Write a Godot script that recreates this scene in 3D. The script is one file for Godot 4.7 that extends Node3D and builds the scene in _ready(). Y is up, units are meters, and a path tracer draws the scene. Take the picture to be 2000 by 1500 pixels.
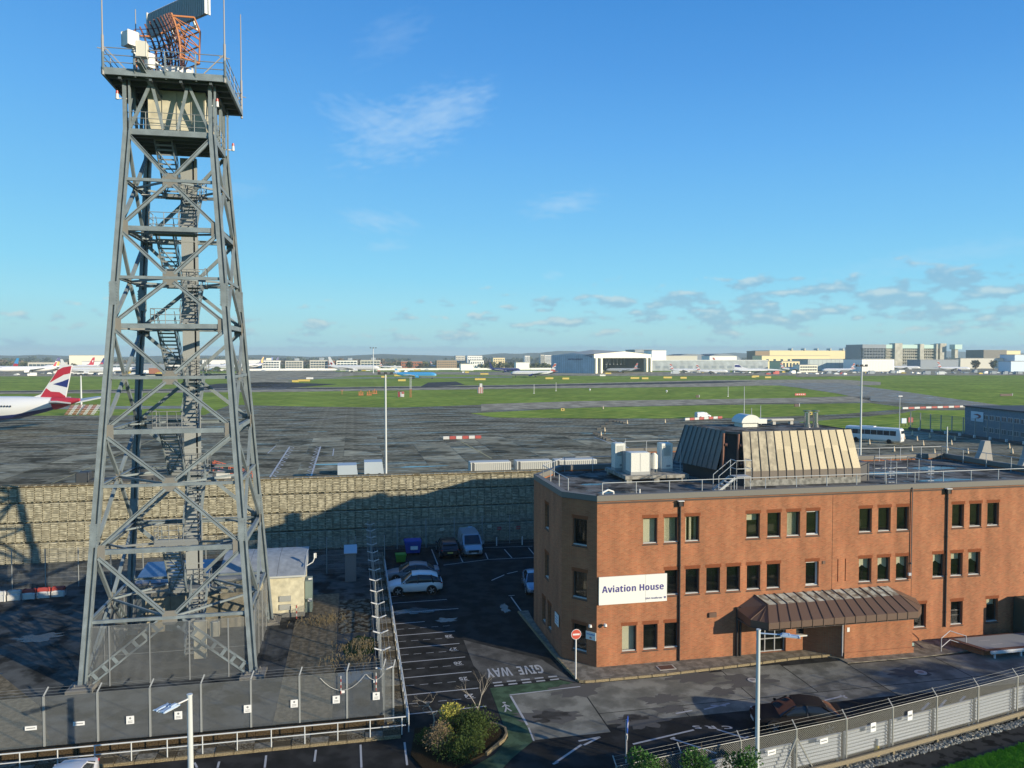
extends Node3D
# Site axes: x runs along the brick facade, y up, and "v" runs away from the camera (v = -z). Metres.

var M := {}
var T := {}
var rng := RandomNumberGenerator.new()

class MB:
	var st := SurfaceTool.new()
	var o := Vector3.ZERO
	func _init(off := Vector3.ZERO):
		st.begin(Mesh.PRIMITIVE_TRIANGLES)
		o = off
	func tri(a: Vector3, b: Vector3, c: Vector3):
		var n := (b - a).cross(c - a)
		if n.length_squared() < 1e-16:
			return
		n = n.normalized()
		st.set_normal(n); st.add_vertex(a - o)
		st.set_normal(n); st.add_vertex(c - o)
		st.set_normal(n); st.add_vertex(b - o)
	func tri_n(a: Vector3, b: Vector3, c: Vector3, na: Vector3, nb: Vector3, nc: Vector3):
		st.set_normal(na); st.add_vertex(a - o)
		st.set_normal(nc); st.add_vertex(c - o)
		st.set_normal(nb); st.add_vertex(b - o)
	func quad(a: Vector3, b: Vector3, c: Vector3, d: Vector3):
		tri(a, b, c)
		tri(a, c, d)
	func box(c: Vector3, s: Vector3, b := Basis()):
		var x := b.x * s.x * 0.5
		var y := b.y * s.y * 0.5
		var z := b.z * s.z * 0.5
		quad(c - x - y + z, c + x - y + z, c + x + y + z, c - x + y + z)
		quad(c + x - y - z, c - x - y - z, c - x + y - z, c + x + y - z)
		quad(c + x - y + z, c + x - y - z, c + x + y - z, c + x + y + z)
		quad(c - x - y - z, c - x - y + z, c - x + y + z, c - x + y - z)
		quad(c - x + y + z, c + x + y + z, c + x + y - z, c - x + y - z)
		quad(c - x - y - z, c + x - y - z, c + x - y + z, c - x - y + z)
	# a box whose four upright edges and top rim are chamfered by e
	func cbox(c: Vector3, s: Vector3, e: float, b := Basis()):
		var rings := []
		for k in [[-0.5, e], [0.5, e], [0.5, 0.0]]:
			var hx: float = s.x * 0.5
			var hz: float = s.z * 0.5
			var y: float = k[0] * s.y - (e if k == [0.5, e] else 0.0)
			if k[1] == 0.0:
				hx -= e; hz -= e
			var r := []
			for q in [[1, 1, 0], [1, 1, 1], [1, -1, 1], [1, -1, 0], [-1, -1, 0], [-1, -1, 1], [-1, 1, 1], [-1, 1, 0]]:
				var px: float = q[0] * (hx - (e if q[2] == 1 else 0.0))
				var pz: float = q[1] * (hz - (e if q[2] == 0 else 0.0))
				r.append(c + b * Vector3(px, y, pz))
			rings.append(r)
		for i in 2:
			for k in 8:
				quad(rings[i][k], rings[i][(k + 7) % 8], rings[i + 1][(k + 7) % 8], rings[i + 1][k])
		var mid: Vector3 = c + b * Vector3(0, s.y * 0.5, 0)
		for k in 8:
			tri(rings[2][k], rings[2][(k + 7) % 8], mid)
		var low: Vector3 = c - b * Vector3(0, s.y * 0.5, 0)
		for k in 8:
			tri(rings[0][(k + 7) % 8], rings[0][k], low)
	func bar(a: Vector3, b: Vector3, w: float, h: float, up := Vector3.UP):
		var d := b - a
		var l := d.length()
		if l < 1e-5:
			return
		d /= l
		var side := d.cross(up)
		if side.length() < 1e-4:
			side = d.cross(Vector3.RIGHT)
		side = side.normalized()
		var u := side.cross(d)
		box((a + b) * 0.5, Vector3(w, h, l), Basis(side, u, -d))
	# an H-shaped rolled section: flanges face +-nrm, web between
	func hbar(a: Vector3, b: Vector3, w: float, d: float, nrm: Vector3, t := 0.03):
		var n := nrm.normalized()
		bar(a + n * (d - t) * 0.5, b + n * (d - t) * 0.5, w, t, n)
		bar(a - n * (d - t) * 0.5, b - n * (d - t) * 0.5, w, t, n)
		bar(a, b, t, d - 2.0 * t, n)
	# a channel: web facing +nrm, two lips behind it
	func cbar(a: Vector3, b: Vector3, w: float, d: float, nrm: Vector3, t := 0.03):
		var n := nrm.normalized()
		var s := (b - a).normalized().cross(n).normalized()
		bar(a, b, w, t, n)
		for k in [-1.0, 1.0]:
			bar(a + s * k * (w - t) * 0.5 - n * (d * 0.5), b + s * k * (w - t) * 0.5 - n * (d * 0.5), t, d - t, n)
	func tube(a: Vector3, b: Vector3, r0: float, r1 := -1.0, seg := 8, caps := true):
		if r1 < 0.0:
			r1 = r0
		var d := (b - a).normalized()
		var x := d.cross(Vector3.UP if absf(d.y) < 0.9 else Vector3.RIGHT).normalized()
		var y := d.cross(x)
		for k in seg:
			var p := x * cos(TAU * k / seg) + y * sin(TAU * k / seg)
			var q := x * cos(TAU * (k + 1) / seg) + y * sin(TAU * (k + 1) / seg)
			tri_n(a + p * r0, a + q * r0, b + q * r1, p, q, q)
			tri_n(a + p * r0, b + q * r1, b + p * r1, p, q, p)
			if caps:
				tri(a, a + q * r0, a + p * r0)
				tri(b, b + p * r1, b + q * r1)
	# a built-up section seen as two strips with a dark slot between them
	func dbar(a: Vector3, b: Vector3, w: float, d: float, nrm: Vector3, side := 1.0):
		var n := nrm.normalized()
		var s := (b - a).normalized().cross(n).normalized() * side
		if s.y < 0.0 and absf(s.y) > 0.2:
			s = -s
		bar(a - s * w * 0.2, b - s * w * 0.2, w * 0.6, d, n)
		bar(a + s * w * 0.4, b + s * w * 0.4, w * 0.2, d, n)
		bar(a + s * w * 0.2 - n * d * 0.42, b + s * w * 0.2 - n * d * 0.42, w * 0.22, d * 0.12, n)
	func path(pts: Array, r: float, seg := 6):
		for i in pts.size() - 1:
			tube(pts[i], pts[i + 1], r, r, seg, true)
	# rings of points joined with smooth normals; every ring has the same count and closes on itself
	func skin(rings: Array, close_ends := true, closed := true):
		var n: int = rings[0].size()
		var m: int = rings.size()
		var nor := []
		for i in m:
			var row := []
			for k in n:
				var kp := (k + 1) % n if closed else mini(k + 1, n - 1)
				var km := (k + n - 1) % n if closed else maxi(k - 1, 0)
				var du: Vector3 = rings[i][kp] - rings[i][km]
				var dv: Vector3 = rings[mini(i + 1, m - 1)][k] - rings[maxi(i - 1, 0)][k]
				var nn := du.cross(dv)
				row.append(nn.normalized() if nn.length_squared() > 1e-14 else Vector3.UP)
			nor.append(row)
		for i in m - 1:
			for k in (n if closed else n - 1):
				var j := (k + 1) % n
				tri_n(rings[i][k], rings[i][j], rings[i + 1][j], nor[i][k], nor[i][j], nor[i + 1][j])
				tri_n(rings[i][k], rings[i + 1][j], rings[i + 1][k], nor[i][k], nor[i + 1][j], nor[i + 1][k])
		if close_ends:
			for e in [0, m - 1]:
				var c := Vector3.ZERO
				for p in rings[e]:
					c += p / n
				for k in (n if closed else n - 1):
					var j := (k + 1) % n
					if e == 0:
						tri(c, rings[e][j], rings[e][k])
					else:
						tri(c, rings[e][k], rings[e][j])
	# upright prism over a footprint of (x, v) points
	func prism(pts: Array, y0: float, y1: float, bottom := true):
		var p := PackedVector2Array(pts)
		var area := 0.0
		for i in p.size():
			area += p[i].cross(p[(i + 1) % p.size()])
		if area < 0:
			p.reverse()
		for i in p.size():
			var a := p[i]
			var b := p[(i + 1) % p.size()]
			quad(Vector3(a.x, y0, -a.y), Vector3(b.x, y0, -b.y), Vector3(b.x, y1, -b.y), Vector3(a.x, y1, -a.y))
		flat(p, y1)
		if bottom:
			var t := Geometry2D.triangulate_polygon(p)
			for i in range(0, t.size(), 3):
				var a := p[t[i]]; var b := p[t[i + 1]]; var c := p[t[i + 2]]
				if (b - a).cross(c - a) > 0:
					var s := b; b = c; c = s
				tri(Vector3(a.x, y0, -a.y), Vector3(b.x, y0, -b.y), Vector3(c.x, y0, -c.y))
	func flat(pts: Array, y: float):
		var p := PackedVector2Array(pts)
		var t := Geometry2D.triangulate_polygon(p)
		for i in range(0, t.size(), 3):
			var a := p[t[i]]; var b := p[t[i + 1]]; var c := p[t[i + 2]]
			if (b - a).cross(c - a) < 0:
				var s := b; b = c; c = s
			tri(Vector3(a.x, y, -a.y), Vector3(b.x, y, -b.y), Vector3(c.x, y, -c.y))
	# planar outline given in the axes (ex, ey) about c, thickened along n by t both ways
	func plate(c: Vector3, ex: Vector3, ey: Vector3, pts: Array, t: float):
		var n := ex.cross(ey).normalized()
		var p := PackedVector2Array(pts)
		var area := 0.0
		for i in p.size():
			area += p[i].cross(p[(i + 1) % p.size()])
		if area < 0:
			p.reverse()
		var tr := Geometry2D.triangulate_polygon(p)
		for i in range(0, tr.size(), 3):
			var q := [p[tr[i]], p[tr[i + 1]], p[tr[i + 2]]]
			if (q[1] - q[0]).cross(q[2] - q[0]) < 0:
				q = [q[0], q[2], q[1]]
			var w := []
			for z in q:
				w.append(c + ex * z.x + ey * z.y)
			tri(w[0] + n * t, w[1] + n * t, w[2] + n * t)
			tri(w[0] - n * t, w[2] - n * t, w[1] - n * t)
		for i in p.size():
			var a := c + ex * p[i].x + ey * p[i].y
			var j := (i + 1) % p.size()
			var b := c + ex * p[j].x + ey * p[j].y
			quad(a - n * t, b - n * t, b + n * t, a + n * t)
	func done() -> ArrayMesh:
		return st.commit()

func V(x: float, y: float, v: float) -> Vector3:
	return Vector3(x, y, -v)

func L(r: float, g: float, b: float, a := 1.0) -> Color:
	var c := Color(r, g, b).linear_to_srgb()
	c.a = a
	return c

func obj(called: String, mb: MB, m: Material, parent: Node = self) -> MeshInstance3D:
	var o := MeshInstance3D.new()
	o.name = called
	o.mesh = mb.done()
	o.material_override = m
	parent.add_child(o, true)
	return o

func tag(o: Node, label: String, category: String, group := "") -> Node:
	o.set_meta("label", label)
	o.set_meta("category", category)
	if group:
		o.set_meta("group", group)
	return o

func thing(called: String, label: String, category: String, at := Vector3.ZERO, group := "", turn := 0.0) -> Node3D:
	var o := Node3D.new()
	o.name = called
	o.position = at
	o.rotation.y = turn
	add_child(o, true)
	tag(o, label, category, group)
	return o

func struct(called: String, mb: MB, m: Material, parent: Node = self) -> MeshInstance3D:
	var o := obj(called, mb, m, parent)
	if parent == self:
		o.set_meta("kind", "structure")
	return o

func dup(o: Node3D, at: Vector3, turn: float, label: String) -> Node3D:
	var c: Node3D = o.duplicate()
	c.name = String(o.name).rstrip("0123456789").rstrip("_")
	add_child(c, true)
	c.position = at
	c.rotation.y = turn
	if label:
		c.set_meta("label", label)
	return c

func ordinal(k: int) -> String:
	var a := ["first", "second", "third", "fourth", "fifth", "sixth", "seventh", "eighth", "ninth", "tenth", "eleventh", "twelfth", "thirteenth", "fourteenth", "fifteenth", "sixteenth", "seventeenth", "eighteenth", "nineteenth"]
	if k < 19:
		return a[k]
	var t: String = ["twent", "thirt", "fort", "fift"][(k + 1) / 10 - 2]
	return t + "ieth" if (k + 1) % 10 == 0 else t + "y-" + a[(k + 1) % 10 - 1]

func noise_tex(seed_: int, freq: float, stops: Array, oct := 4, size := 512, kind := FastNoiseLite.TYPE_SIMPLEX_SMOOTH) -> NoiseTexture2D:
	var n := FastNoiseLite.new()
	n.seed = seed_
	n.noise_type = kind
	n.frequency = freq
	n.fractal_octaves = oct
	n.fractal_gain = 0.55
	var t := NoiseTexture2D.new()
	t.width = size
	t.height = size
	t.seamless = true
	t.noise = n
	var g := Gradient.new()
	var offs := PackedFloat32Array()
	var cols := PackedColorArray()
	for s in stops:
		offs.append(s[0])
		cols.append(s[1] if s[1] is Color else Color(s[1], s[1], s[1]))
	g.offsets = offs
	g.colors = cols
	t.color_ramp = g
	return t

# a painted, stony or metal surface: base colour (linear), texture tone variation in world space
func mat(key: String, r: float, g: float, b: float, rough := 0.8, tex := "", scale := 0.3, metal := 0.0, tex2 := "", scale2 := 0.05) -> StandardMaterial3D:
	if M.has(key):
		return M[key]
	var m := StandardMaterial3D.new()
	m.resource_name = key
	m.albedo_color = L(r, g, b)
	m.roughness = rough
	m.metallic = metal
	if rough > 0.82:
		m.metallic_specular = 0.08
	if tex:
		m.albedo_texture = T[tex]
		m.uv1_triplanar = true
		m.uv1_world_triplanar = true
		m.uv1_scale = Vector3.ONE * scale
	if tex2:
		m.detail_enabled = true
		m.detail_blend_mode = BaseMaterial3D.BLEND_MODE_MUL
		m.detail_albedo = T[tex2]
		m.detail_uv_layer = BaseMaterial3D.DETAIL_UV_2
		m.uv2_triplanar = true
		m.uv2_world_triplanar = true
		m.uv2_scale = Vector3.ONE * scale2
	M[key] = m
	return m

func textures():
	T.fine = noise_tex(1, 0.06, [[0.0, 0.78], [0.5, 0.9], [1.0, 1.0]])
	T.blotch = noise_tex(2, 0.012, [[0.0, 0.7], [0.4, 0.82], [0.62, 0.96], [1.0, 1.0]], 5)
	T.soft = noise_tex(3, 0.008, [[0.0, 0.8], [1.0, 1.0]], 3)
	T.wet = noise_tex(4, 0.01, [[0.0, 0.22], [0.26, 0.3], [0.36, 0.85], [1.0, 0.95]], 5)
	T.stain = noise_tex(5, 0.03, [[0.0, Color(0.5, 0.44, 0.38)], [0.42, Color(0.62, 0.56, 0.5)], [0.58, Color(0.95, 0.95, 0.9)], [1.0, Color(1, 1, 1)]], 5)
	T.grass = noise_tex(6, 0.02, [[0.0, Color(0.62, 0.7, 0.45)], [0.5, Color(0.8, 0.9, 0.62)], [0.75, Color(1.0, 1.0, 0.72)], [1.0, Color(1.0, 0.96, 0.7)]], 5)
	T.earth = noise_tex(7, 0.04, [[0.0, Color(0.4, 0.38, 0.36)], [0.5, Color(0.75, 0.7, 0.62)], [1.0, Color(1, 0.95, 0.85)]], 6)
	T.grit = noise_tex(8, 0.2, [[0.0, 0.6], [0.5, 0.84], [1.0, 1.0]], 3)
	T.bump = noise_tex(9, 0.15, [[0.0, 0.0], [1.0, 1.0]], 4)
	T.patch = noise_tex(10, 0.009, [[0.0, 0.55], [0.38, 0.66], [0.47, 0.92], [1.0, 1.0]], 6)
	T.brick = ImageTexture.create_from_image(brick_image())

func brick_image() -> Image:
	var w := 512
	var im := Image.create(w, w, false, Image.FORMAT_RGB8)
	var r := RandomNumberGenerator.new()
	r.seed = 77
	im.fill(Color(0.80, 0.66, 0.54))
	for row in 16:
		var off := 32 if row % 2 else 0
		for k in 8:
			var t := r.randf_range(0.87, 1.0)
			var hue := r.randf_range(-0.03, 0.03)
			var c := Color(0.93 * t, (0.585 + hue) * t, (0.42 + hue) * t)
			for part in 2:
				var x := k * 64 + off + part * 512 * -1
				im.fill_rect(Rect2i(x + 3, row * 32 + 3, 58, 26), c)
			for q in 40:
				var px := (k * 64 + off + 3 + r.randi_range(0, 57)) % w
				im.set_pixel(px, row * 32 + 3 + r.randi_range(0, 25), c.darkened(r.randf_range(0.05, 0.25)))
	return im

func sky_image() -> Image:
	var w := 4096
	var h := 2048
	var im := Image.create(w, h, false, Image.FORMAT_RGBF)
	# elevation in degrees: display colour of the clear sky
	var ramp := [[-90.0, Color(0.20, 0.22, 0.2)], [-4.0, Color(0.30, 0.34, 0.34)], [-0.3, Color(0.60, 0.78, 0.84)], [0.6, Color(0.64, 0.82, 0.87)], [1.8, Color(0.67, 0.87, 0.90)], [3.4, Color(0.63, 0.88, 0.95)], [5.6, Color(0.555, 0.845, 0.97)], [9.4, Color(0.48, 0.775, 0.965)], [14.9, Color(0.395, 0.69, 0.945)], [20.0, Color(0.325, 0.615, 0.90)], [25.0, Color(0.27, 0.56, 0.855)], [45.0, Color(0.19, 0.44, 0.76)], [90.0, Color(0.15, 0.37, 0.68)]]
	var at := func(el: float) -> Color:
		for i in ramp.size() - 1:
			if el <= ramp[i + 1][0]:
				var f: float = (el - ramp[i][0]) / (ramp[i + 1][0] - ramp[i][0])
				return (ramp[i][1] as Color).lerp(ramp[i + 1][1], clampf(f, 0.0, 1.0))
		return ramp[-1][1]
	# the clear sky, paler towards the sun's side and towards the west (left), which is a matter of azimuth only
	for y in h:
		var el := 90.0 - (y + 0.5) * 180.0 / h
		if el < -6.0:
			im.fill_rect(Rect2i(0, y, w, 1), (at.call(el) as Color).srgb_to_linear())
			continue
		for x in range(0, w, 16):
			var az := wrapf((x + 8.0) * 360.0 / w, -180.0, 180.0)
			var pale := 0.5 - 0.5 * sin(deg_to_rad(az + 15.0)) if el > 0.0 else 0.5
			var c: Color = at.call(el * (1.08 - 0.4 * pale)) if el > 0.0 else at.call(el)
			im.fill_rect(Rect2i(x, y, 16, 1), c.srgb_to_linear())
	var n1 := FastNoiseLite.new()
	n1.seed = 21; n1.frequency = 1.0; n1.fractal_octaves = 5; n1.fractal_gain = 0.55
	var n2 := FastNoiseLite.new()
	n2.seed = 5; n2.frequency = 1.0; n2.fractal_octaves = 5
	# low cumulus bands near the horizon, all the way round; thin wisps higher up
	for y in range(int(h * 0.5 - 9.0 / 180.0 * h), int(h * 0.5)):
		var el := 90.0 - (y + 0.5) * 180.0 / h
		for x in w:
			var az := wrapf((x + 0.5) * 360.0 / w, -180.0, 180.0)
			var a := deg_to_rad(az)
			var n := n1.get_noise_3d(cos(a) * 13.0, el * 0.9, sin(a) * 13.0) * 0.7 + n2.get_noise_3d(cos(a) * 34.0, el * 1.5, sin(a) * 34.0) * 0.32
			var more := 0.12 * clampf((az - 14.0) / 16.0, -1.0, 1.0)
			var band := 1.0 - absf(el - (2.7 + 1.2 * clampf((az - 10.0) / 30.0, -0.6, 1.0))) / 2.3
			var d := n + more + minf(band, 0.55) * 0.55 - 0.32
			if el < 0.75 + 0.3 * n:
				d = maxf(d, 0.14)
			if d <= 0.0:
				continue
			var cover := clampf(d * 3.4, 0.0, 0.56)
			var up := n1.get_noise_3d(cos(a) * 13.0, (el + 0.35) * 0.9, sin(a) * 13.0) * 0.7 + n2.get_noise_3d(cos(a) * 34.0, (el + 0.35) * 1.5, sin(a) * 34.0) * 0.32
			var lit := clampf((n - up) * 2.2 + (n - 0.3) * 1.2, 0.0, 1.0) if el > 1.3 else 0.0
			var c := Color(0.55, 0.69, 0.80).lerp(Color(0.83, 0.86, 0.86), lit).srgb_to_linear()
			im.set_pixel(x, y, im.get_pixel(x, y).lerp(c, cover))
	# wisps: azimuth, elevation, half width, half height, tilt, strength
	for k in [[4.4, 16.4, 6.0, 2.6, 0.35, 0.5], [7.6, 17.7, 3.2, 1.6, 0.3, 0.3], [1.0, 16.8, 4.0, 1.5, -0.15, 0.3], [1.8, 9.8, 3.2, 0.9, -0.1, 0.42], [2.6, 8.1, 1.8, 0.5, 0.1, 0.35], [15.4, 11.1, 3.2, 1.0, 0.15, 0.45], [-8.0, 11.5, 2.5, 0.6, 0.0, 0.2], [2.8, 22.0, 3.0, 1.6, 0.4, 0.16], [41.0, 6.5, 8.0, 0.9, 0.12, 0.22], [14.6, 6.0, 0.9, 0.4, 0.0, 0.3], [70.0, 20.0, 12.0, 3.0, 0.2, 0.4], [120.0, 28.0, 15.0, 5.0, 0.2, 0.35], [-70.0, 24.0, 14.0, 4.0, 0.1, 0.35], [-140.0, 30.0, 16.0, 5.0, 0.1, 0.35], [175.0, 18.0, 12.0, 3.0, 0.2, 0.35]]:
		var x0 := int((k[0] - k[2] * 1.6) / 360.0 * w)
		var x1 := int((k[0] + k[2] * 1.6) / 360.0 * w)
		for y in range(int((90.0 - k[1] - k[3] * 2.2) / 180.0 * h), int((90.0 - k[1] + k[3] * 2.2) / 180.0 * h)):
			for xx in range(x0, x1):
				var x := posmod(xx, w)
				var dx: float = (xx + 0.5) * 360.0 / w - k[0]
				var dy: float = 90.0 - (y + 0.5) * 180.0 / h - k[1] - dx * k[4]
				var r := 1.0 - Vector2(dx / k[2], dy / k[3]).length()
				var n := n1.get_noise_3d(dx * 0.5 + k[0], (dy + dx * 0.2) * 1.9, k[1]) * 0.75 + n2.get_noise_3d(dx * 0.9 + k[0], dy * 4.0, 3.0) * 0.35
				var c: float = clampf(r * 0.9 + n * 0.9, 0.0, 1.0) * clampf(r * 2.0 + 0.7, 0.0, 1.0) * k[5] * 0.7
				if c > 0.004:
					im.set_pixel(x, y, im.get_pixel(x, y).lerp(Color(0.80, 0.90, 0.97).srgb_to_linear(), c))
	return im

func _ready():
	rng.seed = 4
	# camera
	var cam := Camera3D.new()
	cam.name = "camera"
	cam.position = Vector3(0, 19.4, 0)
	cam.rotation = Vector3(deg_to_rad(-2.02), deg_to_rad(-11.65), 0)
	cam.fov = 53.04
	cam.near = 0.1
	cam.far = 20000.0
	add_child(cam)
	cam.current = true
	# sky, air, exposure
	var env := Environment.new()
	env.background_mode = Environment.BG_SKY
	env.sky = Sky.new()
	var ps := PanoramaSkyMaterial.new()
	ps.panorama = ImageTexture.create_from_image(sky_image())
	ps.energy_multiplier = 0.74
	env.sky.sky_material = ps
	env.tonemap_mode = Environment.TONE_MAPPER_LINEAR
	env.tonemap_exposure = 1.35
	env.sdfgi_enabled = true
	env.ssao_enabled = true
	env.ssil_enabled = true
	env.fog_enabled = true
	env.fog_density = 0.00012
	env.fog_light_color = Color(0.76, 0.84, 0.86)
	var we := WorldEnvironment.new()
	we.name = "world_environment"
	we.environment = env
	add_child(we)
	# low winter sun, over the right shoulder
	var sun := DirectionalLight3D.new()
	sun.name = "sun"
	sun.light_energy = 1.6
	sun.light_color = Color(1.0, 0.94, 0.83)
	sun.light_angular_distance = 0.5
	sun.shadow_enabled = true
	add_child(sun)
	var e := deg_to_rad(14.6)
	sun.look_at_from_position(Vector3(0, 100, 0), Vector3(0, 100, 0) + Vector3(-0.719 * cos(e), -sin(e), -0.695 * cos(e)), Vector3.UP)
	textures()
	ground()
	far_town()
	hills_and_woods()
	house()
	yard()
	tower()
	car_park()
	street()
	airfield()
	aircraft()
	off_frame_trees()

# ---------------------------------------------------------------- ground
func sheet(called: String, pts: Array, y: float, m: Material, parent: Node = self) -> MeshInstance3D:
	var b := MB.new()
	b.flat(pts, y)
	return struct(called, b, m, parent)

func blob(c: Vector2, ax: float, av: float, seed_: int) -> Array:
	var n := FastNoiseLite.new()
	n.seed = seed_
	n.frequency = 0.9
	var ring := []
	for k in 40:
		var a := TAU * k / 40.0
		ring.append(c + Vector2(cos(a) * ax, sin(a) * av) * (0.85 + 0.75 * n.get_noise_2d(cos(a) * 1.6, sin(a) * 1.6)))
	return ring

func ground():
	var grass := mat("grass_turf", 0.42, 0.46, 0.17, 0.95, "grass", 0.028, 0.0, "soft", 0.004)
	grass.uv1_scale = Vector3(0.012, 0.03, 0.035)
	var b := MB.new()
	b.flat([Vector2(-9000, -400), Vector2(9000, -400), Vector2(9000, 9000), Vector2(-9000, 9000)], -0.12)
	struct("grass_field", b, grass)
	var tan_ := mat("dry_land", 0.12, 0.125, 0.085, 0.95, "blotch", 0.006)
	sheet("distant_land", [Vector2(-6000, 1250), Vector2(6000, 1250), Vector2(8900, 8900), Vector2(-8900, 8900)], -0.06, tan_)
	# the apron: dark weathered concrete with wet streaks, and bays of different age laid on it
	var apron := mat("apron_concrete", 0.33, 0.305, 0.21, 0.9, "patch", 0.02, 0.0, "blotch", 0.11)
	apron.uv1_scale = Vector3(0.008, 0.02, 0.03)
	apron.roughness = 1.0
	apron.roughness_texture = T.wet
	var ap := sheet("apron", [Vector2(-260, 78), Vector2(300, 78), Vector2(420, 180)] + [Vector2(248.91, 246.03), Vector2(266.98, 321.53), Vector2(255.87, 343.93), Vector2(176.23, 322.06), Vector2(98.21, 321.64), Vector2(64.64, 313.5), Vector2(17.16, 296.83), Vector2(-25.86, 315.1), Vector2(-49.18, 329.92), Vector2(-48.91, 273.15), Vector2(-79.33, 277.11), Vector2(-130.72, 285.43)], -0.06, apron)
	ap.set_meta("kind", "structure")
	var tones := []
	for k in 6:
		var g := [0.2, 0.26, 0.32, 0.38, 0.29, 0.18][k] as float
		var bm := mat("apron_bay_%d" % k, g * 1.32, g * 1.24, g * 0.86, 1.0, "blotch", 0.05 + 0.01 * k, 0.0, "patch", 0.016)
		bm.uv1_scale = Vector3(0.03, 0.05, 0.09)
		bm.roughness_texture = T.wet
		tones.append(bm)
	var bays := Node3D.new()
	bays.name = "concrete_bays"
	add_child(bays)
	bays.set_meta("kind", "structure")
	var r := RandomNumberGenerator.new()
	r.seed = 31
	var run := 0
	for j in 12:
		var v0 := 82.0 + j * 9.0
		for i in 25:
			var x0 := -62.0 + i * 7.5
			if r.randf() < 0.3 or (i > 0 and run > 0 and r.randf() < 0.3):
				run = 0
				continue
			run += 1
			var bb := MB.new()
			bb.flat([Vector2(x0 + 0.05, v0 + 0.05), Vector2(x0 + 7.45, v0 + 0.05), Vector2(x0 + 7.45, v0 + 8.95), Vector2(x0 + 0.05, v0 + 8.95)], -0.035)
			obj("concrete_bay", bb, tones[r.randi() % 6], bays)
	var pud2 := mat("shallow_water", 0.035, 0.037, 0.036, 0.22)
	var pud := mat("puddle_water", 0.04, 0.042, 0.04, 0.12)
	# standing water on the apron
	var puds := MB.new()
	for k in 15:
		var c := Vector2(r.randf_range(-70, 120), r.randf_range(86, 215))
		var ax := r.randf_range(1.0, 6.0)
		var av := ax * r.randf_range(0.12, 0.3)
		var ring := []
		for q in 14:
			var f := r.randf_range(0.45, 1.2)
			ring.append(c + Vector2(cos(TAU * q / 14) * ax * f, sin(TAU * q / 14) * av * f))
		puds.flat(ring, -0.015)
	struct("rain_puddles", puds, pud)
	# runway, taxiways and far aprons
	var shoulder := mat("runway_shoulder", 0.47, 0.41, 0.29, 0.85, "blotch", 0.02)
	var dark := mat("runway_rubber", 0.085, 0.088, 0.09, 0.9, "blotch", 0.03)
	var pale := mat("far_concrete", 0.6, 0.53, 0.36, 0.9, "patch", 0.006, 0.0, "blotch", 0.02)
	pale.uv1_scale = Vector3(0.004, 0.01, 0.012)
	var mid := mat("taxiway_asphalt", 0.3, 0.27, 0.19, 0.8, "blotch", 0.02)
	mid.roughness_texture = T.wet
	mid.roughness = 1.0
	mid.uv1_scale = Vector3(0.01, 0.03, 0.04)
	sheet("runway", [Vector2(-272.85, 487.5), Vector2(-198.84, 491.87), Vector2(-41.3, 504.53), Vector2(108.01, 523.87), Vector2(299.79, 599.74), Vector2(410.28, 592), Vector2(399.45, 525.14), Vector2(355.86, 467.79), Vector2(268.04, 476.23), Vector2(232.58, 465.19), Vector2(94.93, 460.42), Vector2(-36.46, 445.11), Vector2(-182.29, 450.83), Vector2(-247.74, 442.54)], -0.06, shoulder)
	sheet("runway_rubber_strip", [Vector2(-265.17, 473.75), Vector2(-195.3, 483.07), Vector2(-40.49, 494.63), Vector2(105.49, 511.65), Vector2(284.01, 568.14), Vector2(316.02, 561.54), Vector2(264.51, 529.12), Vector2(101.49, 492.22), Vector2(-39.03, 476.69), Vector2(-190.21, 470.46), Vector2(-257.91, 460.75)], -0.03, dark)
	sheet("left_taxiway", [Vector2(-180.11, 353.51), Vector2(-139.66, 345.17), Vector2(-108.18, 335.34), Vector2(-94.18, 329.19), Vector2(-59.15, 325.23), Vector2(-56.2, 308.94), Vector2(-88.65, 309.79), Vector2(-129.99, 321.2), Vector2(-167.64, 328.97)], -0.06, mid)
	sheet("diagonal_taxiway", [Vector2(294.33, 522.97), Vector2(353.96, 510.67), Vector2(294.39, 358.38), Vector2(275.52, 315.05), Vector2(254.01, 260.67), Vector2(248.91, 246.03), Vector2(223.13, 299.86), Vector2(232.22, 319.38), Vector2(250.7, 361.56), Vector2(275.51, 439.21)], -0.05, mid)
	sheet("taxiway_strip", [Vector2(51.54, 312.64), Vector2(99.35, 325.38), Vector2(179.48, 327.99), Vector2(249.23, 334.98), Vector2(220.57, 296.41), Vector2(161.62, 295.31), Vector2(87.17, 285.46), Vector2(45.14, 273.86)], -0.05, shoulder)
	sheet("entry_taxiway", [Vector2(-110.49, 502.78), Vector2(-95.15, 592.04), Vector2(-66.05, 621.12), Vector2(-10.87, 563.85), Vector2(-40.62, 496.25)], -0.05, dark)
	sheet("wet_taxiway", [Vector2(40.44, 487.68), Vector2(55.4, 583.92), Vector2(79.09, 603.86), Vector2(76.63, 535.4)], -0.05, dark)
	sheet("centre_concrete", [Vector2(-79.31, 512.37), Vector2(-209.08, 1532), Vector2(-66.57, 1502.62), Vector2(-19.74, 1030.86), Vector2(203.07, 984.92), Vector2(551.06, 878.93), Vector2(452.93, 722.34), Vector2(313.25, 740.11), Vector2(161.33, 782.46), Vector2(94.94, 856.16), Vector2(5.18, 825.99), Vector2(-23.28, 730.94), Vector2(-48.56, 593.67), Vector2(-53.97, 507.15)], -0.05, pale)
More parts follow.
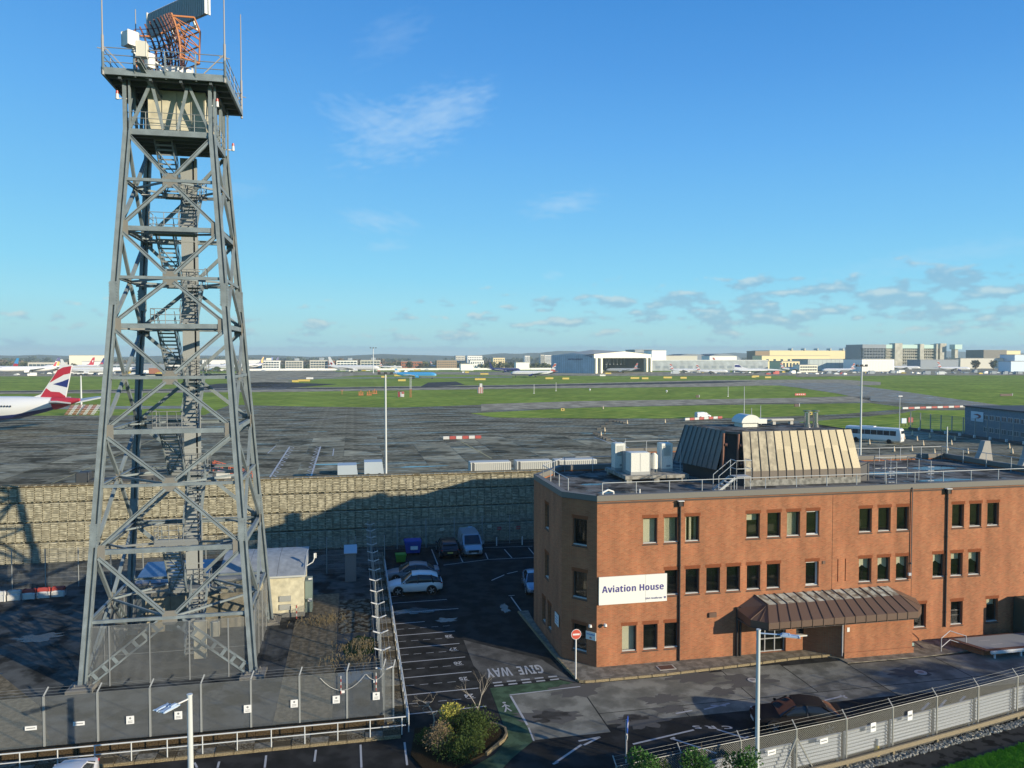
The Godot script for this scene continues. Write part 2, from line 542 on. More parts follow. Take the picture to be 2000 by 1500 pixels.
	sheet("left_stand_concrete", [Vector2(-495.27, 885.62), Vector2(-723.69, 1294.5), Vector2(-504.41, 1249.29), Vector2(-380.14, 1319.12), Vector2(-232.36, 1150.77), Vector2(-174.32, 863), Vector2(-240.18, 833.03), Vector2(-345.22, 854.68)], -0.05, pale)
	sheet("right_stand_concrete", [Vector2(421.46, 676.51), Vector2(657.45, 1055.56), Vector2(1610.02, 1235.29), Vector2(826.94, 634.2), Vector2(691.52, 684.48), Vector2(564.81, 710.61)], -0.05, pale)
	sheet("far_taxiway_line", [Vector2(-69.64, 740.5), Vector2(152.94, 741.79), Vector2(145.38, 705.14), Vector2(-66.41, 706.03)], -0.03, mid)
	sheet("far_grass_island", [Vector2(-52.68, 644.24), Vector2(14.52, 760.41), Vector2(134.95, 755.68), Vector2(107.89, 654.35), Vector2(25.98, 578.3), Vector2(-18.74, 587.52)], -0.035, grass)
	sheet("grass_island", [Vector2(39.28, 262.16), Vector2(55.47, 269.05), Vector2(86.29, 282.57), Vector2(143.46, 286.8), Vector2(213.21, 286.51), Vector2(206.71, 254.73), Vector2(161.12, 232.2), Vector2(122.88, 224.43), Vector2(96.51, 227.78), Vector2(71.16, 233.01), Vector2(44.18, 242.78)], -0.03, grass)
	sheet("grass_patch", [Vector2(130.1, 207.17), Vector2(149.13, 214.88), Vector2(185.14, 232.09), Vector2(200.95, 244.46), Vector2(220.14, 240.5), Vector2(227.03, 205.08), Vector2(175.07, 158.02), Vector2(156.78, 171.13), Vector2(144.78, 177.89), Vector2(136.05, 182.64), Vector2(124.33, 188.1)], -0.03, grass)
	# painted markings on the airfield
	var white := mat("white_line_paint", 0.6, 0.6, 0.58, 0.7, "blotch", 0.4)
	var yel := mat("yellow_line_paint", 0.5, 0.42, 0.16, 0.7, "blotch", 0.4)
	var am := Node3D.new()
	am.name = "airfield_markings"
	add_child(am)
	am.set_meta("kind", "structure")
	var line := func(called: String, pts: Array, w: float, m: Material, y: float):
		var q := MB.new()
		for i in pts.size() - 1:
			var d: Vector2 = (pts[i + 1] - pts[i]).normalized()
			var n := Vector2(-d.y, d.x) * w * 0.5
			q.flat([pts[i] - n, pts[i + 1] - n, pts[i + 1] + n, pts[i] + n], y)
		obj(called, q, m, am)
	line.call("stand_line", [Vector2(-45.47, 123.32), Vector2(-45.44, 147.95), Vector2(-46.37, 210.26)], 0.18, yel, -0.02)
	line.call("stand_line", [Vector2(24.07, 174.98), Vector2(25.79, 144.52)], 0.3, yel, -0.02)
	line.call("stand_line", [Vector2(-13.31, 127.29), Vector2(-13.6, 172.43)], 0.3, white, -0.02)
	line.call("stand_line", [Vector2(-6.84, 125.95), Vector2(-7.08, 171.09)], 0.3, white, -0.02)
	line.call("stand_line", [Vector2(-17.02, 161.36), Vector2(-16.74, 174.05), Vector2(-14.01, 173.49)], 0.2, white, -0.02)
	line.call("stand_line", [Vector2(-6.43, 155.07), Vector2(-4.07, 154.58), Vector2(-4.17, 166.68)], 0.2, white, -0.02)
	for z in [[Vector2(-12.83, 127.19), Vector2(-12.95, 172.29)], [Vector2(-7.24, 126.03), Vector2(-7.63, 171.2)]]:
		var zig := []
		for k in 21:
			zig.append((z[0] as Vector2).lerp(z[1], k / 20.0) + Vector2(0.45 if k % 2 else -0.45, 0))
		line.call("zigzag_line", zig, 0.18, white, -0.02)
	line.call("stand_line", [Vector2(-77.75, 191.7), Vector2(-63.93, 216.64), Vector2(-36.34, 243.35)], 0.3, white, -0.02)
	line.call("stand_line", [Vector2(-18.85, 228.99), Vector2(-7.98, 247.28), Vector2(-1.78, 258.85)], 0.3, white, -0.02)
	line.call("stand_line", [Vector2(59.65, 174.46), Vector2(55.12, 134.77)], 0.25, white, -0.02)
	line.call("stand_line", [Vector2(57.15, 178.59), Vector2(55.97, 150.64)], 0.25, white, -0.02)
	line.call("runway_edge_line", [Vector2(-95.88, 474.09), Vector2(-27.27, 477.99)], 2.5, white, -0.02)
	line.call("runway_edge_line", [Vector2(-100.48, 496.87), Vector2(-40.89, 499.53)], 2.0, white, -0.02)
	line.call("service_road_line", [Vector2(140.16, 175.96), Vector2(145.51, 143.61)], 0.3, white, -0.02)
	# the site this side of the timber wall
	var tarmac := mat("site_asphalt", 0.07, 0.068, 0.062, 0.9, "grit", 0.9, 0.0, "blotch", 0.09)
	sheet("car_park_asphalt", [Vector2(-90, 14), Vector2(120, 14), Vector2(120, 79), Vector2(-90, 79)], 0.0, tarmac)
	var yard_ := mat("yard_ground", 0.14, 0.14, 0.125, 0.95, "blotch", 0.09, 0.0, "patch", 0.05)
	sheet("yard_surface", [Vector2(-60, 40.3), Vector2(1.6, 40.3), Vector2(1.6, 78.5), Vector2(-60, 78.5)], 0.02, yard_)
	var gravel := mat("brown_gravel", 0.37, 0.3, 0.19, 0.95, "grit", 1.2, 0.0, "blotch", 0.3)
	sheet("brown_gravel", [Vector2(-4.3, 41), Vector2(-1.25, 41), Vector2(-1.25, 64), Vector2(-3.4, 64), Vector2(-3.4, 58.5), Vector2(-4.3, 58)], 0.032, gravel)
	sheet("brown_earth_bank", [Vector2(-19, 41), Vector2(-14.6, 41), Vector2(-17.2, 46.5), Vector2(-21.5, 52), Vector2(-23, 49)], 0.032, gravel)
	var flags := mat("yard_concrete", 0.24, 0.23, 0.19, 0.9, "stain", 0.1, 0.0, "blotch", 0.4)
	var fl := Node3D.new()
	fl.name = "yard_slabs"
	add_child(fl)
	fl.set_meta("kind", "structure")
	for j in 5:
		for i in 2:
			var q := MB.new()
			var x0 := -1.2 + i * 1.2
			var v0 := 54.6 + j * 1.5
			q.box(V(x0 + 0.59, 0.03, v0 + 0.74), Vector3(1.17, 0.04 + 0.006 * ((i * 3 + j) % 3), 1.46))
			obj("concrete_slab", q, flags, fl)
	var moss := mat("moss", 0.05, 0.085, 0.03, 0.95, "grit", 0.8)
	sheet("moss_patch", [Vector2(-0.6, 50), Vector2(1.2, 50.5), Vector2(1.3, 53.2), Vector2(0.2, 54), Vector2(-0.9, 52)], 0.034, moss)
	sheet("yard_puddle", blob(Vector2(-24.2, 49.5), 3.4, 3.6, 1), 0.036, pud2)
	sheet("yard_puddle", blob(Vector2(0.0, 47.2), 1.1, 1.4, 2), 0.036, pud2)
	sheet("yard_puddle", blob(Vector2(-21.5, 58), 1.6, 1.0, 3), 0.036, pud2)
	sheet("car_park_puddle", blob(Vector2(4.6, 58.4), 2.0, 0.75, 4), 0.012, pud2)
	sheet("car_park_puddle", blob(Vector2(6.6, 55.9), 0.9, 0.5, 5), 0.012, pud2)
	sheet("car_park_puddle", blob(Vector2(11.3, 57.6), 0.4, 1.2, 6), 0.012, pud2)
	# concrete road bays in front of the brick building, joints left open
	var road := mat("road_concrete", 0.4, 0.385, 0.31, 0.92, "grit", 1.0, 0.0, "blotch", 0.08)
	var road2 := mat("road_concrete_old", 0.36, 0.345, 0.28, 0.92, "grit", 1.0, 0.0, "blotch", 0.1)
	var rb := Node3D.new()
	rb.name = "road_bays"
	add_child(rb)
	rb.set_meta("kind", "structure")
	var bay_no := 0
	for q in [[12.97, 22.12, 39.42, 43.2], [22.18, 26.2, 39.42, 43.5], [26.26, 30.4, 39.42, 43.25], [30.46, 36.6, 39.42, 42.6], [36.66, 42.6, 39.42, 42.6], [42.66, 60.0, 39.42, 43.0], [12.97, 17.6, 38.1, 39.36], [17.66, 22.12, 38.1, 39.36], [22.18, 30.4, 38.1, 39.36], [30.46, 45.0, 38.1, 39.36], [8.6, 12.9, 37.3, 42.75]]:
		sheet("road_bay", [Vector2(q[0], q[2]), Vector2(q[1], q[2]), Vector2(q[1], q[3]), Vector2(q[0], q[3])], 0.008, road if bay_no % 3 != 2 else road2, rb)
		bay_no += 1
	sheet("side_road_patch", [Vector2(7.26, 51.71), Vector2(11.7, 47.33), Vector2(12.94, 43.43), Vector2(11.84, 44.4), Vector2(7.9, 44.32), Vector2(7.27, 47.23)], 0.008, mat("side_road", 0.2, 0.19, 0.165, 0.92, "grit", 1.0, 0.0, "blotch", 0.1), rb)
	# damp stains on the road
	var damp := mat("damp_asphalt", 0.17, 0.16, 0.14, 0.85, "grit", 1.0)
	for c in [Vector2(20.09, 42.85), Vector2(20.76, 40.53), Vector2(17.08, 40.4), Vector2(10.68, 39.5), Vector2(9.9, 39.78), Vector2(14.78, 38), Vector2(14.7, 38.55), Vector2(17, 39.12), Vector2(12.57, 42.5), Vector2(33.51, 40.78), Vector2(22.84, 41.68)]:
		var s := r.randf_range(0.6, 1.3)
		var ring := blob(c, 1.5 * s, 0.8 * s, int(c.x * 10.0))
		sheet("damp_stain", ring, 0.013, damp)

# ---------------------------------------------------------------- far land
func clump_mesh(seed_: int) -> ArrayMesh:
	var r := RandomNumberGenerator.new()
	r.seed = seed_
	var b := MB.new()
	for k in 26:
		var d := Vector3(r.randfn(), r.randfn(), r.randfn()).normalized() * r.randf_range(0.35, 1.0)
		var ax := Vector3(r.randfn(), r.randfn(), r.randfn()).normalized() * r.randf_range(0.22, 0.4)
		var ay := ax.cross(Vector3(r.randfn(), r.randfn(), r.randfn()).normalized()).normalized() * r.randf_range(0.2, 0.4)
		b.tri(d - ax - ay, d + ax - ay * 0.4, d + ay)
		b.tri(d + ax - ay * 0.4, d + ax * 0.8 + ay * 1.1, d + ay)
	return b.done()

func scatter(called: String, mesh: Mesh, xf: Array, m: Material, parent: Node = self) -> MultiMeshInstance3D:
	var mm := MultiMesh.new()
	mm.transform_format = MultiMesh.TRANSFORM_3D
	mm.mesh = mesh
	mm.instance_count = xf.size()
	for i in xf.size():
		mm.set_instance_transform(i, xf[i])
	var o := MultiMeshInstance3D.new()
	o.name = called
	o.multimesh = mm
	o.material_override = m
	parent.add_child(o, true)
	return o

func hills_and_woods():
	var hill := mat("hill_land", 0.07, 0.085, 0.06, 0.95, "blotch", 0.003)
	for h in [[-2600, 3600, 5200.0, 38.0, 2], [600, 2400, 5600.0, 72.0, 5], [2300, 4300, 6000.0, 60.0, 8], [-4200, -1200, 5600.0, 46.0, 11], [3800, 8000, 6200.0, 80.0, 14]]:
		var n := FastNoiseLite.new()
		n.seed = h[4]
		n.frequency = 0.0016
		var rings := []
		for k in 7:
			var row := []
			var f := sin(PI * k / 6.0)
			for i in 41:
				var x: float = lerpf(h[0], h[1], i / 40.0)
				var e := sin(PI * i / 40.0)
				row.append(V(x, -1.0 + f * h[3] * pow(e, 0.6) * (0.8 + 0.4 * n.get_noise_1d(x)), h[2] + (k - 3) * 260.0))
			rings.append(row)
		var b := MB.new()
		b.skin(rings, false, false)
		struct("hill", b, hill)
	var cm := clump_mesh(3)
	var r := RandomNumberGenerator.new()
	r.seed = 12
	var wood := [mat("wood_green", 0.1, 0.115, 0.06, 0.95), mat("wood_brown", 0.15, 0.12, 0.08, 0.95), mat("wood_dark", 0.075, 0.095, 0.06, 0.95)]
	# woods that read as one mass behind the airfield: x range, v, height
	var bands := [[-900, 300, 1500, 11], [-900, 1700, 2000, 15], [-600, 700, 1330, 9], [200, 560, 1250, 12], [560, 1800, 1700, 15], [-1500, 2600, 2900, 20], [900, 1500, 1350, 9], [-700, -150, 1150, 8], [1100, 1900, 1500, 12]]
	for k in bands.size():
		var q = bands[k]
		var xf := []
		var count := int((q[1] - q[0]) / (q[3] * 0.22))
		for i in count:
			var x := r.randf_range(q[0], q[1])
			var gap := sin(x * 0.021 + k) + sin(x * 0.0073 + 2.0 * k)
			if gap < -0.75:
				continue
			var s: float = q[3] * r.randf_range(0.28, 0.6)
			xf.append(Transform3D(Basis(Vector3.UP, r.randf() * TAU).scaled(Vector3(s * 1.25, s, s * 1.25)), V(x, r.randf_range(0.1, 0.62) * q[3] * (0.75 + 0.25 * gap), q[2] + r.randf_range(-30, 30))))
		var o := scatter("woodland", cm, xf, wood[k % 3])
		o.set_meta("kind", "stuff")
		tag(o, "distant bare winter woodland reading as one band, %s" % ["beyond the left stands", "along the whole skyline behind the offices", "behind the row of glass offices", "between the brick block and the white flats", "behind the hangars", "farthest of all under the hills", "beside the pale hangar", "behind the left airliners", "behind the concrete maintenance block"][k], "woodland")
	# trees that stand apart near the far perimeter
	for q in [[Vector2(83.54, 1173.88), 12.0, 2], [Vector2(100.26, 1170.44), 10.0, 1], [Vector2(581.44, 1071.23), 10.0, 2], [Vector2(923.5, 1000.7), 15.0, 1], [Vector2(950.11, 995.22), 14.0, 2], [Vector2(-345.35, 1063.75), 11.0, 0], [Vector2(-355.67, 1033.85), 10.0, 1], [Vector2(691.66, 1048.5), 10.0, 2]]:
		var t := thing("far_tree", "", "tree", V(q[0].x, 0, q[0].y), "trees standing apart along the far perimeter")
		var tr := MB.new()
		tr.tube(Vector3.ZERO, Vector3(0, q[1] * 0.55, 0), q[1] * 0.035, q[1] * 0.02, 6)
		obj("trunk", tr, mat("bark", 0.09, 0.07, 0.05, 0.95), t)
		var xf := []
		for i in 40:
			var d = Vector3(r.randfn(), r.randfn(), r.randfn()).normalized() * r.randf_range(0.1, 0.42) * q[1]
			xf.append(Transform3D(Basis(Vector3.UP, r.randf() * TAU).scaled(Vector3.ONE * q[1] * r.randf_range(0.12, 0.2)), Vector3(0, q[1] * 0.62, 0) + d))
		scatter("crown", cm, xf, wood[q[2]], t).set_meta("kind", "stuff")
	var names := ["tall dark tree beside the long brown brick block", "smaller brown tree left of the brown brick block", "dark tree below the dark rounded hangar roofs", "brown winter tree in front of the brown block at far right", "dark tree right of the brown block at far right", "green tree in front of the big white box hangar", "brown tree left of the big white box hangar", "dark tree in front of the yellow hangars"]
	var i := 0
	for c in get_children():
		if c.has_meta("group") and c.get_meta("group") == "trees standing apart along the far perimeter":
			c.set_meta("label", names[i])
			i += 1

# a far building: a body, a roof slab, and bands of real windows on the side that faces the field
func block(called: String, label: String, x0: float, x1: float, v: float, depth: float, h: float, m: Material, opt := {}) -> Node3D:
	var t := thing(called, label, "building", V((x0 + x1) * 0.5, 0, v), opt.get("group", ""))
	var w := (x1 - x0)
	var b := MB.new()
	b.box(Vector3(0, h * 0.5, -depth * 0.5), Vector3(w, h, depth))
	obj("wall", b, m, t)
	var rf := MB.new()
	rf.box(Vector3(0, h + 0.3, -depth * 0.5), Vector3(w + 0.8, 0.6, depth + 0.8))
	obj("roof", rf, opt.get("roof", mat("far_roof", 0.3, 0.3, 0.3, 0.8)), t)
	var glass := mat("far_glass", 0.06, 0.09, 0.11, 0.12)
	var rows: int = opt.get("rows", 0)
	var cols: int = opt.get("cols", 0)
	var y0: float = opt.get("y0", h * 0.12)
	var y1: float = opt.get("y1", h * 0.92)
	for i in rows:
		var sy := (y1 - y0) / rows
		for j in cols:
			var sx := w * 0.94 / cols
			var q := MB.new()
			var p := Vector3(-w * 0.47 + (j + 0.5) * sx, y0 + (i + 0.5) * sy, 0.0)
			q.box(p + Vector3(0, 0, 0.06), Vector3(sx * opt.get("fx", 0.86), sy * opt.get("fy", 0.6), 0.14))
			obj("window", q, opt.get("glass", glass), t)
	return t

func far_town():
	var cream := mat("cream_cladding", 0.82, 0.77, 0.6, 0.7)
	var whitec := mat("white_cladding", 0.8, 0.8, 0.75, 0.6)
	var greyc := mat("grey_cladding", 0.38, 0.43, 0.46, 0.6, "soft", 0.02)
	var slate := mat("slate_cladding", 0.19, 0.23, 0.27, 0.6)
	var yellow := mat("yellow_cladding", 0.76, 0.64, 0.36, 0.7)
	var tanb := mat("tan_brick", 0.33, 0.25, 0.17, 0.85)
	var redb := mat("far_red_brick", 0.3, 0.13, 0.08, 0.85)
	var stone := mat("far_stone", 0.56, 0.54, 0.46, 0.8)
	var bluec := mat("blue_white_cladding", 0.52, 0.63, 0.72, 0.6)
	# left side, beyond the parked airliners
	block("white_hangar", "big plain white box hangar on the skyline left of the tower", -478.4, -438.8, 1450, 60, 22, cream)
	block("terminal_shed", "low white shed under the big white hangar", -436.1, -405.2, 1380, 30, 11.8, whitec)
	block("terminal_shed", "long pale shed left of the white hangar, behind airliner tails", -486.6, -441.1, 1300, 30, 10.8, stone, {"rows": 1, "cols": 8})
	block("terminal_shed", "grey flat-roofed cargo building behind the tower's left legs", -296.4, -236.6, 1000, 40, 10.2, greyc, {"rows": 1, "cols": 10, "y0": 5.0})
	block("terminal_shed", "white cargo shed in front of the grey cargo building", -309.2, -276.2, 950, 20, 7.8, whitec)
	block("terminal_shed", "slate cargo building seen through the tower", -246, -225.1, 980, 30, 10.3, slate)
	block("terminal_shed", "low red-fronted shed seen through the tower", -225.4, -215.7, 930, 12, 6.7, redb)
	block("terminal_shed", "white low building right of the tower's slate building", -262.1, -208.3, 1150, 30, 7.9, whitec, {"rows": 1, "cols": 6})
	block("terminal_shed", "long white roofline right of the tower", -271.7, -159, 1500, 40, 13.7, whitec)
	# the office park along the perimeter
	var off := [["glass-fronted office block with a cream stair tower, leftmost of the row", 512, 546, 13.5], ["second glass office block of the row, darker bay at its left", 556, 592, 13.0], ["third office block of the row, behind the maple-tailed airliner's fin", 605, 640, 14.0], ["white banded office block right of the maple-tailed airliner's fin", 657, 698, 13.5], ["pale stone-fronted office block behind the tall floodlight mast", 704, 743, 14.0]]
	for k in off.size():
		var a: Vector2 = Vector2.ZERO
		var x0 := [-137.5, -103.3, -66.4, -25.9, 11.1][k] as float
		var x1 := [-111.7, -77.2, -39.2, 6.4, 42.3][k] as float
		var t := block("office_block", off[k][0], x0, x1, 1240, 18, off[k][3], [whitec, stone, stone, whitec, stone][k], {"rows": 3, "cols": 6, "fy": 0.62, "group": "office blocks along the far perimeter"})
		var b := MB.new()
		b.box(Vector3((x1 - x0) * (0.15 if k else -0.15), off[k][3] + 2.2, -8), Vector3(7, 3.8, 7))
		obj("roof_plant", b, cream if k == 0 else greyc, t)
	block("brick_house", "red brick house between two white office blocks", -38.3, -28.2, 1235, 12, 13, redb, {"rows": 2, "cols": 3})
	block("brick_block", "long brown brick block with a flat roof, mid skyline", 130.7, 162.9, 1230, 20, 13.6, tanb, {"rows": 3, "cols": 10, "fx": 0.5, "fy": 0.4})
	block("brick_block", "reddish terrace block behind the blue airliner's tail", 75.7, 110.5, 1260, 16, 11.9, redb, {"rows": 2, "cols": 8, "fx": 0.5, "fy": 0.45})
	block("flats", "white block of flats right of the brown brick block", 186, 208.7, 1240, 18, 13.6, whitec, {"rows": 2, "cols": 6, "fx": 0.5, "fy": 0.5})
	block("flats", "yellow block of flats with a grid of windows", 234.9, 255.4, 1300, 18, 17.6, yellow, {"rows": 4, "cols": 5, "fx": 0.6, "fy": 0.5})
	block("flats", "tall white flats on the skyline above the white block", 249.2, 282.7, 1700, 20, 21.7, whitec, {"rows": 4, "cols": 8, "fx": 0.5, "fy": 0.45})
	block("flats", "pale flats on the skyline left of the tall white flats", 229.4, 250.6, 1750, 20, 21.7, stone, {"rows": 4, "cols": 6, "fx": 0.5, "fy": 0.45})
	block("tower_block", "slim pale tower block on the skyline, leftmost of three", 402.4, 415, 1800, 14, 21.8, whitec, {"rows": 7, "cols": 3})
	block("tower_block", "slim tower block on the skyline, middle of three", 453.8, 462.9, 1850, 14, 24.4, stone, {"rows": 7, "cols": 3})
	block("tower_block", "wider tower block on the skyline, nearest the big hangar", 464.2, 482.6, 1850, 14, 23.2, whitec, {"rows": 6, "cols": 6})
	block("low_depot", "low white depot under the skyline flats", 150.2, 168.6, 1090, 14, 9.2, whitec)
	block("low_depot", "low pale depot left of the big hangar", 249.8, 271.2, 1180, 14, 10.6, whitec)
	var fence := thing("perimeter_wall", "long white perimeter wall across the far side of the field", "wall", V(150, 0, 1130))
	for k in 12:
		var q := MB.new()
		q.box(Vector3(-330 + k * 52, 1.4, 0), Vector3(51.6, 2.8, 0.3))
		obj("wall_panel", q, whitec, fence)
	# the blue-grey hangar with an open door
	var hg := thing("aircraft_hangar", "big blue-grey aircraft hangar with a pale gabled roof and open door", "hangar", V(330, 0, 935))
	var side := mat("hangar_blue", 0.45, 0.58, 0.65, 0.6, "soft", 0.02)
	var p0 := Vector2(-93, -23)      # left corner of the side wall, (x, v) about the base
	var p1 := Vector2(-55, -75)      # near corner between side wall and door
	var p2 := Vector2(51, 13)        # far end of the door front
	var p3 := p0 + (p2 - p1)
	var hw := 21.0
	var panels := 20
	for k in panels:
		var a := p0.lerp(p1, k / float(panels))
		var b2 := p0.lerp(p1, (k + 0.9) / float(panels))
		var f := (k + 0.5) / panels
		var q := MB.new()
		var top := hw + 3.0 * (1.0 - absf(2.0 * f - 1.0))
		q.quad(V(a.x, 0, a.y), V(b2.x, 0, b2.y), V(b2.x, top, b2.y), V(a.x, top, a.y))
		obj("wall_panel", q, side, hg)
	var q := MB.new()
	var ins := (p2 - p1).normalized() * 0.4
	q.quad(V(p0.x + ins.x, 0, p0.y + ins.y), V(p1.x + ins.x, 0, p1.y + ins.y), V(p1.x + ins.x, hw - 0.2, p1.y + ins.y), V(p0.x + ins.x, hw - 0.2, p0.y + ins.y))
	q.quad(V(p3.x, 0, p3.y), V(p0.x, 0, p0.y), V(p0.x, hw, p0.y), V(p3.x, hw, p3.y))
	q.quad(V(p2.x, 0, p2.y), V(p3.x, 0, p3.y), V(p3.x, hw, p3.y), V(p2.x, hw, p2.y))
	obj("wall", q, slate, hg)
	var fr := MB.new()
	var dirf := (p2 - p1).normalized()
	var d3 := Vector3(dirf.x, 0, -dirf.y)
	for e in [0.02, 0.1, 0.9, 0.98]:
		var c := p1.lerp(p2, e)
		fr = MB.new()
		fr.box(V(c.x, 9.0, c.y), Vector3(4.0, 18, 4.0), Basis(Vector3.UP, atan2(dirf.y, dirf.x)))
		obj("door_pier", fr, cream, hg)
	var bm := MB.new()
	var up := [V(p1.x, 18, p1.y), V(p2.x, 18, p2.y)]
	bm.quad(up[0], up[1], V(p2.x, 22.5, p2.y), V(p1.x, 22.5, p1.y))
	bm.tri(V(p1.x, 22.5, p1.y), V(p2.x, 22.5, p2.y), V((p1.x + p2.x) / 2, 26.0, (p1.y + p2.y) / 2))
	obj("door_header", bm, cream, hg)
	var rfm := MB.new()
	var mid := (p1 + p2) / 2
	var back := p0 - p1
	var r0 := V(mid.x, 26.0, mid.y)
	var r1 := V(mid.x + back.x * 0.75, 28.5, mid.y + back.y * 0.75)
	rfm.quad(V(p1.x, 22.5, p1.y), r0, r1, V(p0.x, 21.0, p0.y))
	rfm.quad(r0, V(p2.x, 22.5, p2.y), V(p3.x, 21.0, p3.y), r1)
	rfm.tri(V(p0.x, 21.0, p0.y), r1, V(p3.x, 21.0, p3.y))
	obj("roof", rfm, mat("hangar_roof", 0.36, 0.36, 0.31, 0.7), hg)
	var lv := MB.new()
	for k in 12:
		var c := p1.lerp(p2, 0.14 + 0.72 * k / 11.0) + (p0 - p1).normalized() * 30.0
		lv.box(V(c.x, 13.5, c.y), Vector3(2.2, 8, 0.4), Basis(Vector3.UP, atan2(dirf.y, dirf.x)))
	obj("inner_door_leaf", lv, greyc, hg)
	var lt := TextMesh.new()
	var sf := SystemFont.new()
	sf.font_names = PackedStringArray(["Droid Sans"])
	sf.font_weight = 700
	lt.font = sf
	lt.text = "BRITISH AIRWAYS"
	lt.font_size = 64
	lt.pixel_size = 0.04
	lt.depth = 0.1
	var li := MeshInstance3D.new()
	li.name = "lettering"
	li.mesh = lt
	li.material_override = mat("hangar_letters", 0.03, 0.05, 0.14, 0.6)
	hg.add_child(li)
	var wd := (p1 - p0).normalized()
	var lp := p0.lerp(p1, 0.58)
	var nrm := Vector2(wd.y, -wd.x) * 0.4
	li.transform = Transform3D(Basis(Vector3(wd.x, 0, -wd.y), Vector3.UP, Vector3(wd.x, 0, -wd.y).cross(Vector3.UP)), V(lp.x + nrm.x, 16.5, lp.y + nrm.y))
	var rbm := MB.new()
	rbm.plate(V(p0.lerp(p1, 0.86).x + nrm.x, 19.6, p0.lerp(p1, 0.86).y + nrm.y), Vector3(wd.x, 0, -wd.y), Vector3.UP, [Vector2(-8, 0.8), Vector2(0, 1.6), Vector2(5.5, 1.2), Vector2(6.5, -0.6), Vector2(4, -1.4), Vector2(4.6, 0.0), Vector2(0, 0.6)], 0.05)
	obj("ribbon_emblem", rbm, M["hangar_letters"], hg)
	# everything right of the big hangar
	block("hangar_annexe", "grey box building behind the big hangar's door end", 408.5, 437.4, 1080, 40, 29.6, greyc)
	block("hangar_annexe", "white box building right of the big hangar's roof", 418.9, 440.8, 1040, 30, 28.6, whitec)
	block("low_hangar", "long low slate hangar front right of the big hangar", 404.6, 584.1, 1010, 40, 14.3, greyc, {"rows": 1, "cols": 14, "y0": 2.0, "y1": 8.0, "fx": 0.6, "glass": slate, "roof": whitec})
	block("hangar_annexe", "pale blank building above the low slate hangar, left one", 446.9, 526.7, 1120, 30, 21, stone)
	block("hangar_annexe", "white blank building on the skyline right of the dark roofs", 576.7, 625.4, 1180, 30, 20.7, whitec)
	for k in 2:
		var t := thing("round_roof_hangar", ["dark round-roofed hangar behind the low hangar, left one", "dark round-roofed hangar behind the low hangar, right one"][k], "hangar", V([573.6, 631][k], 0, 1240))
		var b := MB.new()
		var ring := []
		for e in 2:
			var row := []
			for i in 13:
				var a := PI * i / 12.0
				row.append(Vector3(-cos(a) * 34, 14 + sin(a) * 10.5, -e * 60.0))
			ring.append(row)
		b.skin(ring, false, false)
		obj("roof", b, mat("dark_roof", 0.08, 0.1, 0.12, 0.7), t)
		var f := MB.new()
		var pp := []
		for i in 13:
			var a := PI * i / 12.0
			pp.append(Vector2(-cos(a) * 34, 14 + sin(a) * 10.4))
		f.plate(Vector3(0, 0, 0.3), Vector3.RIGHT, Vector3.UP, [Vector2(-34, 0)] + pp + [Vector2(34, 0)], 0.2)
		obj("wall", f, slate, t)
	block("brown_block", "brown block with a white sign left of the yellow hangars", 692.4, 719.1, 1240, 30, 29.3, tanb)
	var yh := block("yellow_hangar", "long yellow hangar on the skyline, upper one", 731.7, 938.3, 1260, 60, 30.6, yellow, {"roof": stone})
	block("yellow_hangar", "yellow hangar range below the upper yellow hangar, with small windows", 642.7, 763.8, 1130, 30, 21, yellow, {"rows": 1, "cols": 9, "y0": 11.0, "y1": 17.0, "fx": 0.35, "fy": 0.6})
	var yh_h := 30.6
	for k in 6:
		var b := MB.new()
		b.plate(Vector3(-60 + k * 26, yh_h + 0.6, -4), Vector3.RIGHT, Vector3.UP, [Vector2(-1.4, 0), Vector2(1.4, 0), Vector2(0.8, 3.6), Vector2(-0.8, 3.6)], 6.0)
		obj("roof_fin", b, stone, yh)
	block("beige_office", "beige office with tall dark windows below the yellow hangars", 543, 568.6, 905, 30, 13.4, yellow, {"rows": 1, "cols": 5, "y0": 3.0, "y1": 12.0, "fx": 0.5, "fy": 0.9})
	block("beige_office", "small cream two-storey office beside the grey glass hangar", 552.9, 578.1, 880, 16, 9, cream, {"rows": 2, "cols": 7, "fy": 0.5})
	block("glass_hangar", "pale grey glass-fronted hangar behind a parked airliner", 615.7, 700.2, 960, 40, 15.8, mat("pale_glass_wall", 0.34, 0.4, 0.4, 0.4, "soft", 0.02), {"rows": 1, "cols": 12, "y0": 1.0, "y1": 16.0, "fx": 0.92, "fy": 0.94, "glass": mat("pale_pane", 0.4, 0.46, 0.44, 0.3)})
	block("white_hangar", "white ribbed hangar right of the grey glass hangar", 660.1, 708.7, 905, 40, 16, whitec, {"rows": 1, "cols": 10, "y0": 0.5, "y1": 15.0, "fx": 0.8, "fy": 0.96, "glass": mat("white_panel", 0.66, 0.67, 0.6, 0.5)})
	# the large concrete maintenance block on columns
	var mb := thing("maintenance_block", "tall concrete maintenance block with deep window bays, on the right skyline", "building", V(915, 0, 1120))
	var conc := mat("pale_concrete", 0.6, 0.58, 0.48, 0.85, "soft", 0.02)
	var teal := mat("teal_fascia", 0.45, 0.62, 0.55, 0.7)
	var body := MB.new()
	body.box(Vector3(-21, 21, -30), Vector3(147, 30, 40))
	obj("wall", body, slate, mb)
	var base := MB.new()
	base.box(Vector3(-12, 3, -25), Vector3(160, 6, 40))
	obj("undercroft", base, slate, mb)
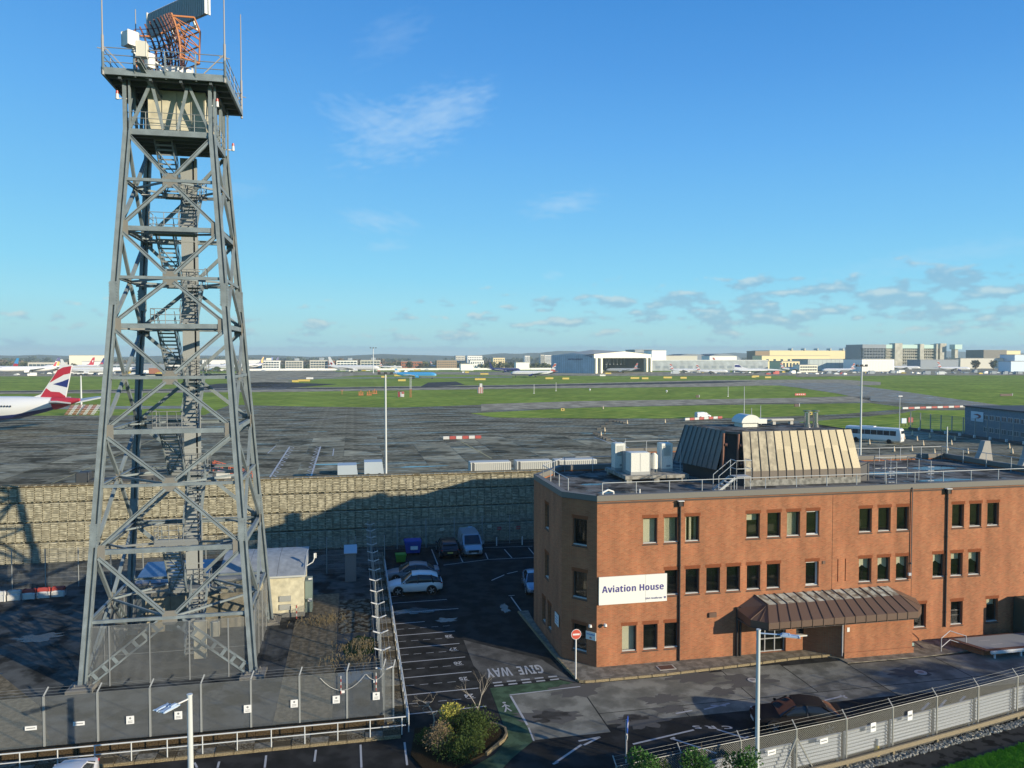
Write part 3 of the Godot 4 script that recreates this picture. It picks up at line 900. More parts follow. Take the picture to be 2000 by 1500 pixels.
	for k in 4:
		var fx := MB.new()
		var cx := [-72.0, -43.0, -4.0, 35.5][k] as float
		var wx := [44.0, 14.0, 32.0, 31.0][k] as float
		fx.box(Vector3(cx, 36.6, -27), Vector3(wx, 6.4, 44))
		obj("fascia", fx, slate if k == 0 else teal, mb)
		for i in 5:
			var sl := MB.new()
			sl.box(Vector3(cx, 11 + i * 4.9, -7.5), Vector3(wx * 0.9, 1.3, 5))
			obj("balcony", sl, slate if k == 0 else conc, mb)
		for i in 8:
			var ml := MB.new()
			ml.box(Vector3(cx - wx * 0.42 + wx * 0.84 * i / 7.0, 21, -8), Vector3(0.7, 27, 2.5))
			obj("mullion", ml, slate if k == 0 else conc, mb)
	for k in 4:
		var pr_ := MB.new()
		var cx := [-28.5, 16.0, 57.0, 45.0][k] as float
		pr_.box(Vector3(cx, 21.5 - 1.0 * (k % 2), -9), Vector3([14.0, 7.4, 12.0, 3.0][k], 41, 14))
		obj("stair_tower", pr_, conc, mb)
	var tw := thing("roof_cabin", "small glazed control cabin on a stalk right of the maintenance block", "building", V(990, 0, 1115))
	var s := MB.new()
	s.box(Vector3(-2, 16, 0), Vector3(6, 32, 8))
	obj("shaft", s, conc, tw)
	var cb := MB.new()
	cb.box(Vector3(0, 36, 0), Vector3(14, 8, 12))
	obj("cabin", cb, teal, tw)
	block("low_hangar", "low dark hangar at the foot of the maintenance block", 877, 946.3, 1060, 30, 14.5, slate)
	block("brown_block", "brown-grey block with yellow panels at far right", 1077.5, 1124.8, 1150, 40, 31, mat("grey_brown", 0.2, 0.19, 0.16, 0.8))
	block("yellow_hangar", "yellow-panelled wing right of the brown-grey block", 1134.6, 1163.5, 1160, 30, 30.3, yellow)
	block("low_hangar", "pale low hangar under the yellow-panelled wing", 1072.3, 1130.8, 1080, 30, 22.8, bluec)
	block("low_hangar", "low blue-white shed at the right edge of the picture", 838.4, 906.1, 850, 20, 13.4, bluec)
	block("low_depot", "long pale shed below the control cabin", 986, 1069.8, 1100, 20, 16.8, stone)

# ---------------------------------------------------------------- lattice radar tower
func tw(y: float) -> float:
	return 4.76 - 0.0703 * minf(y, 33.05)

# a point on face f (0 near, 1 far, 2 left, 3 right), s from -1 to 1 across it, moved out by d
func tf(f: int, s: float, y: float, d := 0.0) -> Vector3:
	var w := tw(y)
	match f:
		0: return Vector3(s * w, y, w + d)
		1: return Vector3(s * w, y, -w - d)
		2: return Vector3(-w - d, y, s * w)
	return Vector3(w + d, y, s * w)

func wires(b: MB, p0: Vector3, p1: Vector3, y0: float, y1: float, step: float, t: float, hstep: float):
	var l := Vector2(p1.x - p0.x, p1.z - p0.z).length()
	var n := int(l / step)
	var u := (p1 - p0).normalized()
	var nr := u.cross(Vector3.UP).normalized()
	for i in n:
		var c := p0.lerp(p1, (i + 0.5) / n)
		b.quad(c - u * t + Vector3(0, y0, 0) - nr * t * 0.5, c + u * t + Vector3(0, y0, 0) - nr * t * 0.5, c + u * t + Vector3(0, y1, 0) - nr * t * 0.5, c - u * t + Vector3(0, y1, 0) - nr * t * 0.5)
		b.quad(c + u * t + Vector3(0, y0, 0) + nr * t * 0.5, c - u * t + Vector3(0, y0, 0) + nr * t * 0.5, c - u * t + Vector3(0, y1, 0) + nr * t * 0.5, c + u * t + Vector3(0, y1, 0) + nr * t * 0.5)
	var m := int((y1 - y0) / hstep)
	for k in m + 1:
		var y := y0 + (y1 - y0) * k / m
		b.bar(p0 + Vector3(0, y, 0) + nr * t * 1.2, p1 + Vector3(0, y, 0) + nr * t * 1.2, t, t * 1.6)

func rail(b: MB, pts: Array, h: float, r := 0.022, spacing := 1.2, mids := 1):
	for i in pts.size() - 1:
		var a: Vector3 = pts[i]
		var c: Vector3 = pts[i + 1]
		var n := maxi(1, int(round(a.distance_to(c) / spacing)))
		for k in n + 1:
			var p := a.lerp(c, k / float(n))
			b.tube(p, p + Vector3(0, h, 0), r, r, 6)
		for k in mids + 1:
			var y := h * (1.0 - k / float(mids + 1))
			b.tube(a + Vector3(0, y, 0), c + Vector3(0, y, 0), r, r, 6)

func tower():
	var galv := mat("galvanised_steel", 0.3, 0.36, 0.38, 0.6, "fine", 0.5, 0.1, "soft", 0.2)
	var plate_m := mat("weathered_plate", 0.25, 0.24, 0.21, 0.7, "fine", 0.6, 0.1)
	var railm := mat("galvanised_rail", 0.33, 0.35, 0.35, 0.5, "fine", 0.9, 0.3)
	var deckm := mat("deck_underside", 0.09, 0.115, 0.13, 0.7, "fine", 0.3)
	var t := thing("lattice_radar_tower", "tall grey steel lattice tower with zigzag stairs, carrying a radar on its railed top deck", "radar tower", V(-10.85, 0, 53.2))
	var N := [33.05, 27.17, 21.27, 14.92, 7.85, 0.0]
	var C := [30.13, 24.19, 18.15, 11.73, 3.82]
	for sx in [-1, 1]:
		for sz in [1, -1]:
			var b := MB.new()
			var w0 := tw(0.0)
			var w1 := tw(33.05)
			for q in [[-0.1, 0.22], [0.17, 0.09]]:
				b.bar(Vector3(sx * w0 + q[0] * 1.1, 0.25, sz * w0), Vector3(sx * w1 + q[0] * 0.95, 33.05, sz * w1), q[1], 0.36, Vector3(0, 0, 1))
			b.bar(Vector3(sx * w0 + 0.07, 0.25, sz * w0), Vector3(sx * w1 + 0.07, 33.05, sz * w1), 0.16, 0.05, Vector3(0, 0, 1))
			for q in [[-0.1, 0.24], [0.17, 0.1]]:
				b.bar(Vector3(sx * w1 + q[0], 33.05, sz * w1), Vector3(sx * w1 + q[0], 36.1, sz * w1), q[1] * 0.85, 0.3, Vector3(0, 0, 1))
			var leg := obj("leg", b, galv, t)
			for y in [23.2, 8.9]:
				var sp := MB.new()
				var p := Vector3(sx * tw(y), y, sz * tw(y))
				sp.box(p + Vector3(0, 0, 0.2), Vector3(0.42, 1.4, 0.04))
				sp.box(p - Vector3(0, 0, 0.2), Vector3(0.42, 1.4, 0.04))
				for k in 8:
					for e in [-1, 1]:
						sp.box(p + Vector3(e * 0.21, -0.6 + k * 0.17, 0.21), Vector3(0.08, 0.06, 0.08))
				obj("splice_plate", sp, galv, leg)
			var f := MB.new()
			f.cbox(Vector3(sx * w0, 0.12, sz * w0), Vector3(1.5, 0.24, 1.5), 0.04)
			f.box(Vector3(sx * w0, 0.27, sz * w0), Vector3(0.9, 0.06, 0.9))
			for k in 4:
				f.tube(Vector3(sx * w0 + [0.34, -0.34, 0.34, -0.34][k], 0.24, sz * w0 + [0.34, 0.34, -0.34, -0.34][k]), Vector3(sx * w0 + [0.34, -0.34, 0.34, -0.34][k], 0.42, sz * w0 + [0.34, 0.34, -0.34, -0.34][k]), 0.04)
			obj("footing", f, mat("footing_concrete", 0.3, 0.29, 0.26, 0.9, "grit", 1.0), leg)
	var nf := [Vector3(0, 0, 1), Vector3(0, 0, -1), Vector3(-1, 0, 0), Vector3(1, 0, 0)]
	for f in 4:
		var n: Vector3 = nf[f]
		for i in 5:
			var e := 0.93
			for s in [-1.0, 1.0]:
				var b := MB.new()
				b.dbar(tf(f, s * e, N[i] - 0.3), tf(f, s * 0.07, C[i] + 0.26), 0.215, 0.18, n)
				obj("brace", b, galv, t)
				var q := MB.new()
				if i < 4:
					q.dbar(tf(f, s * 0.07, C[i] - 0.26), tf(f, s * e, N[i + 1] + 0.3), 0.215, 0.18, n)
				else:
					# the bottom braces are pairs of channels laced with tie plates
					var a := tf(f, s * 0.12, C[i] - 0.35)
					var c := tf(f, s * 0.93, 0.45)
					var d := (c - a).normalized()
					var side := d.cross(n).normalized()
					for k in [-1.0, 1.0]:
						q.cbar(a + side * 0.26 * k, c + side * 0.26 * k, 0.1, 0.14, n, 0.03)
					for k in 7:
						var p := a.lerp(c, (k + 0.5) / 7.0)
						q.bar(p - side * 0.26, p + side * 0.26, 0.03, 0.2, d)
				obj("brace", q, galv, t)
			var h := MB.new()
			h.cbar(tf(f, -0.95, C[i], 0.06), tf(f, 0.95, C[i], 0.06), 0.18, 0.18, n, 0.035)
			obj("beam", h, galv, t)
			var g := MB.new()
			g.plate(tf(f, 0.0, C[i], 0.04), Vector3.UP.cross(n), Vector3.UP, [Vector2(-0.3, -0.42), Vector2(0.3, -0.42), Vector2(0.42, -0.28), Vector2(0.42, 0.28), Vector2(0.3, 0.42), Vector2(-0.3, 0.42), Vector2(-0.42, 0.28), Vector2(-0.42, -0.28)], 0.02)
			obj("gusset_plate", g, plate_m, t)
			if i < 4:
				var m := MB.new()
				m.cbar(tf(f, -0.95, N[i + 1]), tf(f, 0.95, N[i + 1]), 0.28, 0.22, n, 0.04)
				obj("beam", m, galv, t)
				for s in [-1.0, 1.0]:
					var gp := MB.new()
					gp.plate(tf(f, s * 0.9, N[i + 1], 0.05), Vector3.UP.cross(n), Vector3.UP, [Vector2(-0.2, -0.45), Vector2(0.2, -0.45), Vector2(0.2, 0.45), Vector2(-0.2, 0.45)], 0.02)
					obj("gusset_plate", gp, plate_m, t)
		var top := MB.new()
		top.cbar(tf(f, -0.98, 33.05), tf(f, 0.98, 33.05), 0.34, 0.2, n, 0.04)
		obj("beam", top, galv, t)
		# the W of struts between the cabin floor and the top deck
		for q in [[-0.93, -0.43], [-0.17, -0.43], [0.17, 0.43], [0.93, 0.43]]:
			var b := MB.new()
			b.cbar(tf(f, q[0], 33.3), tf(f, q[1], 36.1), 0.17, 0.14, n, 0.03)
			obj("brace", b, galv, t)
	# flat bracing diamonds at the mid levels, corner ties at the main ones
	for i in 5:
		var b := MB.new()
		var y: float = C[i]
		for q in [[0, 2], [0, 3], [1, 2], [1, 3]]:
			b.bar(tf(q[0], 0.0, y), tf(q[1], 0.0, y), 0.12, 0.12)
		if i < 4:
			for q in [[0, 1], [1, 1], [0, -1], [1, -1]]:
				b.bar(tf(q[0], 0.45 * q[1], N[i + 1]), Vector3(q[1] * tw(N[i + 1]), N[i + 1], (tw(N[i + 1]) * 0.45) * (1 if q[0] == 0 else -1)), 0.1, 0.1)
		obj("plan_brace", b, galv, t)
	# cable riser up the middle of the far side
	var rs := MB.new()
	rs.box(Vector3(-0.12, 16.5, -2.75), Vector3(0.75, 32.6, 0.3))
	rs.box(Vector3(0.47, 16.5, -2.72), Vector3(0.16, 32.6, 0.3))
	for k in 16:
		rs.box(Vector3(0.03, 1.2 + k * 2.0, -2.6), Vector3(1.3, 0.07, 0.05))
	var riser := obj("cable_riser", rs, mat("riser_grey", 0.36, 0.38, 0.37, 0.6, "fine", 0.5), t)
	var cb := MB.new()
	for k in 4:
		cb.tube(Vector3(0.29 + k * 0.035, 0.3, -2.72), Vector3(0.29 + k * 0.035, 32.7, -2.72), 0.022, 0.022, 5)
	obj("cable", cb, mat("black_cable", 0.02, 0.02, 0.022, 0.6), riser)
	# landings and stairs
	var stops := [[0, 33.05], [1, 30.13], [0, 27.17], [1, 24.19], [0, 21.27], [1, 18.15], [0, 14.92], [1, 11.73], [0, 7.85], [1, 3.82], [0, 0.3]]
	for i in stops.size():
		var y: float = stops[i][1]
		var near: bool = stops[i][0] == 0
		var z0 := 1.3 if near else -2.2
		var z1 := 2.3 if near else -1.3
		if i > 0 and i < 10:
			var l := MB.new()
			l.box(Vector3(-0.05, y - 0.03, (z0 + z1) / 2), Vector3(2.6, 0.06, z1 - z0))
			l.box(Vector3(-0.05, y - 0.12, z1), Vector3(2.6, 0.2, 0.06))
			l.box(Vector3(-0.05, y - 0.12, z0), Vector3(2.6, 0.2, 0.06))
			for e in [-1.0, 1.0]:
				l.bar(Vector3(e * 1.3 - 0.05, y - 0.15, (z0 + z1) / 2), Vector3(e * tw(y), y - 0.15, (z0 + z1) / 2 + 0.4), 0.1, 0.12)
			var lo := obj("landing", l, railm, t)
			var rl := MB.new()
			if near:
				rail(rl, [Vector3(-1.33, y, z0), Vector3(-1.33, y, z1), Vector3(1.23, y, z1), Vector3(1.23, y, z0)], 1.1, 0.024, 0.9, 2)
				rl.box(Vector3(-0.05, y + 0.08, z1), Vector3(2.56, 0.16, 0.02))
			else:
				rail(rl, [Vector3(-1.33, y, z1), Vector3(-1.33, y, z0), Vector3(1.23, y, z0), Vector3(1.23, y, z1)], 1.1, 0.024, 0.9, 2)
			obj("guard_rail", rl, railm, lo)
		if i < 10:
			var y2: float = stops[i + 1][1]
			var za := 1.3 if near else -1.3
			var xc := -0.68 if near else 0.62
			var a := Vector3(xc, y, za)
			var c := Vector3(xc, y2, -za)
			var s := MB.new()
			for e in [-0.5, 0.5]:
				s.bar(a + Vector3(e, -0.08, 0), c + Vector3(e, -0.08, 0), 0.05, 0.26)
			for e in [-0.5, 0.5]:
				for hh in [1.0, 0.55]:
					s.tube(a + Vector3(e, hh, 0), c + Vector3(e, hh, 0), 0.022, 0.022, 5)
				for k in 4:
					var p := a.lerp(c, (k + 0.3) / 4.0)
					s.tube(p + Vector3(e, 0, 0), p + Vector3(e, 1.0, 0), 0.02, 0.02, 5)
			s.bar(a.lerp(c, 0.15) + Vector3(-0.45, -0.25, 0), a.lerp(c, 0.6) + Vector3(0.45, -0.25, 0), 0.05, 0.05)
			s.bar(a.lerp(c, 0.95) + Vector3(-0.45, -0.25, 0), a.lerp(c, 0.5) + Vector3(0.45, -0.25, 0), 0.05, 0.05)
			var so := obj("stair", s, galv, t)
			var n := int((y - y2) / 0.24)
			var tm := MB.new()
			tm.box(Vector3.ZERO, Vector3(0.94, 0.035, 0.23))
			tm.box(Vector3(0, -0.05, 0.11), Vector3(0.94, 0.07, 0.012))
			var mesh := tm.done()
			for k in n:
				var o := MeshInstance3D.new()
				o.name = "tread"
				o.mesh = mesh
				o.material_override = railm
				o.position = a.lerp(c, (k + 0.5) / n)
				so.add_child(o, true)
	# cabin under the top deck
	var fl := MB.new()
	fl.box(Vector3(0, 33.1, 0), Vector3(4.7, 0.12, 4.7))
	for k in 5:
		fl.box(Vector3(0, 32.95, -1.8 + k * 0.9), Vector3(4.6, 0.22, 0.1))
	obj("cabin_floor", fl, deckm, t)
	var cab := MB.new()
	cab.cbox(Vector3(0.2, 34.55, -0.2), Vector3(3.4, 2.8, 3.4), 0.04)
	var cabo := obj("cabin", cab, mat("cabin_cream", 0.62, 0.58, 0.44, 0.6, "soft", 0.2), t)
	var cs := MB.new()
	for k in 3:
		cs.box(Vector3(-0.65 + k * 0.85, 34.5, 1.505), Vector3(0.03, 2.6, 0.02))
	obj("panel_joint", cs, mat("joint_grey", 0.3, 0.29, 0.24, 0.7), cabo)
	var cr := MB.new()
	for f in 4:
		rail(cr, [tf(f, -0.95, 33.1), tf(f, 0.95, 33.1)], 1.15, 0.022, 0.9, 2)
	obj("guard_rail", cr, railm, t)
	# the top deck
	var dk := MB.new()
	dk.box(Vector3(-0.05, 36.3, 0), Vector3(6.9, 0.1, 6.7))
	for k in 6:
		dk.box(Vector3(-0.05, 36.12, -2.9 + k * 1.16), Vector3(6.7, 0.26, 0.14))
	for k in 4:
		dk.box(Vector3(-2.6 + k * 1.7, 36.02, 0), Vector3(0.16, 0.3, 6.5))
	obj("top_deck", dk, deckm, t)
	var ed := MB.new()
	for s in [-1.0, 1.0]:
		ed.cbar(Vector3(-3.5, 36.25, s * 3.4), Vector3(3.4, 36.25, s * 3.4), 0.4, 0.14, Vector3(0, 0, s), 0.03)
		ed.cbar(Vector3(-0.05 + s * 3.5, 36.25, -3.4), Vector3(-0.05 + s * 3.5, 36.25, 3.4), 0.4, 0.14, Vector3(s, 0, 0), 0.03)
	obj("deck_edge_beam", ed, galv, t)
	var dr := MB.new()
	rail(dr, [Vector3(-3.5, 36.35, 3.4), Vector3(3.4, 36.35, 3.4), Vector3(3.4, 36.35, -3.4), Vector3(-3.5, 36.35, -3.4), Vector3(-3.5, 36.35, 3.4)], 1.25, 0.028, 1.75, 2)
	obj("guard_rail", dr, railm, t)
	for k in 5:
		var b := MB.new()
		var x := -3.4 + k * 1.7
		b.bar(Vector3(x, 36.35, 3.49), Vector3(x, 37.3, 3.49), 0.09, 0.09)
		b.bar(Vector3(x, 36.0, 3.3), Vector3(x, 36.4, 3.5), 0.07, 0.07)
		obj("rail_bracket", b, galv, t)
	for q in [[Vector3(-3.45, 36.0, 3.4), 2.3, 4.6], [Vector3(3.35, 36.0, 3.4), 2.3, 4.8], [Vector3(3.4, 35.9, -3.4), 2.6, 4.5], [Vector3(-3.3, 36.3, -3.3), 2.0, 4.4]]:
		var b := MB.new()
		b.tube(q[0], q[0] + Vector3(0, q[1], 0), 0.075)
		b.tube(q[0] + Vector3(0, q[1], 0), q[0] + Vector3(0, q[1] + q[2], 0), 0.045, 0.03)
		b.bar(q[0] + Vector3(0, 1.7, 0), q[0] + Vector3(-signf(q[0].x) * 1.2, 0.45, 0), 0.06, 0.06)
		b.bar(q[0] + Vector3(-0.3, 1.55, 0), q[0] + Vector3(0.3, 1.45, 0), 0.05, 0.05)
		obj("whip_aerial", b, mat("aerial_grey", 0.3, 0.29, 0.28, 0.6), t)
	var red := mat("lamp_red", 0.45, 0.06, 0.05, 0.3)
	for q in [Vector3(-2.95, 35.2, 2.5), Vector3(2.75, 35.1, 2.5), Vector3(2.95, 33.7, -2.4)]:
		var b := MB.new()
		b.bar(Vector3(signf(q.x) * 2.4, q.y - 0.25, q.z), q + Vector3(0, -0.25, 0), 0.06, 0.06)
		b.tube(q + Vector3(0, -0.3, 0), q + Vector3(0, 0.02, 0), 0.1, 0.085)
		var o := obj("obstruction_light", b, mat("lamp_white", 0.6, 0.6, 0.58, 0.4), t)
		var l := MB.new()
		l.tube(q + Vector3(0, 0.02, 0), q + Vector3(0, 0.2, 0), 0.09, 0.07)
		obj("lens", l, red, o)
	var hb := MB.new()
	hb.hbar(Vector3(-0.75, 35.35, 1.3), Vector3(-1.35, 36.75, 4.15), 0.3, 0.34, Vector3(0, 1, 0.4), 0.05)
	obj("hoist_beam", hb, galv, t)
	var hx := MB.new()
	hx.cbox(Vector3(-1.25, 37.55, 3.55), Vector3(0.6, 0.9, 0.5), 0.03)
	obj("hoist_box", hx, mat("cream_box", 0.6, 0.58, 0.5, 0.6), t)
	# wire enclosure round the foot
	for f in 4:
		var a := tf(f, -0.93, 0.0, -0.1)
		var c := tf(f, 0.93, 0.0, -0.1)
		a.y = 0.0
		c.y = 0.0
		var b := MB.new()
		wires(b, a, c, 0.1, 3.6, 0.06, 0.009, 1.2)
		var mp := obj("mesh_panel", b, railm, t)
		mp.set_meta("kind", "stuff")
		var p := MB.new()
		for k in 4:
			var q := a.lerp(c, (k + 0.5) / 4.0)
			p.bar(q, q + Vector3(0, 3.6, 0), 0.07, 0.07, Vector3.RIGHT)
		obj("mesh_post", p, railm, t)
	for k in 2:
		var cbx := MB.new()
		cbx.cbox(Vector3([1.5, 2.35][k], [2.0, 2.6][k], 3.4), Vector3([0.75, 0.55][k], [2.3, 0.9][k], 0.4), 0.03)
		obj("control_box", cbx, M["cabin_cream"], t)
	radar()

func radar():
	var orange := mat("antenna_orange", 0.52, 0.2, 0.07, 0.55, "fine", 0.6)
	var rust := mat("antenna_red_lead", 0.17, 0.06, 0.05, 0.6, "fine", 0.6)
	var white := mat("antenna_white", 0.66, 0.66, 0.64, 0.5)
	var grey := mat("array_grey", 0.48, 0.52, 0.54, 0.5, "fine", 0.5)
	var a := thing("radar_antenna", "rotating radar with an orange latticed dish under a long grey slotted array", "radar antenna", V(-10.85, 36.35, 53.2))
	var u := Vector3(0.687, 0, 0.727)          # along the dish, towards the camera at its right end
	var n := Vector3(-0.727, 0, 0.687)         # the way it looks
	var b := MB.new()
	b.tube(Vector3(0, 0, 0), Vector3(0, 0.9, 0), 0.75, 0.55, 16)
	b.tube(Vector3(0, 0.9, 0), Vector3(0, 1.3, 0), 0.95, 0.95, 16)
	obj("pedestal", b, white, a)
	var ped := MB.new()
	for s in [-1.0, 1.0]:
		ped.bar(u * 1.6 * s + Vector3(0, 1.0, 0), u * 0.6 * s - n * 0.9 + Vector3(0, 0.1, 0), 0.12, 0.12)
		ped.bar(u * 1.9 * s + n * 0.2 + Vector3(0, 1.05, 0), u * 1.9 * s + n * 0.2 + Vector3(0, 0.1, 0), 0.1, 0.1)
	ped.box(Vector3(0, 0.12, 0), Vector3(4.4, 0.14, 1.4), Basis(u, Vector3.UP, -n))
	obj("base_frame", ped, white, a)
	# dish: s along u, h up; the face is hollow
	var dish := func(s: float, h: float) -> Vector3:
		return u * s + Vector3(0, 1.15 + h, 0) + n * (0.15 + 0.2 * s * s + 0.12 * (h - 0.4) * (h - 0.4) * (0.6 if h < 0.4 else 1.0))
	for k in 15:
		var s := -2.45 + 4.9 * k / 14.0
		var top := 3.25 - 0.12 * s * s
		var r := MB.new()
		var last: Vector3 = dish.call(s, 0.0)
		for i in range(1, 8):
			var p: Vector3 = dish.call(s, top * i / 7.0)
			r.bar(last, p, 0.04, 0.1, n)
			last = p
		obj("dish_rib", r, orange if k in [0, 14] else rust, a)
	for k in 15:
		var h := 3.2 * k / 14.0
		var r := MB.new()
		for i in 12:
			var s0 := -2.45 + 4.9 * i / 12.0
			var s1 := s0 + 4.9 / 12.0
			if h > 3.25 - 0.12 * maxf(s0 * s0, s1 * s1):
				continue
			r.bar(dish.call(s0, h), dish.call(s1, h), 0.03, 0.035)
		obj("dish_slat", r, grey if k % 3 else rust, a)
	# the truss behind it
	for k in 4:
		var s := [-2.45, -0.8, 0.8, 2.45][k] as float
		var f := MB.new()
		var bk := [Vector3(0, 1.25, 0) + n * 0.1 + u * s, Vector3(0, 3.2, 0) + n * 0.0 + u * s, Vector3(0, 3.95, 0) + n * 0.4 + u * s]
		for i in 2:
			f.tube(bk[i], bk[i + 1], 0.06, 0.06, 6)
		f.tube(bk[0], dish.call(s, 0.1), 0.06, 0.06, 6)
		f.tube(bk[2], dish.call(s, 2.4), 0.06, 0.06, 6)
		for i in 5:
			f.tube((bk[0] as Vector3).lerp(bk[1], i / 4.0), dish.call(s, 0.35 + i * 0.5), 0.035, 0.035, 5)
			if i < 4:
				f.tube((bk[0] as Vector3).lerp(bk[1], i / 4.0), dish.call(s, 0.85 + i * 0.5), 0.035, 0.035, 5)
		obj("truss_frame", f, orange, a)
	for k in 3:
		var f := MB.new()
		var y := [1.25, 2.3, 3.2][k] as float
		f.tube(Vector3(0, y, 0) + n * 0.05 - u * 2.45, Vector3(0, y, 0) + n * 0.05 + u * 2.45, 0.05, 0.05, 6)
		for i in 3:
			f.tube(Vector3(0, y, 0) + n * 0.05 + u * (-2.2 + i * 1.47), Vector3(0, y + 0.9, 0) + n * 0.05 + u * (-1.47 + i * 1.47), 0.035, 0.035, 5)
		obj("truss_rail", f, orange, a)
	# feed horn on its boom
	var boom := MB.new()
	boom.path([n * 0.4 + Vector3(0, 0.4, 0), n * 2.0 + Vector3(0, 0.75, 0), n * 2.75 + Vector3(0, 1.35, 0), n * 3.0 + Vector3(0, 1.9, 0)], 0.09, 8)
	boom.path([n * 0.4 + u * 0.3 + Vector3(0, 0.9, 0), n * 2.9 + u * 0.25 + Vector3(0, 1.7, 0)], 0.06, 6)
	boom.path([n * 0.4 - u * 0.3 + Vector3(0, 0.9, 0), n * 2.9 - u * 0.25 + Vector3(0, 1.7, 0)], 0.06, 6)
	obj("feed_boom", boom, white, a)
	var hn := MB.new()
	hn.cbox(n * 3.1 + Vector3(0, 2.3, 0), Vector3(0.8, 0.9, 0.75), 0.05, Basis(u, Vector3.UP, -n))
	hn.cbox(n * 2.5 + Vector3(0, 2.1, 0.1), Vector3(0.5, 0.5, 0.6), 0.05, Basis(u, Vector3.UP, -n))
	hn.cbox(n * 2.0 + u * 0.2 + Vector3(0, 1.3, 0), Vector3(0.5, 0.9, 0.5), 0.05, Basis(u, Vector3.UP, -n))
	obj("feed_horn", hn, white, a)
	# the slotted array on top
	var st := MB.new()
	for s in [-1.2, 1.2]:
		st.bar(u * s - n * 0.6 + Vector3(0, 3.8, 0), u * s - n * 0.25 + Vector3(0, 4.6, 0), 0.12, 0.12)
	st.bar(-n * 0.35 + Vector3(0, 3.9, 0) - u * 1.6, -n * 0.35 + Vector3(0, 3.9, 0) + u * 1.6, 0.12, 0.12)
	obj("array_mount", st, white, a)
	for k in 32:
		var p := MB.new()
		var s := -3.17 + 6.34 * (k + 0.5) / 32.0
		p.cbox(u * s + Vector3(0, 4.92, 0), Vector3(0.165, 1.6, 0.26), 0.03, Basis(u, Vector3.UP, -n))
		obj("array_column", p, grey, a)
	var ec := MB.new()
	for s in [-3.22, 3.22]:
		ec.box(u * s + Vector3(0, 4.92, 0), Vector3(0.08, 1.66, 0.4), Basis(u, Vector3.UP, -n))
	ec.box(Vector3(0, 4.98, 0) - n * 0.17, Vector3(6.3, 0.8, 0.06), Basis(u, Vector3.UP, -n))
	obj("array_end_cap", ec, white, a)

# ---------------------------------------------------------------- brick office building
# one wall sheet with openings; org is its lower left corner seen from outside, ex runs right, holes are [x0, x1, y0, y1]
func wall_face(b: MB, org: Vector3, ex: Vector3, w: float, h: float, holes: Array, depth: float):
	var n := ex.cross(Vector3.UP)
	var xs := [0.0, w]
	var ys := [0.0, h]
	for q in holes:
		for k in 2:
			if not xs.has(q[k]): xs.append(q[k])
			if not ys.has(q[k + 2]): ys.append(q[k + 2])
	xs.sort()
	ys.sort()
	var P := func(x: float, y: float, d: float) -> Vector3: return org + ex * x + Vector3(0, y, 0) - n * d
	for i in xs.size() - 1:
		for j in ys.size() - 1:
			var cx: float = (xs[i] + xs[i + 1]) * 0.5
			var cy: float = (ys[j] + ys[j + 1]) * 0.5
			var open := false
			for q in holes:
				if cx > q[0] and cx < q[1] and cy > q[2] and cy < q[3]:
					open = true
			if not open:
				b.quad(P.call(xs[i], ys[j], 0.0), P.call(xs[i + 1], ys[j], 0.0), P.call(xs[i + 1], ys[j + 1], 0.0), P.call(xs[i], ys[j + 1], 0.0))
				b.quad(P.call(xs[i + 1], ys[j], depth), P.call(xs[i], ys[j], depth), P.call(xs[i], ys[j + 1], depth), P.call(xs[i + 1], ys[j + 1], depth))
	for q in holes:
		b.quad(P.call(q[0], q[2], 0.0), P.call(q[0], q[3], 0.0), P.call(q[0], q[3], depth), P.call(q[0], q[2], depth))
		b.quad(P.call(q[1], q[3], 0.0), P.call(q[1], q[2], 0.0), P.call(q[1], q[2], depth), P.call(q[1], q[3], depth))
		b.quad(P.call(q[0], q[3], 0.0), P.call(q[1], q[3], 0.0), P.call(q[1], q[3], depth), P.call(q[0], q[3], depth))
		b.quad(P.call(q[1], q[2], 0.0), P.call(q[0], q[2], 0.0), P.call(q[0], q[2], depth), P.call(q[1], q[2], depth))

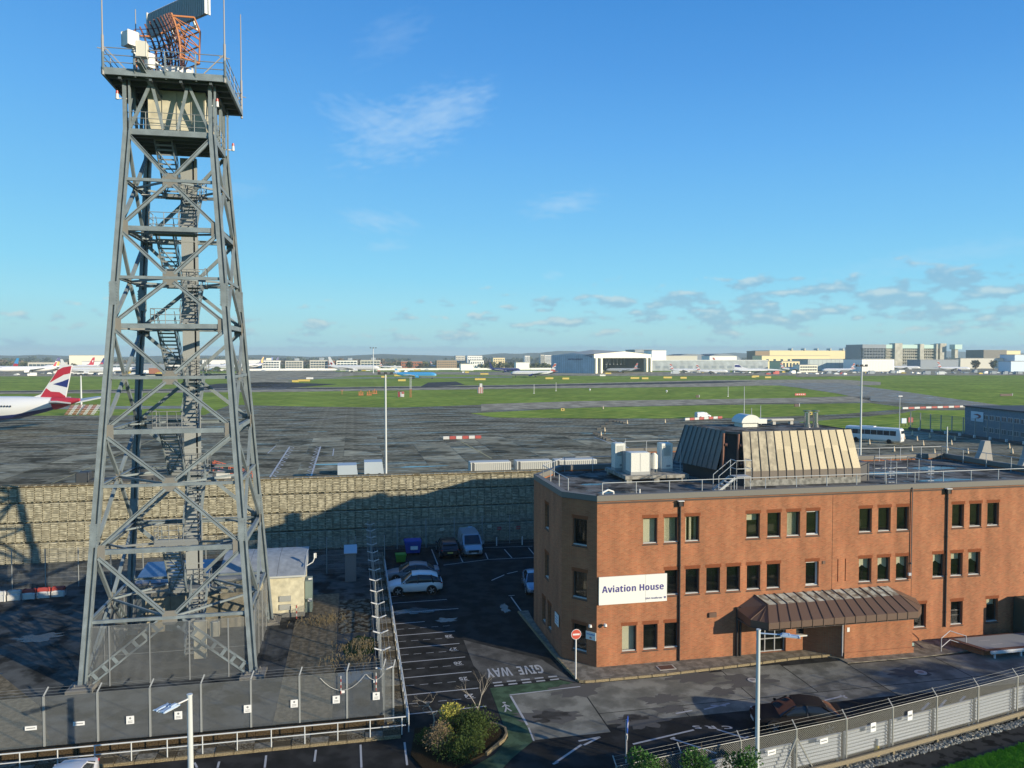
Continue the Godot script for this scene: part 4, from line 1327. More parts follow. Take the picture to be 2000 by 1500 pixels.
func add_window(t: Node3D, org: Vector3, ex: Vector3, q: Array, kind: String):
	var n := ex.cross(Vector3.UP)
	var w: float = q[1] - q[0]
	var h: float = q[3] - q[2]
	var bs := Basis(ex, Vector3.UP, n)
	var c = org + ex * ((q[0] + q[1]) * 0.5) + Vector3(0, q[2], 0) - n * 0.24 - t.position
	var white := kind.contains("white")
	var fm: StandardMaterial3D = mat("white_frame", 0.66, 0.66, 0.63, 0.5) if white else mat("bronze_frame", 0.06, 0.055, 0.05, 0.5)
	var fw := 0.1 if white else 0.06
	var b := MB.new()
	for s in [-1.0, 1.0]:
		b.box(c + ex * s * (w - fw) * 0.5 + Vector3(0, h * 0.5, 0), Vector3(fw, h, 0.09), bs)
		b.box(c + Vector3(0, h * 0.5 + s * (h - fw) * 0.5, 0), Vector3(w - fw * 2.0, fw, 0.09), bs)
	if kind.contains("bars"):
		for e in [0.38, 0.58]:
			b.box(c + Vector3(0, h * e, 0), Vector3(w - fw * 2.0, 0.05, 0.07), bs)
	var win := obj("window", b, fm, t)
	var p := MB.new()
	p.box(c + Vector3(0, h * 0.5, 0), Vector3(w - fw * 2.0, h - fw * 2.0, 0.012), bs)
	obj("pane", p, M["office_glass"], win)
	var s2 := MB.new()
	s2.box(c + Vector3(0, 0.035, 0) + n * 0.1, Vector3(w - 0.02, 0.07, 0.14), bs)
	obj("sill", s2, mat("sill_metal", 0.5, 0.49, 0.45, 0.6), win)
	var s3 := MB.new()
	s3.box(c + Vector3(0, -0.06, 0) + n * 0.17, Vector3(w + 0.1, 0.14, 0.16), Basis(ex, Vector3.UP, n) * Basis(Vector3.RIGHT, 0.5))
	obj("brick_sill", s3, mat("brick_dark", 0.16, 0.12, 0.1, 0.9, "grit", 1.5), win)
	if q[2] < 8.5:
		var s4 := MB.new()
		for k in 14:
			s4.box(c + ex * (-(w + 0.16) * 0.5 + (k + 0.5) * (w + 0.16) / 14.0) + Vector3(0, h + 0.115, 0) + n * 0.243, Vector3((w + 0.16) / 14.0 - 0.014, 0.215, 0.012), bs)
		obj("soldier_course", s4, mat("brick_soldier", 0.36, 0.125, 0.06, 0.9, "grit", 1.5), win)
	var bl := MB.new()
	var bc = c - n * 0.14
	if kind.contains("roller"):
		var f := 1.0 if not kind.contains("part") else 0.3
		bl.box(bc + Vector3(0, h * (1.0 - f * 0.5), 0), Vector3(w - 0.1, h * f, 0.02), bs)
	elif kind.contains("vertical"):
		var cnt := 10
		for k in cnt:
			if kind.contains("part") and k % 4 in [2, 3] and k > 1:
				continue
			bl.box(bc + ex * (-w * 0.44 + w * 0.88 * (k + 0.5) / cnt) + Vector3(0, h * 0.5, 0), Vector3(w * 0.075, h, 0.01), bs * Basis(Vector3.UP, 0.5))
	elif kind.contains("swag"):
		# upper blind with a shaped lower edge
		bl.plate(bc, ex, Vector3.UP, [Vector2(-w * 0.48, h), Vector2(-w * 0.48, h * 0.52), Vector2(-w * 0.3, h * 0.56), Vector2(-w * 0.15, h * 0.62), Vector2(0.0, h * 0.68), Vector2(w * 0.15, h * 0.62), Vector2(w * 0.3, h * 0.56), Vector2(w * 0.48, h * 0.52), Vector2(w * 0.48, h)], 0.01)
	else:
		return
	obj("blind", bl, M["blind_cream"], win)

func house():
	var brick := StandardMaterial3D.new()
	brick.resource_name = "red_brick"
	brick.albedo_color = L(0.565, 0.55, 0.475)
	brick.albedo_texture = T.brick
	brick.uv1_triplanar = true
	brick.uv1_world_triplanar = true
	brick.uv1_scale = Vector3(0.5556, 0.8333, 0.5556)
	brick.roughness = 0.92
	brick.detail_enabled = true
	brick.detail_blend_mode = BaseMaterial3D.BLEND_MODE_MUL
	brick.detail_albedo = T.soft
	brick.detail_uv_layer = BaseMaterial3D.DETAIL_UV_2
	brick.uv2_triplanar = true
	brick.uv2_world_triplanar = true
	brick.uv2_scale = Vector3(0.14, 0.035, 0.14)
	M["brick"] = brick
	var og := StandardMaterial3D.new()
	og.resource_name = "office_glass"
	og.albedo_color = Color(0.12, 0.15, 0.12, 0.16)
	og.roughness = 0.03
	og.transparency = BaseMaterial3D.TRANSPARENCY_ALPHA
	M["office_glass"] = og
	mat("blind_cream", 0.8, 0.8, 0.58, 0.9)
	var brown := mat("brown_sheet_metal", 0.155, 0.1, 0.07, 0.5, "fine", 0.7, 0.15)
	var coping := mat("coping_grey", 0.2, 0.19, 0.165, 0.75, "fine", 0.7)
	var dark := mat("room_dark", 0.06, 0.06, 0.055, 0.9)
	var railm := mat("roof_rail_grey", 0.4, 0.42, 0.42, 0.5)
	var t := thing("brick_office_building", "three-storey red brick office building with brown metal canopy and plant room on its flat roof", "building", V(14.67, 0, 45.14))
	var fp := [Vector2(14.67, 45.14), Vector2(51.6, 45.14), Vector2(51.6, 59.2), Vector2(40, 59.2), Vector2(40, 68.5), Vector2(24.5, 68.5), Vector2(20.5, 58.7), Vector2(15.9, 58.7), Vector2(12.85, 54.4), Vector2(12.96, 47.07)]
	var o: Vector3 = t.position
	# front windows: left edge, sill height, kind
	var F := []
	for q in [[17.68, "roller"], [19.08, "vertical"], [20.52, "vertical part"], [24.72, "roller part vertical"], [26.2, ""], [27.6, "vertical"], [29.0, "white"], [32.9, ""], [34.33, ""], [35.74, ""], [40.05, ""], [41.45, ""], [42.87, ""], [46.4, ""], [47.8, "vertical"]]:
		F.append([q[0], q[0] + 0.95, 7.68, 9.3, q[1]])
	for q in [[19.14, ""], [20.55, ""], [21.97, ""], [23.37, ""], [24.79, ""], [26.2, ""], [29.0, "white"], [32.93, "swag"], [34.34, "swag"], [35.75, "swag"], [38.6, "swag"], [40.02, "roller part"], [41.43, "swag"], [46.0, ""]]:
		F.append([q[0], q[0] + 0.95, 4.32, 5.94, q[1]])
	for q in [[16.33, "roller"], [17.74, ""], [19.15, ""], [37.2, "roller part"], [40.1, "bars"], [42.95, "roller part"], [46.2, ""]]:
		F.append([q[0], q[0] + 0.95, 0.94, 2.58, q[1]])
	var holes := []
	for q in F:
		holes.append([q[0] - 14.67, q[1] - 14.67, q[2], q[3]])
	# entrance doors, the small window beside them and two slits
	holes.append([25.5 - 14.67, 27.62 - 14.67, 0.12, 2.6])
	holes.append([28.36 - 14.67, 29.1 - 14.67, 1.15, 2.5])
	for x in [31.32, 31.88]:
		holes.append([x - 14.67, x - 14.67 + 0.07, 4.5, 6.0])
	var b := MB.new(o)
	var org := V(14.67, 0, 45.14)
	wall_face(b, org, Vector3.RIGHT, 36.93, 10.45, holes, 0.32)
	var wf := obj("front_wall", b, brick, t)
	for q in F:
		add_window(t, org, Vector3.RIGHT, [q[0] - 14.67, q[1] - 14.67, q[2], q[3]], q[4])
	# the angled corner
	var a := V(12.96, 0, 47.07)
	var ex := (org - a).normalized()
	var cw := a.distance_to(org)
	var ch := [[0.8, 1.85, 7.55, 9.25], [0.8, 1.85, 4.2, 5.9], [0.8, 1.85, 0.85, 2.55]]
	b = MB.new(o)
	wall_face(b, a, ex, cw, 10.45, ch, 0.32)
	obj("corner_wall", b, brick, t)
	for q in ch:
		add_window(t, a, ex, q, "")
	# the side along the car park
	var s0 := V(12.85, 0, 54.4)
	var sx := (a - s0).normalized()
	var sh := [[3.1, 4.1, 7.6, 9.3], [3.1, 4.1, 4.2, 5.9], [2.4, 3.3, 0.9, 2.6], [3.9, 4.8, 0.9, 2.6]]
	b = MB.new(o)
	wall_face(b, s0, sx, a.distance_to(s0), 10.45, sh, 0.32)
	obj("side_wall", b, brick, t)
	for q in sh:
		add_window(t, s0, sx, q, "")
	# the remaining walls, unseen from the street, closed
	b = MB.new(o)
	for k in [1, 2, 3, 4, 5, 6, 7]:
		var p: Vector2 = fp[k]
		var r: Vector2 = fp[k + 1]
		wall_face(b, V(p.x, 0, p.y), (V(r.x, 0, r.y) - V(p.x, 0, p.y)).normalized(), p.distance_to(r), 10.45, [], 0.32)
	obj("rear_wall", b, brick, t)
	# floors and a corridor wall inside
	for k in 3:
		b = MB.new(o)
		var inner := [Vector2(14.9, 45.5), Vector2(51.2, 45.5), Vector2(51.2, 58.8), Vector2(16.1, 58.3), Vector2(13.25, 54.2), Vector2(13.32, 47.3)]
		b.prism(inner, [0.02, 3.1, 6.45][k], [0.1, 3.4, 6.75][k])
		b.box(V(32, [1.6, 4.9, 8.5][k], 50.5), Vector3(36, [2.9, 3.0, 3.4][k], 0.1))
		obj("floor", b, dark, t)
	# coping band, deck and upstand
	b = MB.new(o)
	for k in fp.size():
		var p: Vector2 = fp[k]
		var r: Vector2 = fp[(k + 1) % fp.size()]
		var d := (r - p).normalized()
		var nn := Vector2(d.y, -d.x)
		b.box(V((p.x + r.x) / 2 - nn.x * 0.16, 10.66, (p.y + r.y) / 2 - nn.y * 0.16), Vector3(p.distance_to(r) + 0.02, 0.36, 0.38), Basis(Vector3(d.x, 0, -d.y), Vector3.UP, Vector3(d.x, 0, -d.y).cross(Vector3.UP)))
	obj("coping", b, coping, t)
	var deckm := mat("roof_felt", 0.23, 0.22, 0.195, 1.0, "blotch", 0.12, 0.0, "patch", 0.07)
	deckm.roughness_texture = T.wet
	b = MB.new(o)
	var dp := []
	for p in fp:
		dp.append(Vector2(32, 52) + (p - Vector2(32, 52)) * 0.992)
	b.prism(dp, 10.1, 10.36)
	obj("roof_deck", b, deckm, t)
	var pudm = M["shallow_water"]
	b = MB.new(o)
	for c in [[40.5, 52.5, 2.2, 0.7], [46.0, 54.0, 2.4, 0.8], [42.5, 48.6, 2.6, 0.45], [17.2, 48.6, 1.2, 0.35], [16.5, 52.0, 0.8, 0.4]]:
		var ring := []
		for k in 16:
			ring.append(Vector2(c[0], c[1]) + Vector2(cos(TAU * k / 16) * c[2], sin(TAU * k / 16) * c[3]) * rng.randf_range(0.75, 1.15))
		b.flat(ring, 10.366)
	obj("roof_puddle", b, pudm, t)
	# drains and downpipes
	var black := mat("cast_iron_black", 0.025, 0.022, 0.022, 0.5)
	for q in [[20.12, 10.0, 0.0, true], [39.6, 10.1, 0.9, true], [36.85, 10.6, 4.4, false]]:
		b = MB.new(o)
		b.tube(V(q[0], q[2], 45.06), V(q[0], q[1], 45.06), 0.055 if q[3] else 0.035)
		for k in (4 if q[3] else 1):
			b.tube(V(q[0], q[2] + 1.0 + k * 2.6, 45.06), V(q[0], q[2] + 1.1 + k * 2.6, 45.06), 0.075)
		var dp_ := obj("downpipe", b, black if q[3] else mat("pipe_brown_grey", 0.12, 0.1, 0.09, 0.6), t)
		if q[3]:
			b = MB.new(o)
			b.cbox(V(q[0], q[1] + 0.16, 45.0), Vector3(0.36, 0.32, 0.26), 0.04)
			obj("hopper_head", b, black, dp_)
			b = MB.new(o)
			b.box(V(q[0], q[1] + 0.34, 45.0), Vector3(0.4, 0.04, 0.3))
			obj("hopper_cap", b, mat("white_paint", 0.66, 0.66, 0.62, 0.6), dp_)
	for x in [24.08, 24.32]:
		b = MB.new(o)
		b.tube(V(x, 0.12, 45.03), V(x, 3.3, 45.03), 0.075)
		obj("downpipe", b, black, t)
	# movement joints and a weathered top course
	for x in [20.05, 30.92, 36.95]:
		b = MB.new(o)
		b.box(V(x, 5.3, 45.136), Vector3(0.022, 10.2, 0.01))
		obj("movement_joint", b, mat("joint_brown", 0.1, 0.06, 0.045, 0.9), t)
	b = MB.new(o)
	b.box(V(33.1, 10.36, 45.13), Vector3(36.9, 0.1, 0.03))
	obj("top_course", b, mat("brick_dark", 0.16, 0.12, 0.1, 0.9, "grit", 1.5), t)
	# little wall fittings
	b = MB.new(o)
	b.box(V(22.4, 2.9, 45.08), Vector3(0.52, 0.3, 0.1))
	obj("wall_vent", b, mat("vent_brown", 0.13, 0.075, 0.05, 0.7), t)
	for k in 4:
		b = MB.new(o)
		b.box(V(22.4, 2.8 + k * 0.07, 45.02), Vector3(0.46, 0.03, 0.03))
		obj("vent_slat", b, M["vent_brown"], t)
	b = MB.new(o)
	b.box(V(30.3, 5.85, 45.12), Vector3(0.2, 0.2, 0.05))
	obj("wall_vent", b, M["vent_brown"], t)
	# entrance: glazed doors, posters, side window
	b = MB.new(o)
	for x in [25.53, 26.22, 26.92, 27.59]:
		b.box(V(x, 1.36, 45.36), Vector3(0.06, 2.48, 0.08))
	for y in [0.16, 0.98, 2.02, 2.57]:
		b.box(V(26.56, y, 45.36), Vector3(2.1, 0.06, 0.07))
	var door := obj("entrance_door", b, mat("door_grey", 0.32, 0.33, 0.33, 0.5), t)
	for k in 3:
		b = MB.new(o)
		b.box(V(25.88 + k * 0.69, 1.36, 45.38), Vector3(0.62, 2.4, 0.012))
		obj("pane", b, og, door)
	for x in [25.75, 26.75]:
		b = MB.new(o)
		b.box(V(x, 2.3, 45.3), Vector3(0.28, 0.36, 0.01))
		obj("notice", b, mat("notice_yellow", 0.62, 0.52, 0.12, 0.7), door)
	b = MB.new(o)
	b.box(V(28.73, 1.83, 45.36), Vector3(0.74, 1.35, 0.02))
	var sw := obj("window", b, mat("dark_pane", 0.025, 0.03, 0.03, 0.05), t)
	b = MB.new(o)
	b.box(V(28.73, 1.12, 45.1), Vector3(0.82, 0.08, 0.3))
	obj("sill", b, M["white_paint"], sw)
	# brick lobby at the right of the entrance, with a slanted left side
	b = MB.new(o)
	b.prism([Vector2(28.9, 45.13), Vector2(30.75, 43.45), Vector2(35.72, 43.45), Vector2(35.72, 45.13)], 0.0, 2.78)
	obj("lobby_wall", b, brick, t)
	b = MB.new(o)
	b.prism([Vector2(30.7, 43.38), Vector2(35.78, 43.38), Vector2(35.78, 43.46), Vector2(30.7, 43.46)], 0.0, 0.42)
	obj("plinth", b, brick, t)
	b = MB.new(o)
	b.box(V(31.0, 1.9, 43.44), Vector3(0.18, 0.28, 0.02))
	obj("notice", b, M["white_paint"], t)
	b = MB.new(o)
	b.box(V(29.9, 2.1, 44.2), Vector3(0.22, 0.3, 0.02), Basis(Vector3.UP, 0.73))
	obj("notice", b, M["white_paint"], t)
	b = MB.new(o)
	b.tube(V(30.62, 0.2, 43.5), V(30.62, 2.7, 43.5), 0.05)
	obj("downpipe", b, mat("grey_pipe", 0.4, 0.4, 0.4, 0.5), t)
	# canopy: a pale weathered upper slope, a brown lower slope and a fascia, all in standing-seam panels
	var stained := mat("weathered_sheet", 0.46, 0.46, 0.42, 0.7, "stain", 0.1, 0.1)
	var cn := Node3D.new()
	cn.name = "canopy"
	t.add_child(cn)
	cn.position = Vector3.ZERO
	var np := 14
	for k in np:
		var f0 := k / float(np)
		var f1 := (k + 1) / float(np)
		var r0 := V(25.35, 3.98, 45.12).lerp(V(35.1, 4.0, 45.12), f0)
		var r1 := V(25.35, 3.98, 45.12).lerp(V(35.1, 4.0, 45.12), f1)
		var m0 := V(25.7, 3.64, 44.1).lerp(V(35.25, 3.68, 44.1), f0)
		var m1 := V(25.7, 3.64, 44.1).lerp(V(35.25, 3.68, 44.1), f1)
		var e0 := V(25.0, 2.98, 42.75).lerp(V(35.55, 3.0, 42.75), f0)
		var e1 := V(25.0, 2.98, 42.75).lerp(V(35.55, 3.0, 42.75), f1)
		var dn := Vector3(0, -0.46, 0)
		b = MB.new(o)
		b.quad(m0, m1, r1, r0)
		obj("upper_panel", b, stained, cn)
		b = MB.new(o)
		b.quad(e0, e1, m1, m0)
		obj("lower_panel", b, brown, cn)
		b = MB.new(o)
		b.quad(e0 + dn, e1 + dn, e1, e0)
		obj("fascia_panel", b, brown, cn)
		b = MB.new(o)
		b.bar(r0 + Vector3(0, 0.02, 0), m0 + Vector3(0, 0.02, 0), 0.035, 0.07)
		b.bar(m0 + Vector3(0, 0.02, 0), e0 + Vector3(0, 0.02, 0), 0.035, 0.07)
		b.bar(e0 + Vector3(0, 0, 0.015), e0 + dn + Vector3(0, 0, 0.015), 0.035, 0.04, Vector3.RIGHT)
		obj("standing_seam", b, brown, cn)
	var R0 := V(25.35, 3.98, 45.12)
	var M0 := V(25.7, 3.64, 44.1)
	var E0 := V(25.0, 2.98, 42.75)
	var W0 := V(24.05, 3.2, 45.12)
	var K0 := V(24.2, 2.98, 43.55)
	for q in [[W0, M0, R0], [W0, K0, M0], [K0, E0.lerp(K0, 0.5), M0], [E0.lerp(K0, 0.5), E0, M0]]:
		b = MB.new(o)
		b.tri(q[0], q[1], q[2])
		obj("hip_panel", b, brown, cn)
		b = MB.new(o)
		b.bar(q[1], q[2], 0.035, 0.07)
		obj("standing_seam", b, brown, cn)
	var R1 := V(35.1, 4.0, 45.12)
	var M1 := V(35.25, 3.68, 44.1)
	var E1 := V(35.55, 3.0, 42.75)
	var K1 := V(36.5, 3.0, 43.6)
	var W1 := V(37.3, 3.0, 45.12)
	for q in [[M1, W1, R1], [M1, K1, W1], [M1, E1, K1]]:
		b = MB.new(o)
		b.tri(q[0], q[1], q[2])
		obj("hip_panel", b, brown, cn)
		b = MB.new(o)
		b.bar(q[0], q[1], 0.035, 0.07)
		obj("standing_seam", b, brown, cn)
	b = MB.new(o)
	var dn2 := Vector3(0, -0.46, 0)
	for q in [[W0, K0], [K0, E0], [E1, K1], [K1, W1]]:
		b = MB.new(o)
		b.quad(q[0] + dn2, q[1] + dn2, q[1], q[0])
		obj("fascia_panel", b, brown, cn)
	b = MB.new(o)
	var ring := []
	for p in [W0, K0, E0, E1, K1, W1]:
		ring.append(Vector2(p.x, -p.z))
	b.prism(ring, 2.5, 2.58)
	obj("soffit", b, mat("soffit_dark", 0.08, 0.07, 0.06, 0.8), cn)
	plant_room(t, o, brown)
	# roof guard rails
	var gr := [V(15.2, 10.36, 45.75), V(51.0, 10.36, 45.75)]
	b = MB.new(o)
	rail(b, gr, 1.15, 0.028, 2.25, 0)
	obj("guard_rail", b, railm, t)
	b = MB.new(o)
	rail(b, [V(13.6, 10.36, 47.9), V(13.45, 10.36, 54.1), V(16.2, 10.36, 58.1), V(20.8, 10.36, 58.1)], 1.15, 0.028, 2.25, 0)
	obj("guard_rail", b, railm, t)
	b = MB.new(o)
	rail(b, [V(22.0, 10.36, 62.0), V(24.8, 10.36, 68.0), V(39.6, 10.36, 68.0)], 1.15, 0.028, 2.25, 0)
	rail(b, [V(40.4, 10.36, 58.6), V(50.8, 10.36, 58.6), V(50.8, 10.36, 46.4)], 1.15, 0.028, 2.25, 0)
	obj("guard_rail", b, railm, t)
	b = MB.new(o)
	b.path([V(15.5, 10.4, 46.6), V(15.5, 10.75, 46.6), V(15.9, 10.9, 46.7), V(16.3, 10.75, 46.8), V(16.3, 10.4, 46.8)], 0.06)
	b.path([V(18.0, 10.4, 46.6), V(18.0, 10.9, 46.6)], 0.05)
	obj("vent_pipe", b, M["white_paint"], t)
	# low concrete buttresses by the right-hand parapet
	for q in [[51.2, 55.6], [51.1, 51.2]]:
		b = MB.new(o)
		b.plate(V(q[0] + 1.2, 10.6, q[1]), Vector3.RIGHT, Vector3.UP, [Vector2(-0.9, 0), Vector2(0.6, 0), Vector2(0.3, 1.7), Vector2(-0.2, 1.7), Vector2(-0.45, 0.9)], 0.25)
		obj("buttress", b, mat("pale_render", 0.42, 0.41, 0.38, 0.85, "fine", 0.6), t)
	roof_things()
	signs_on_house()

func plant_room(t: Node3D, o: Vector3, brown: Material):
	var bronze := [mat("bronze_sheet_a", 0.3, 0.265, 0.185, 0.55, "fine", 0.35, 0.3), mat("bronze_sheet_b", 0.34, 0.3, 0.21, 0.52, "fine", 0.3, 0.3), mat("bronze_sheet_c", 0.3, 0.27, 0.2, 0.55, "blotch", 0.25, 0.2)]
	var lead := mat("skirt_sheet", 0.2, 0.17, 0.14, 0.6, "fine", 0.5, 0.2)
	var plinth := mat("plinth_concrete", 0.3, 0.3, 0.27, 0.85, "blotch", 0.3)
	var rm := Node3D.new()
	rm.name = "plant_room"
	t.add_child(rm)
	var b := MB.new(o)
	# closed core under the sheeting
	b.prism([Vector2(26.75, 49.25), Vector2(35.7, 49.25), Vector2(35.7, 55.6), Vector2(25.0, 55.6), Vector2(25.6, 50.9)], 10.3, 11.3)
	b.prism([Vector2(26.8, 49.75), Vector2(35.0, 49.75), Vector2(35.0, 55.2), Vector2(25.6, 55.2), Vector2(26.2, 50.5)], 11.3, 13.95)
	obj("core_wall", b, mat("dark_sheet", 0.05, 0.045, 0.045, 0.7), rm)
	b = MB.new(o)
	b.prism([Vector2(26.7, 49.4), Vector2(35.25, 49.4), Vector2(35.3, 55.6), Vector2(25.2, 55.6), Vector2(25.85, 50.25)], 13.95, 14.12)
	obj("roof_deck", b, M["roof_felt"], rm)
	b = MB.new(o)
	b.box(V(31.2, 10.58, 49.02), Vector3(9.1, 0.44, 0.12))
	obj("plinth", b, plinth, rm)
	var n := 14
	for k in n:
		var f0 := k / float(n)
		var f1 := (k + 1) / float(n)
		var s0 := V(26.62, 10.8, 48.98).lerp(V(35.78, 10.8, 48.98), f0)
		var s1 := V(26.62, 10.8, 48.98).lerp(V(35.78, 10.8, 48.98), f1)
		var m0 := V(26.6, 11.42, 48.95).lerp(V(35.72, 11.42, 48.95), f0)
		var m1 := V(26.6, 11.42, 48.95).lerp(V(35.72, 11.42, 48.95), f1)
		var t0 := V(26.62, 14.16, 49.38).lerp(V(35.2, 14.16, 49.38), f0)
		var t1 := V(26.62, 14.16, 49.38).lerp(V(35.2, 14.16, 49.38), f1)
		var step := 0.45 + 0.08 * (k % 3)
		b = MB.new(o)
		b.quad(s0, s1, m1, m0)
		obj("skirt_panel", b, lead, rm)
		b = MB.new(o)
		b.quad(m0, m1, m1.lerp(t1, step), m0.lerp(t0, step))
		obj("wall_panel", b, bronze[2] if k < 4 else bronze[k % 2], rm)
		b = MB.new(o)
		var lift := Vector3(0, 0.0, 0.012)
		b.quad(m0.lerp(t0, step) + lift, m1.lerp(t1, step) + lift, t1 + lift, t0 + lift)
		obj("wall_panel", b, bronze[2] if k < 4 else bronze[(k + 1) % 2], rm)
		b = MB.new(o)
		b.bar(m0 + Vector3(0, 0, 0.03), t0 + Vector3(0, 0, 0.03), 0.03, 0.07, Vector3(0, 0, 1))
		b.bar(s0 + Vector3(0, 0, 0.02), m0 + Vector3(0, 0, 0.02), 0.03, 0.05, Vector3(0, 0, 1))
		obj("standing_seam", b, lead, rm)
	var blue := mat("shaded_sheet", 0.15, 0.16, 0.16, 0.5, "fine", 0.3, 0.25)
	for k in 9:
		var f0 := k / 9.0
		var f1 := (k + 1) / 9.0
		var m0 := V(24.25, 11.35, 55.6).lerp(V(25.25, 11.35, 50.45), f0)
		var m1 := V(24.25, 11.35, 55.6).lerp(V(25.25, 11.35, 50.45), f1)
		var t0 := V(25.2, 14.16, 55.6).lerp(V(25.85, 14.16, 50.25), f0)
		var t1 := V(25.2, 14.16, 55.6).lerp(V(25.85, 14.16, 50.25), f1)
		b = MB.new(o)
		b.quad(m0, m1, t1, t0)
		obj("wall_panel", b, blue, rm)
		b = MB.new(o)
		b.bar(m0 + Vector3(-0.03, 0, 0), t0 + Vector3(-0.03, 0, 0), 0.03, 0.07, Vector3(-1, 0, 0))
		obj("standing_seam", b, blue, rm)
	# the notch at the corner, with brown exhaust pipes
	b = MB.new(o)
	b.quad(V(25.25, 10.36, 50.45), V(26.6, 10.36, 49.6), V(26.65, 14.1, 49.9), V(25.85, 14.1, 50.4))
	obj("notch_wall", b, mat("notch_black", 0.03, 0.026, 0.026, 0.7), rm)
	for q in [[25.55, 50.1], [26.35, 49.45]]:
		b = MB.new(o)
		b.tube(V(q[0], 11.6, q[1]), V(q[0] + 0.05, 14.0, q[1]), 0.09, 0.09, 10)
		b.tube(V(q[0], 11.3, q[1]), V(q[0], 11.6, q[1]), 0.05, 0.05, 8)
		for y in [11.9, 13.2]:
			b.tube(V(q[0] + 0.16, y, q[1] - 0.05), V(q[0] + 0.3, y, q[1] - 0.12), 0.13, 0.13, 10)
		obj("exhaust_pipe", b, mat("pipe_brown", 0.2, 0.09, 0.06, 0.6), rm)
	# right-hand end
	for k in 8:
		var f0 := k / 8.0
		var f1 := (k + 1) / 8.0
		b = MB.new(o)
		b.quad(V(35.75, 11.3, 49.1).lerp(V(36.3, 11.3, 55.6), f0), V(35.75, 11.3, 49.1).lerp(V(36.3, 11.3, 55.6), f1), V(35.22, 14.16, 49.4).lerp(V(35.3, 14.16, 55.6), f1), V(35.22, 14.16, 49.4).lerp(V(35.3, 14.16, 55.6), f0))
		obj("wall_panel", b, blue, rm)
	b = MB.new(o)
	b.prism([Vector2(35.85, 49.6), Vector2(36.9, 49.6), Vector2(36.9, 51.2), Vector2(35.85, 51.2)], 10.36, 11.7)
	obj("lobby", b, mat("lobby_grey", 0.09, 0.09, 0.09, 0.7), rm)
	for x in [35.6, 35.9]:
		b = MB.new(o)
		b.tube(V(x + 0.5, 11.0, 53.0), V(x + 0.4, 14.0, 53.0), 0.12, 0.12, 10)
		obj("exhaust_pipe", b, M["pipe_brown"], rm)
	# access steps with rails at the left of the room
	var steel = M["roof_rail_grey"]
	b = MB.new(o)
	b.box(V(25.6, 11.35, 47.6), Vector3(1.1, 0.05, 0.9))
	rail(b, [V(25.05, 11.35, 48.0), V(25.05, 11.35, 47.15), V(26.15, 11.35, 47.15), V(26.15, 11.35, 48.0)], 1.1, 0.025, 0.9, 1)
	for k in 5:
		b.box(V(24.9 - k * 0.24, 11.15 - k * 0.19, 47.6), Vector3(0.24, 0.03, 0.8))
	for s in [47.2, 48.0]:
		b.bar(V(25.0, 11.3, s), V(23.75, 10.38, s), 0.04, 0.16)
		b.tube(V(25.05, 12.4, s), V(23.8, 11.45, s), 0.024)
		b.tube(V(23.8, 10.4, s), V(23.8, 11.45, s), 0.024)
	for s in [V(25.1, 10.36, 47.2), V(26.1, 10.36, 47.2), V(26.1, 10.36, 48.0), V(25.1, 10.36, 48.0)]:
		b.tube(s, s + Vector3(0, 1.0, 0), 0.03)
	obj("access_stair", b, steel, t)
	b = MB.new(o)
	rail(b, [V(37.6, 10.36, 47.6), V(37.6, 10.36, 50.0), V(40.4, 10.36, 50.0), V(40.4, 10.36, 47.6)], 1.6, 0.025, 1.4, 1)
	for k in 5:
		b.box(V(40.6, 10.5 + k * 0.25, 47.9), Vector3(0.5, 0.03, 0.2))
		b.box(V(37.4, 10.5 + k * 0.25, 47.9), Vector3(0.5, 0.03, 0.2))
	obj("access_stair", b, steel, t)

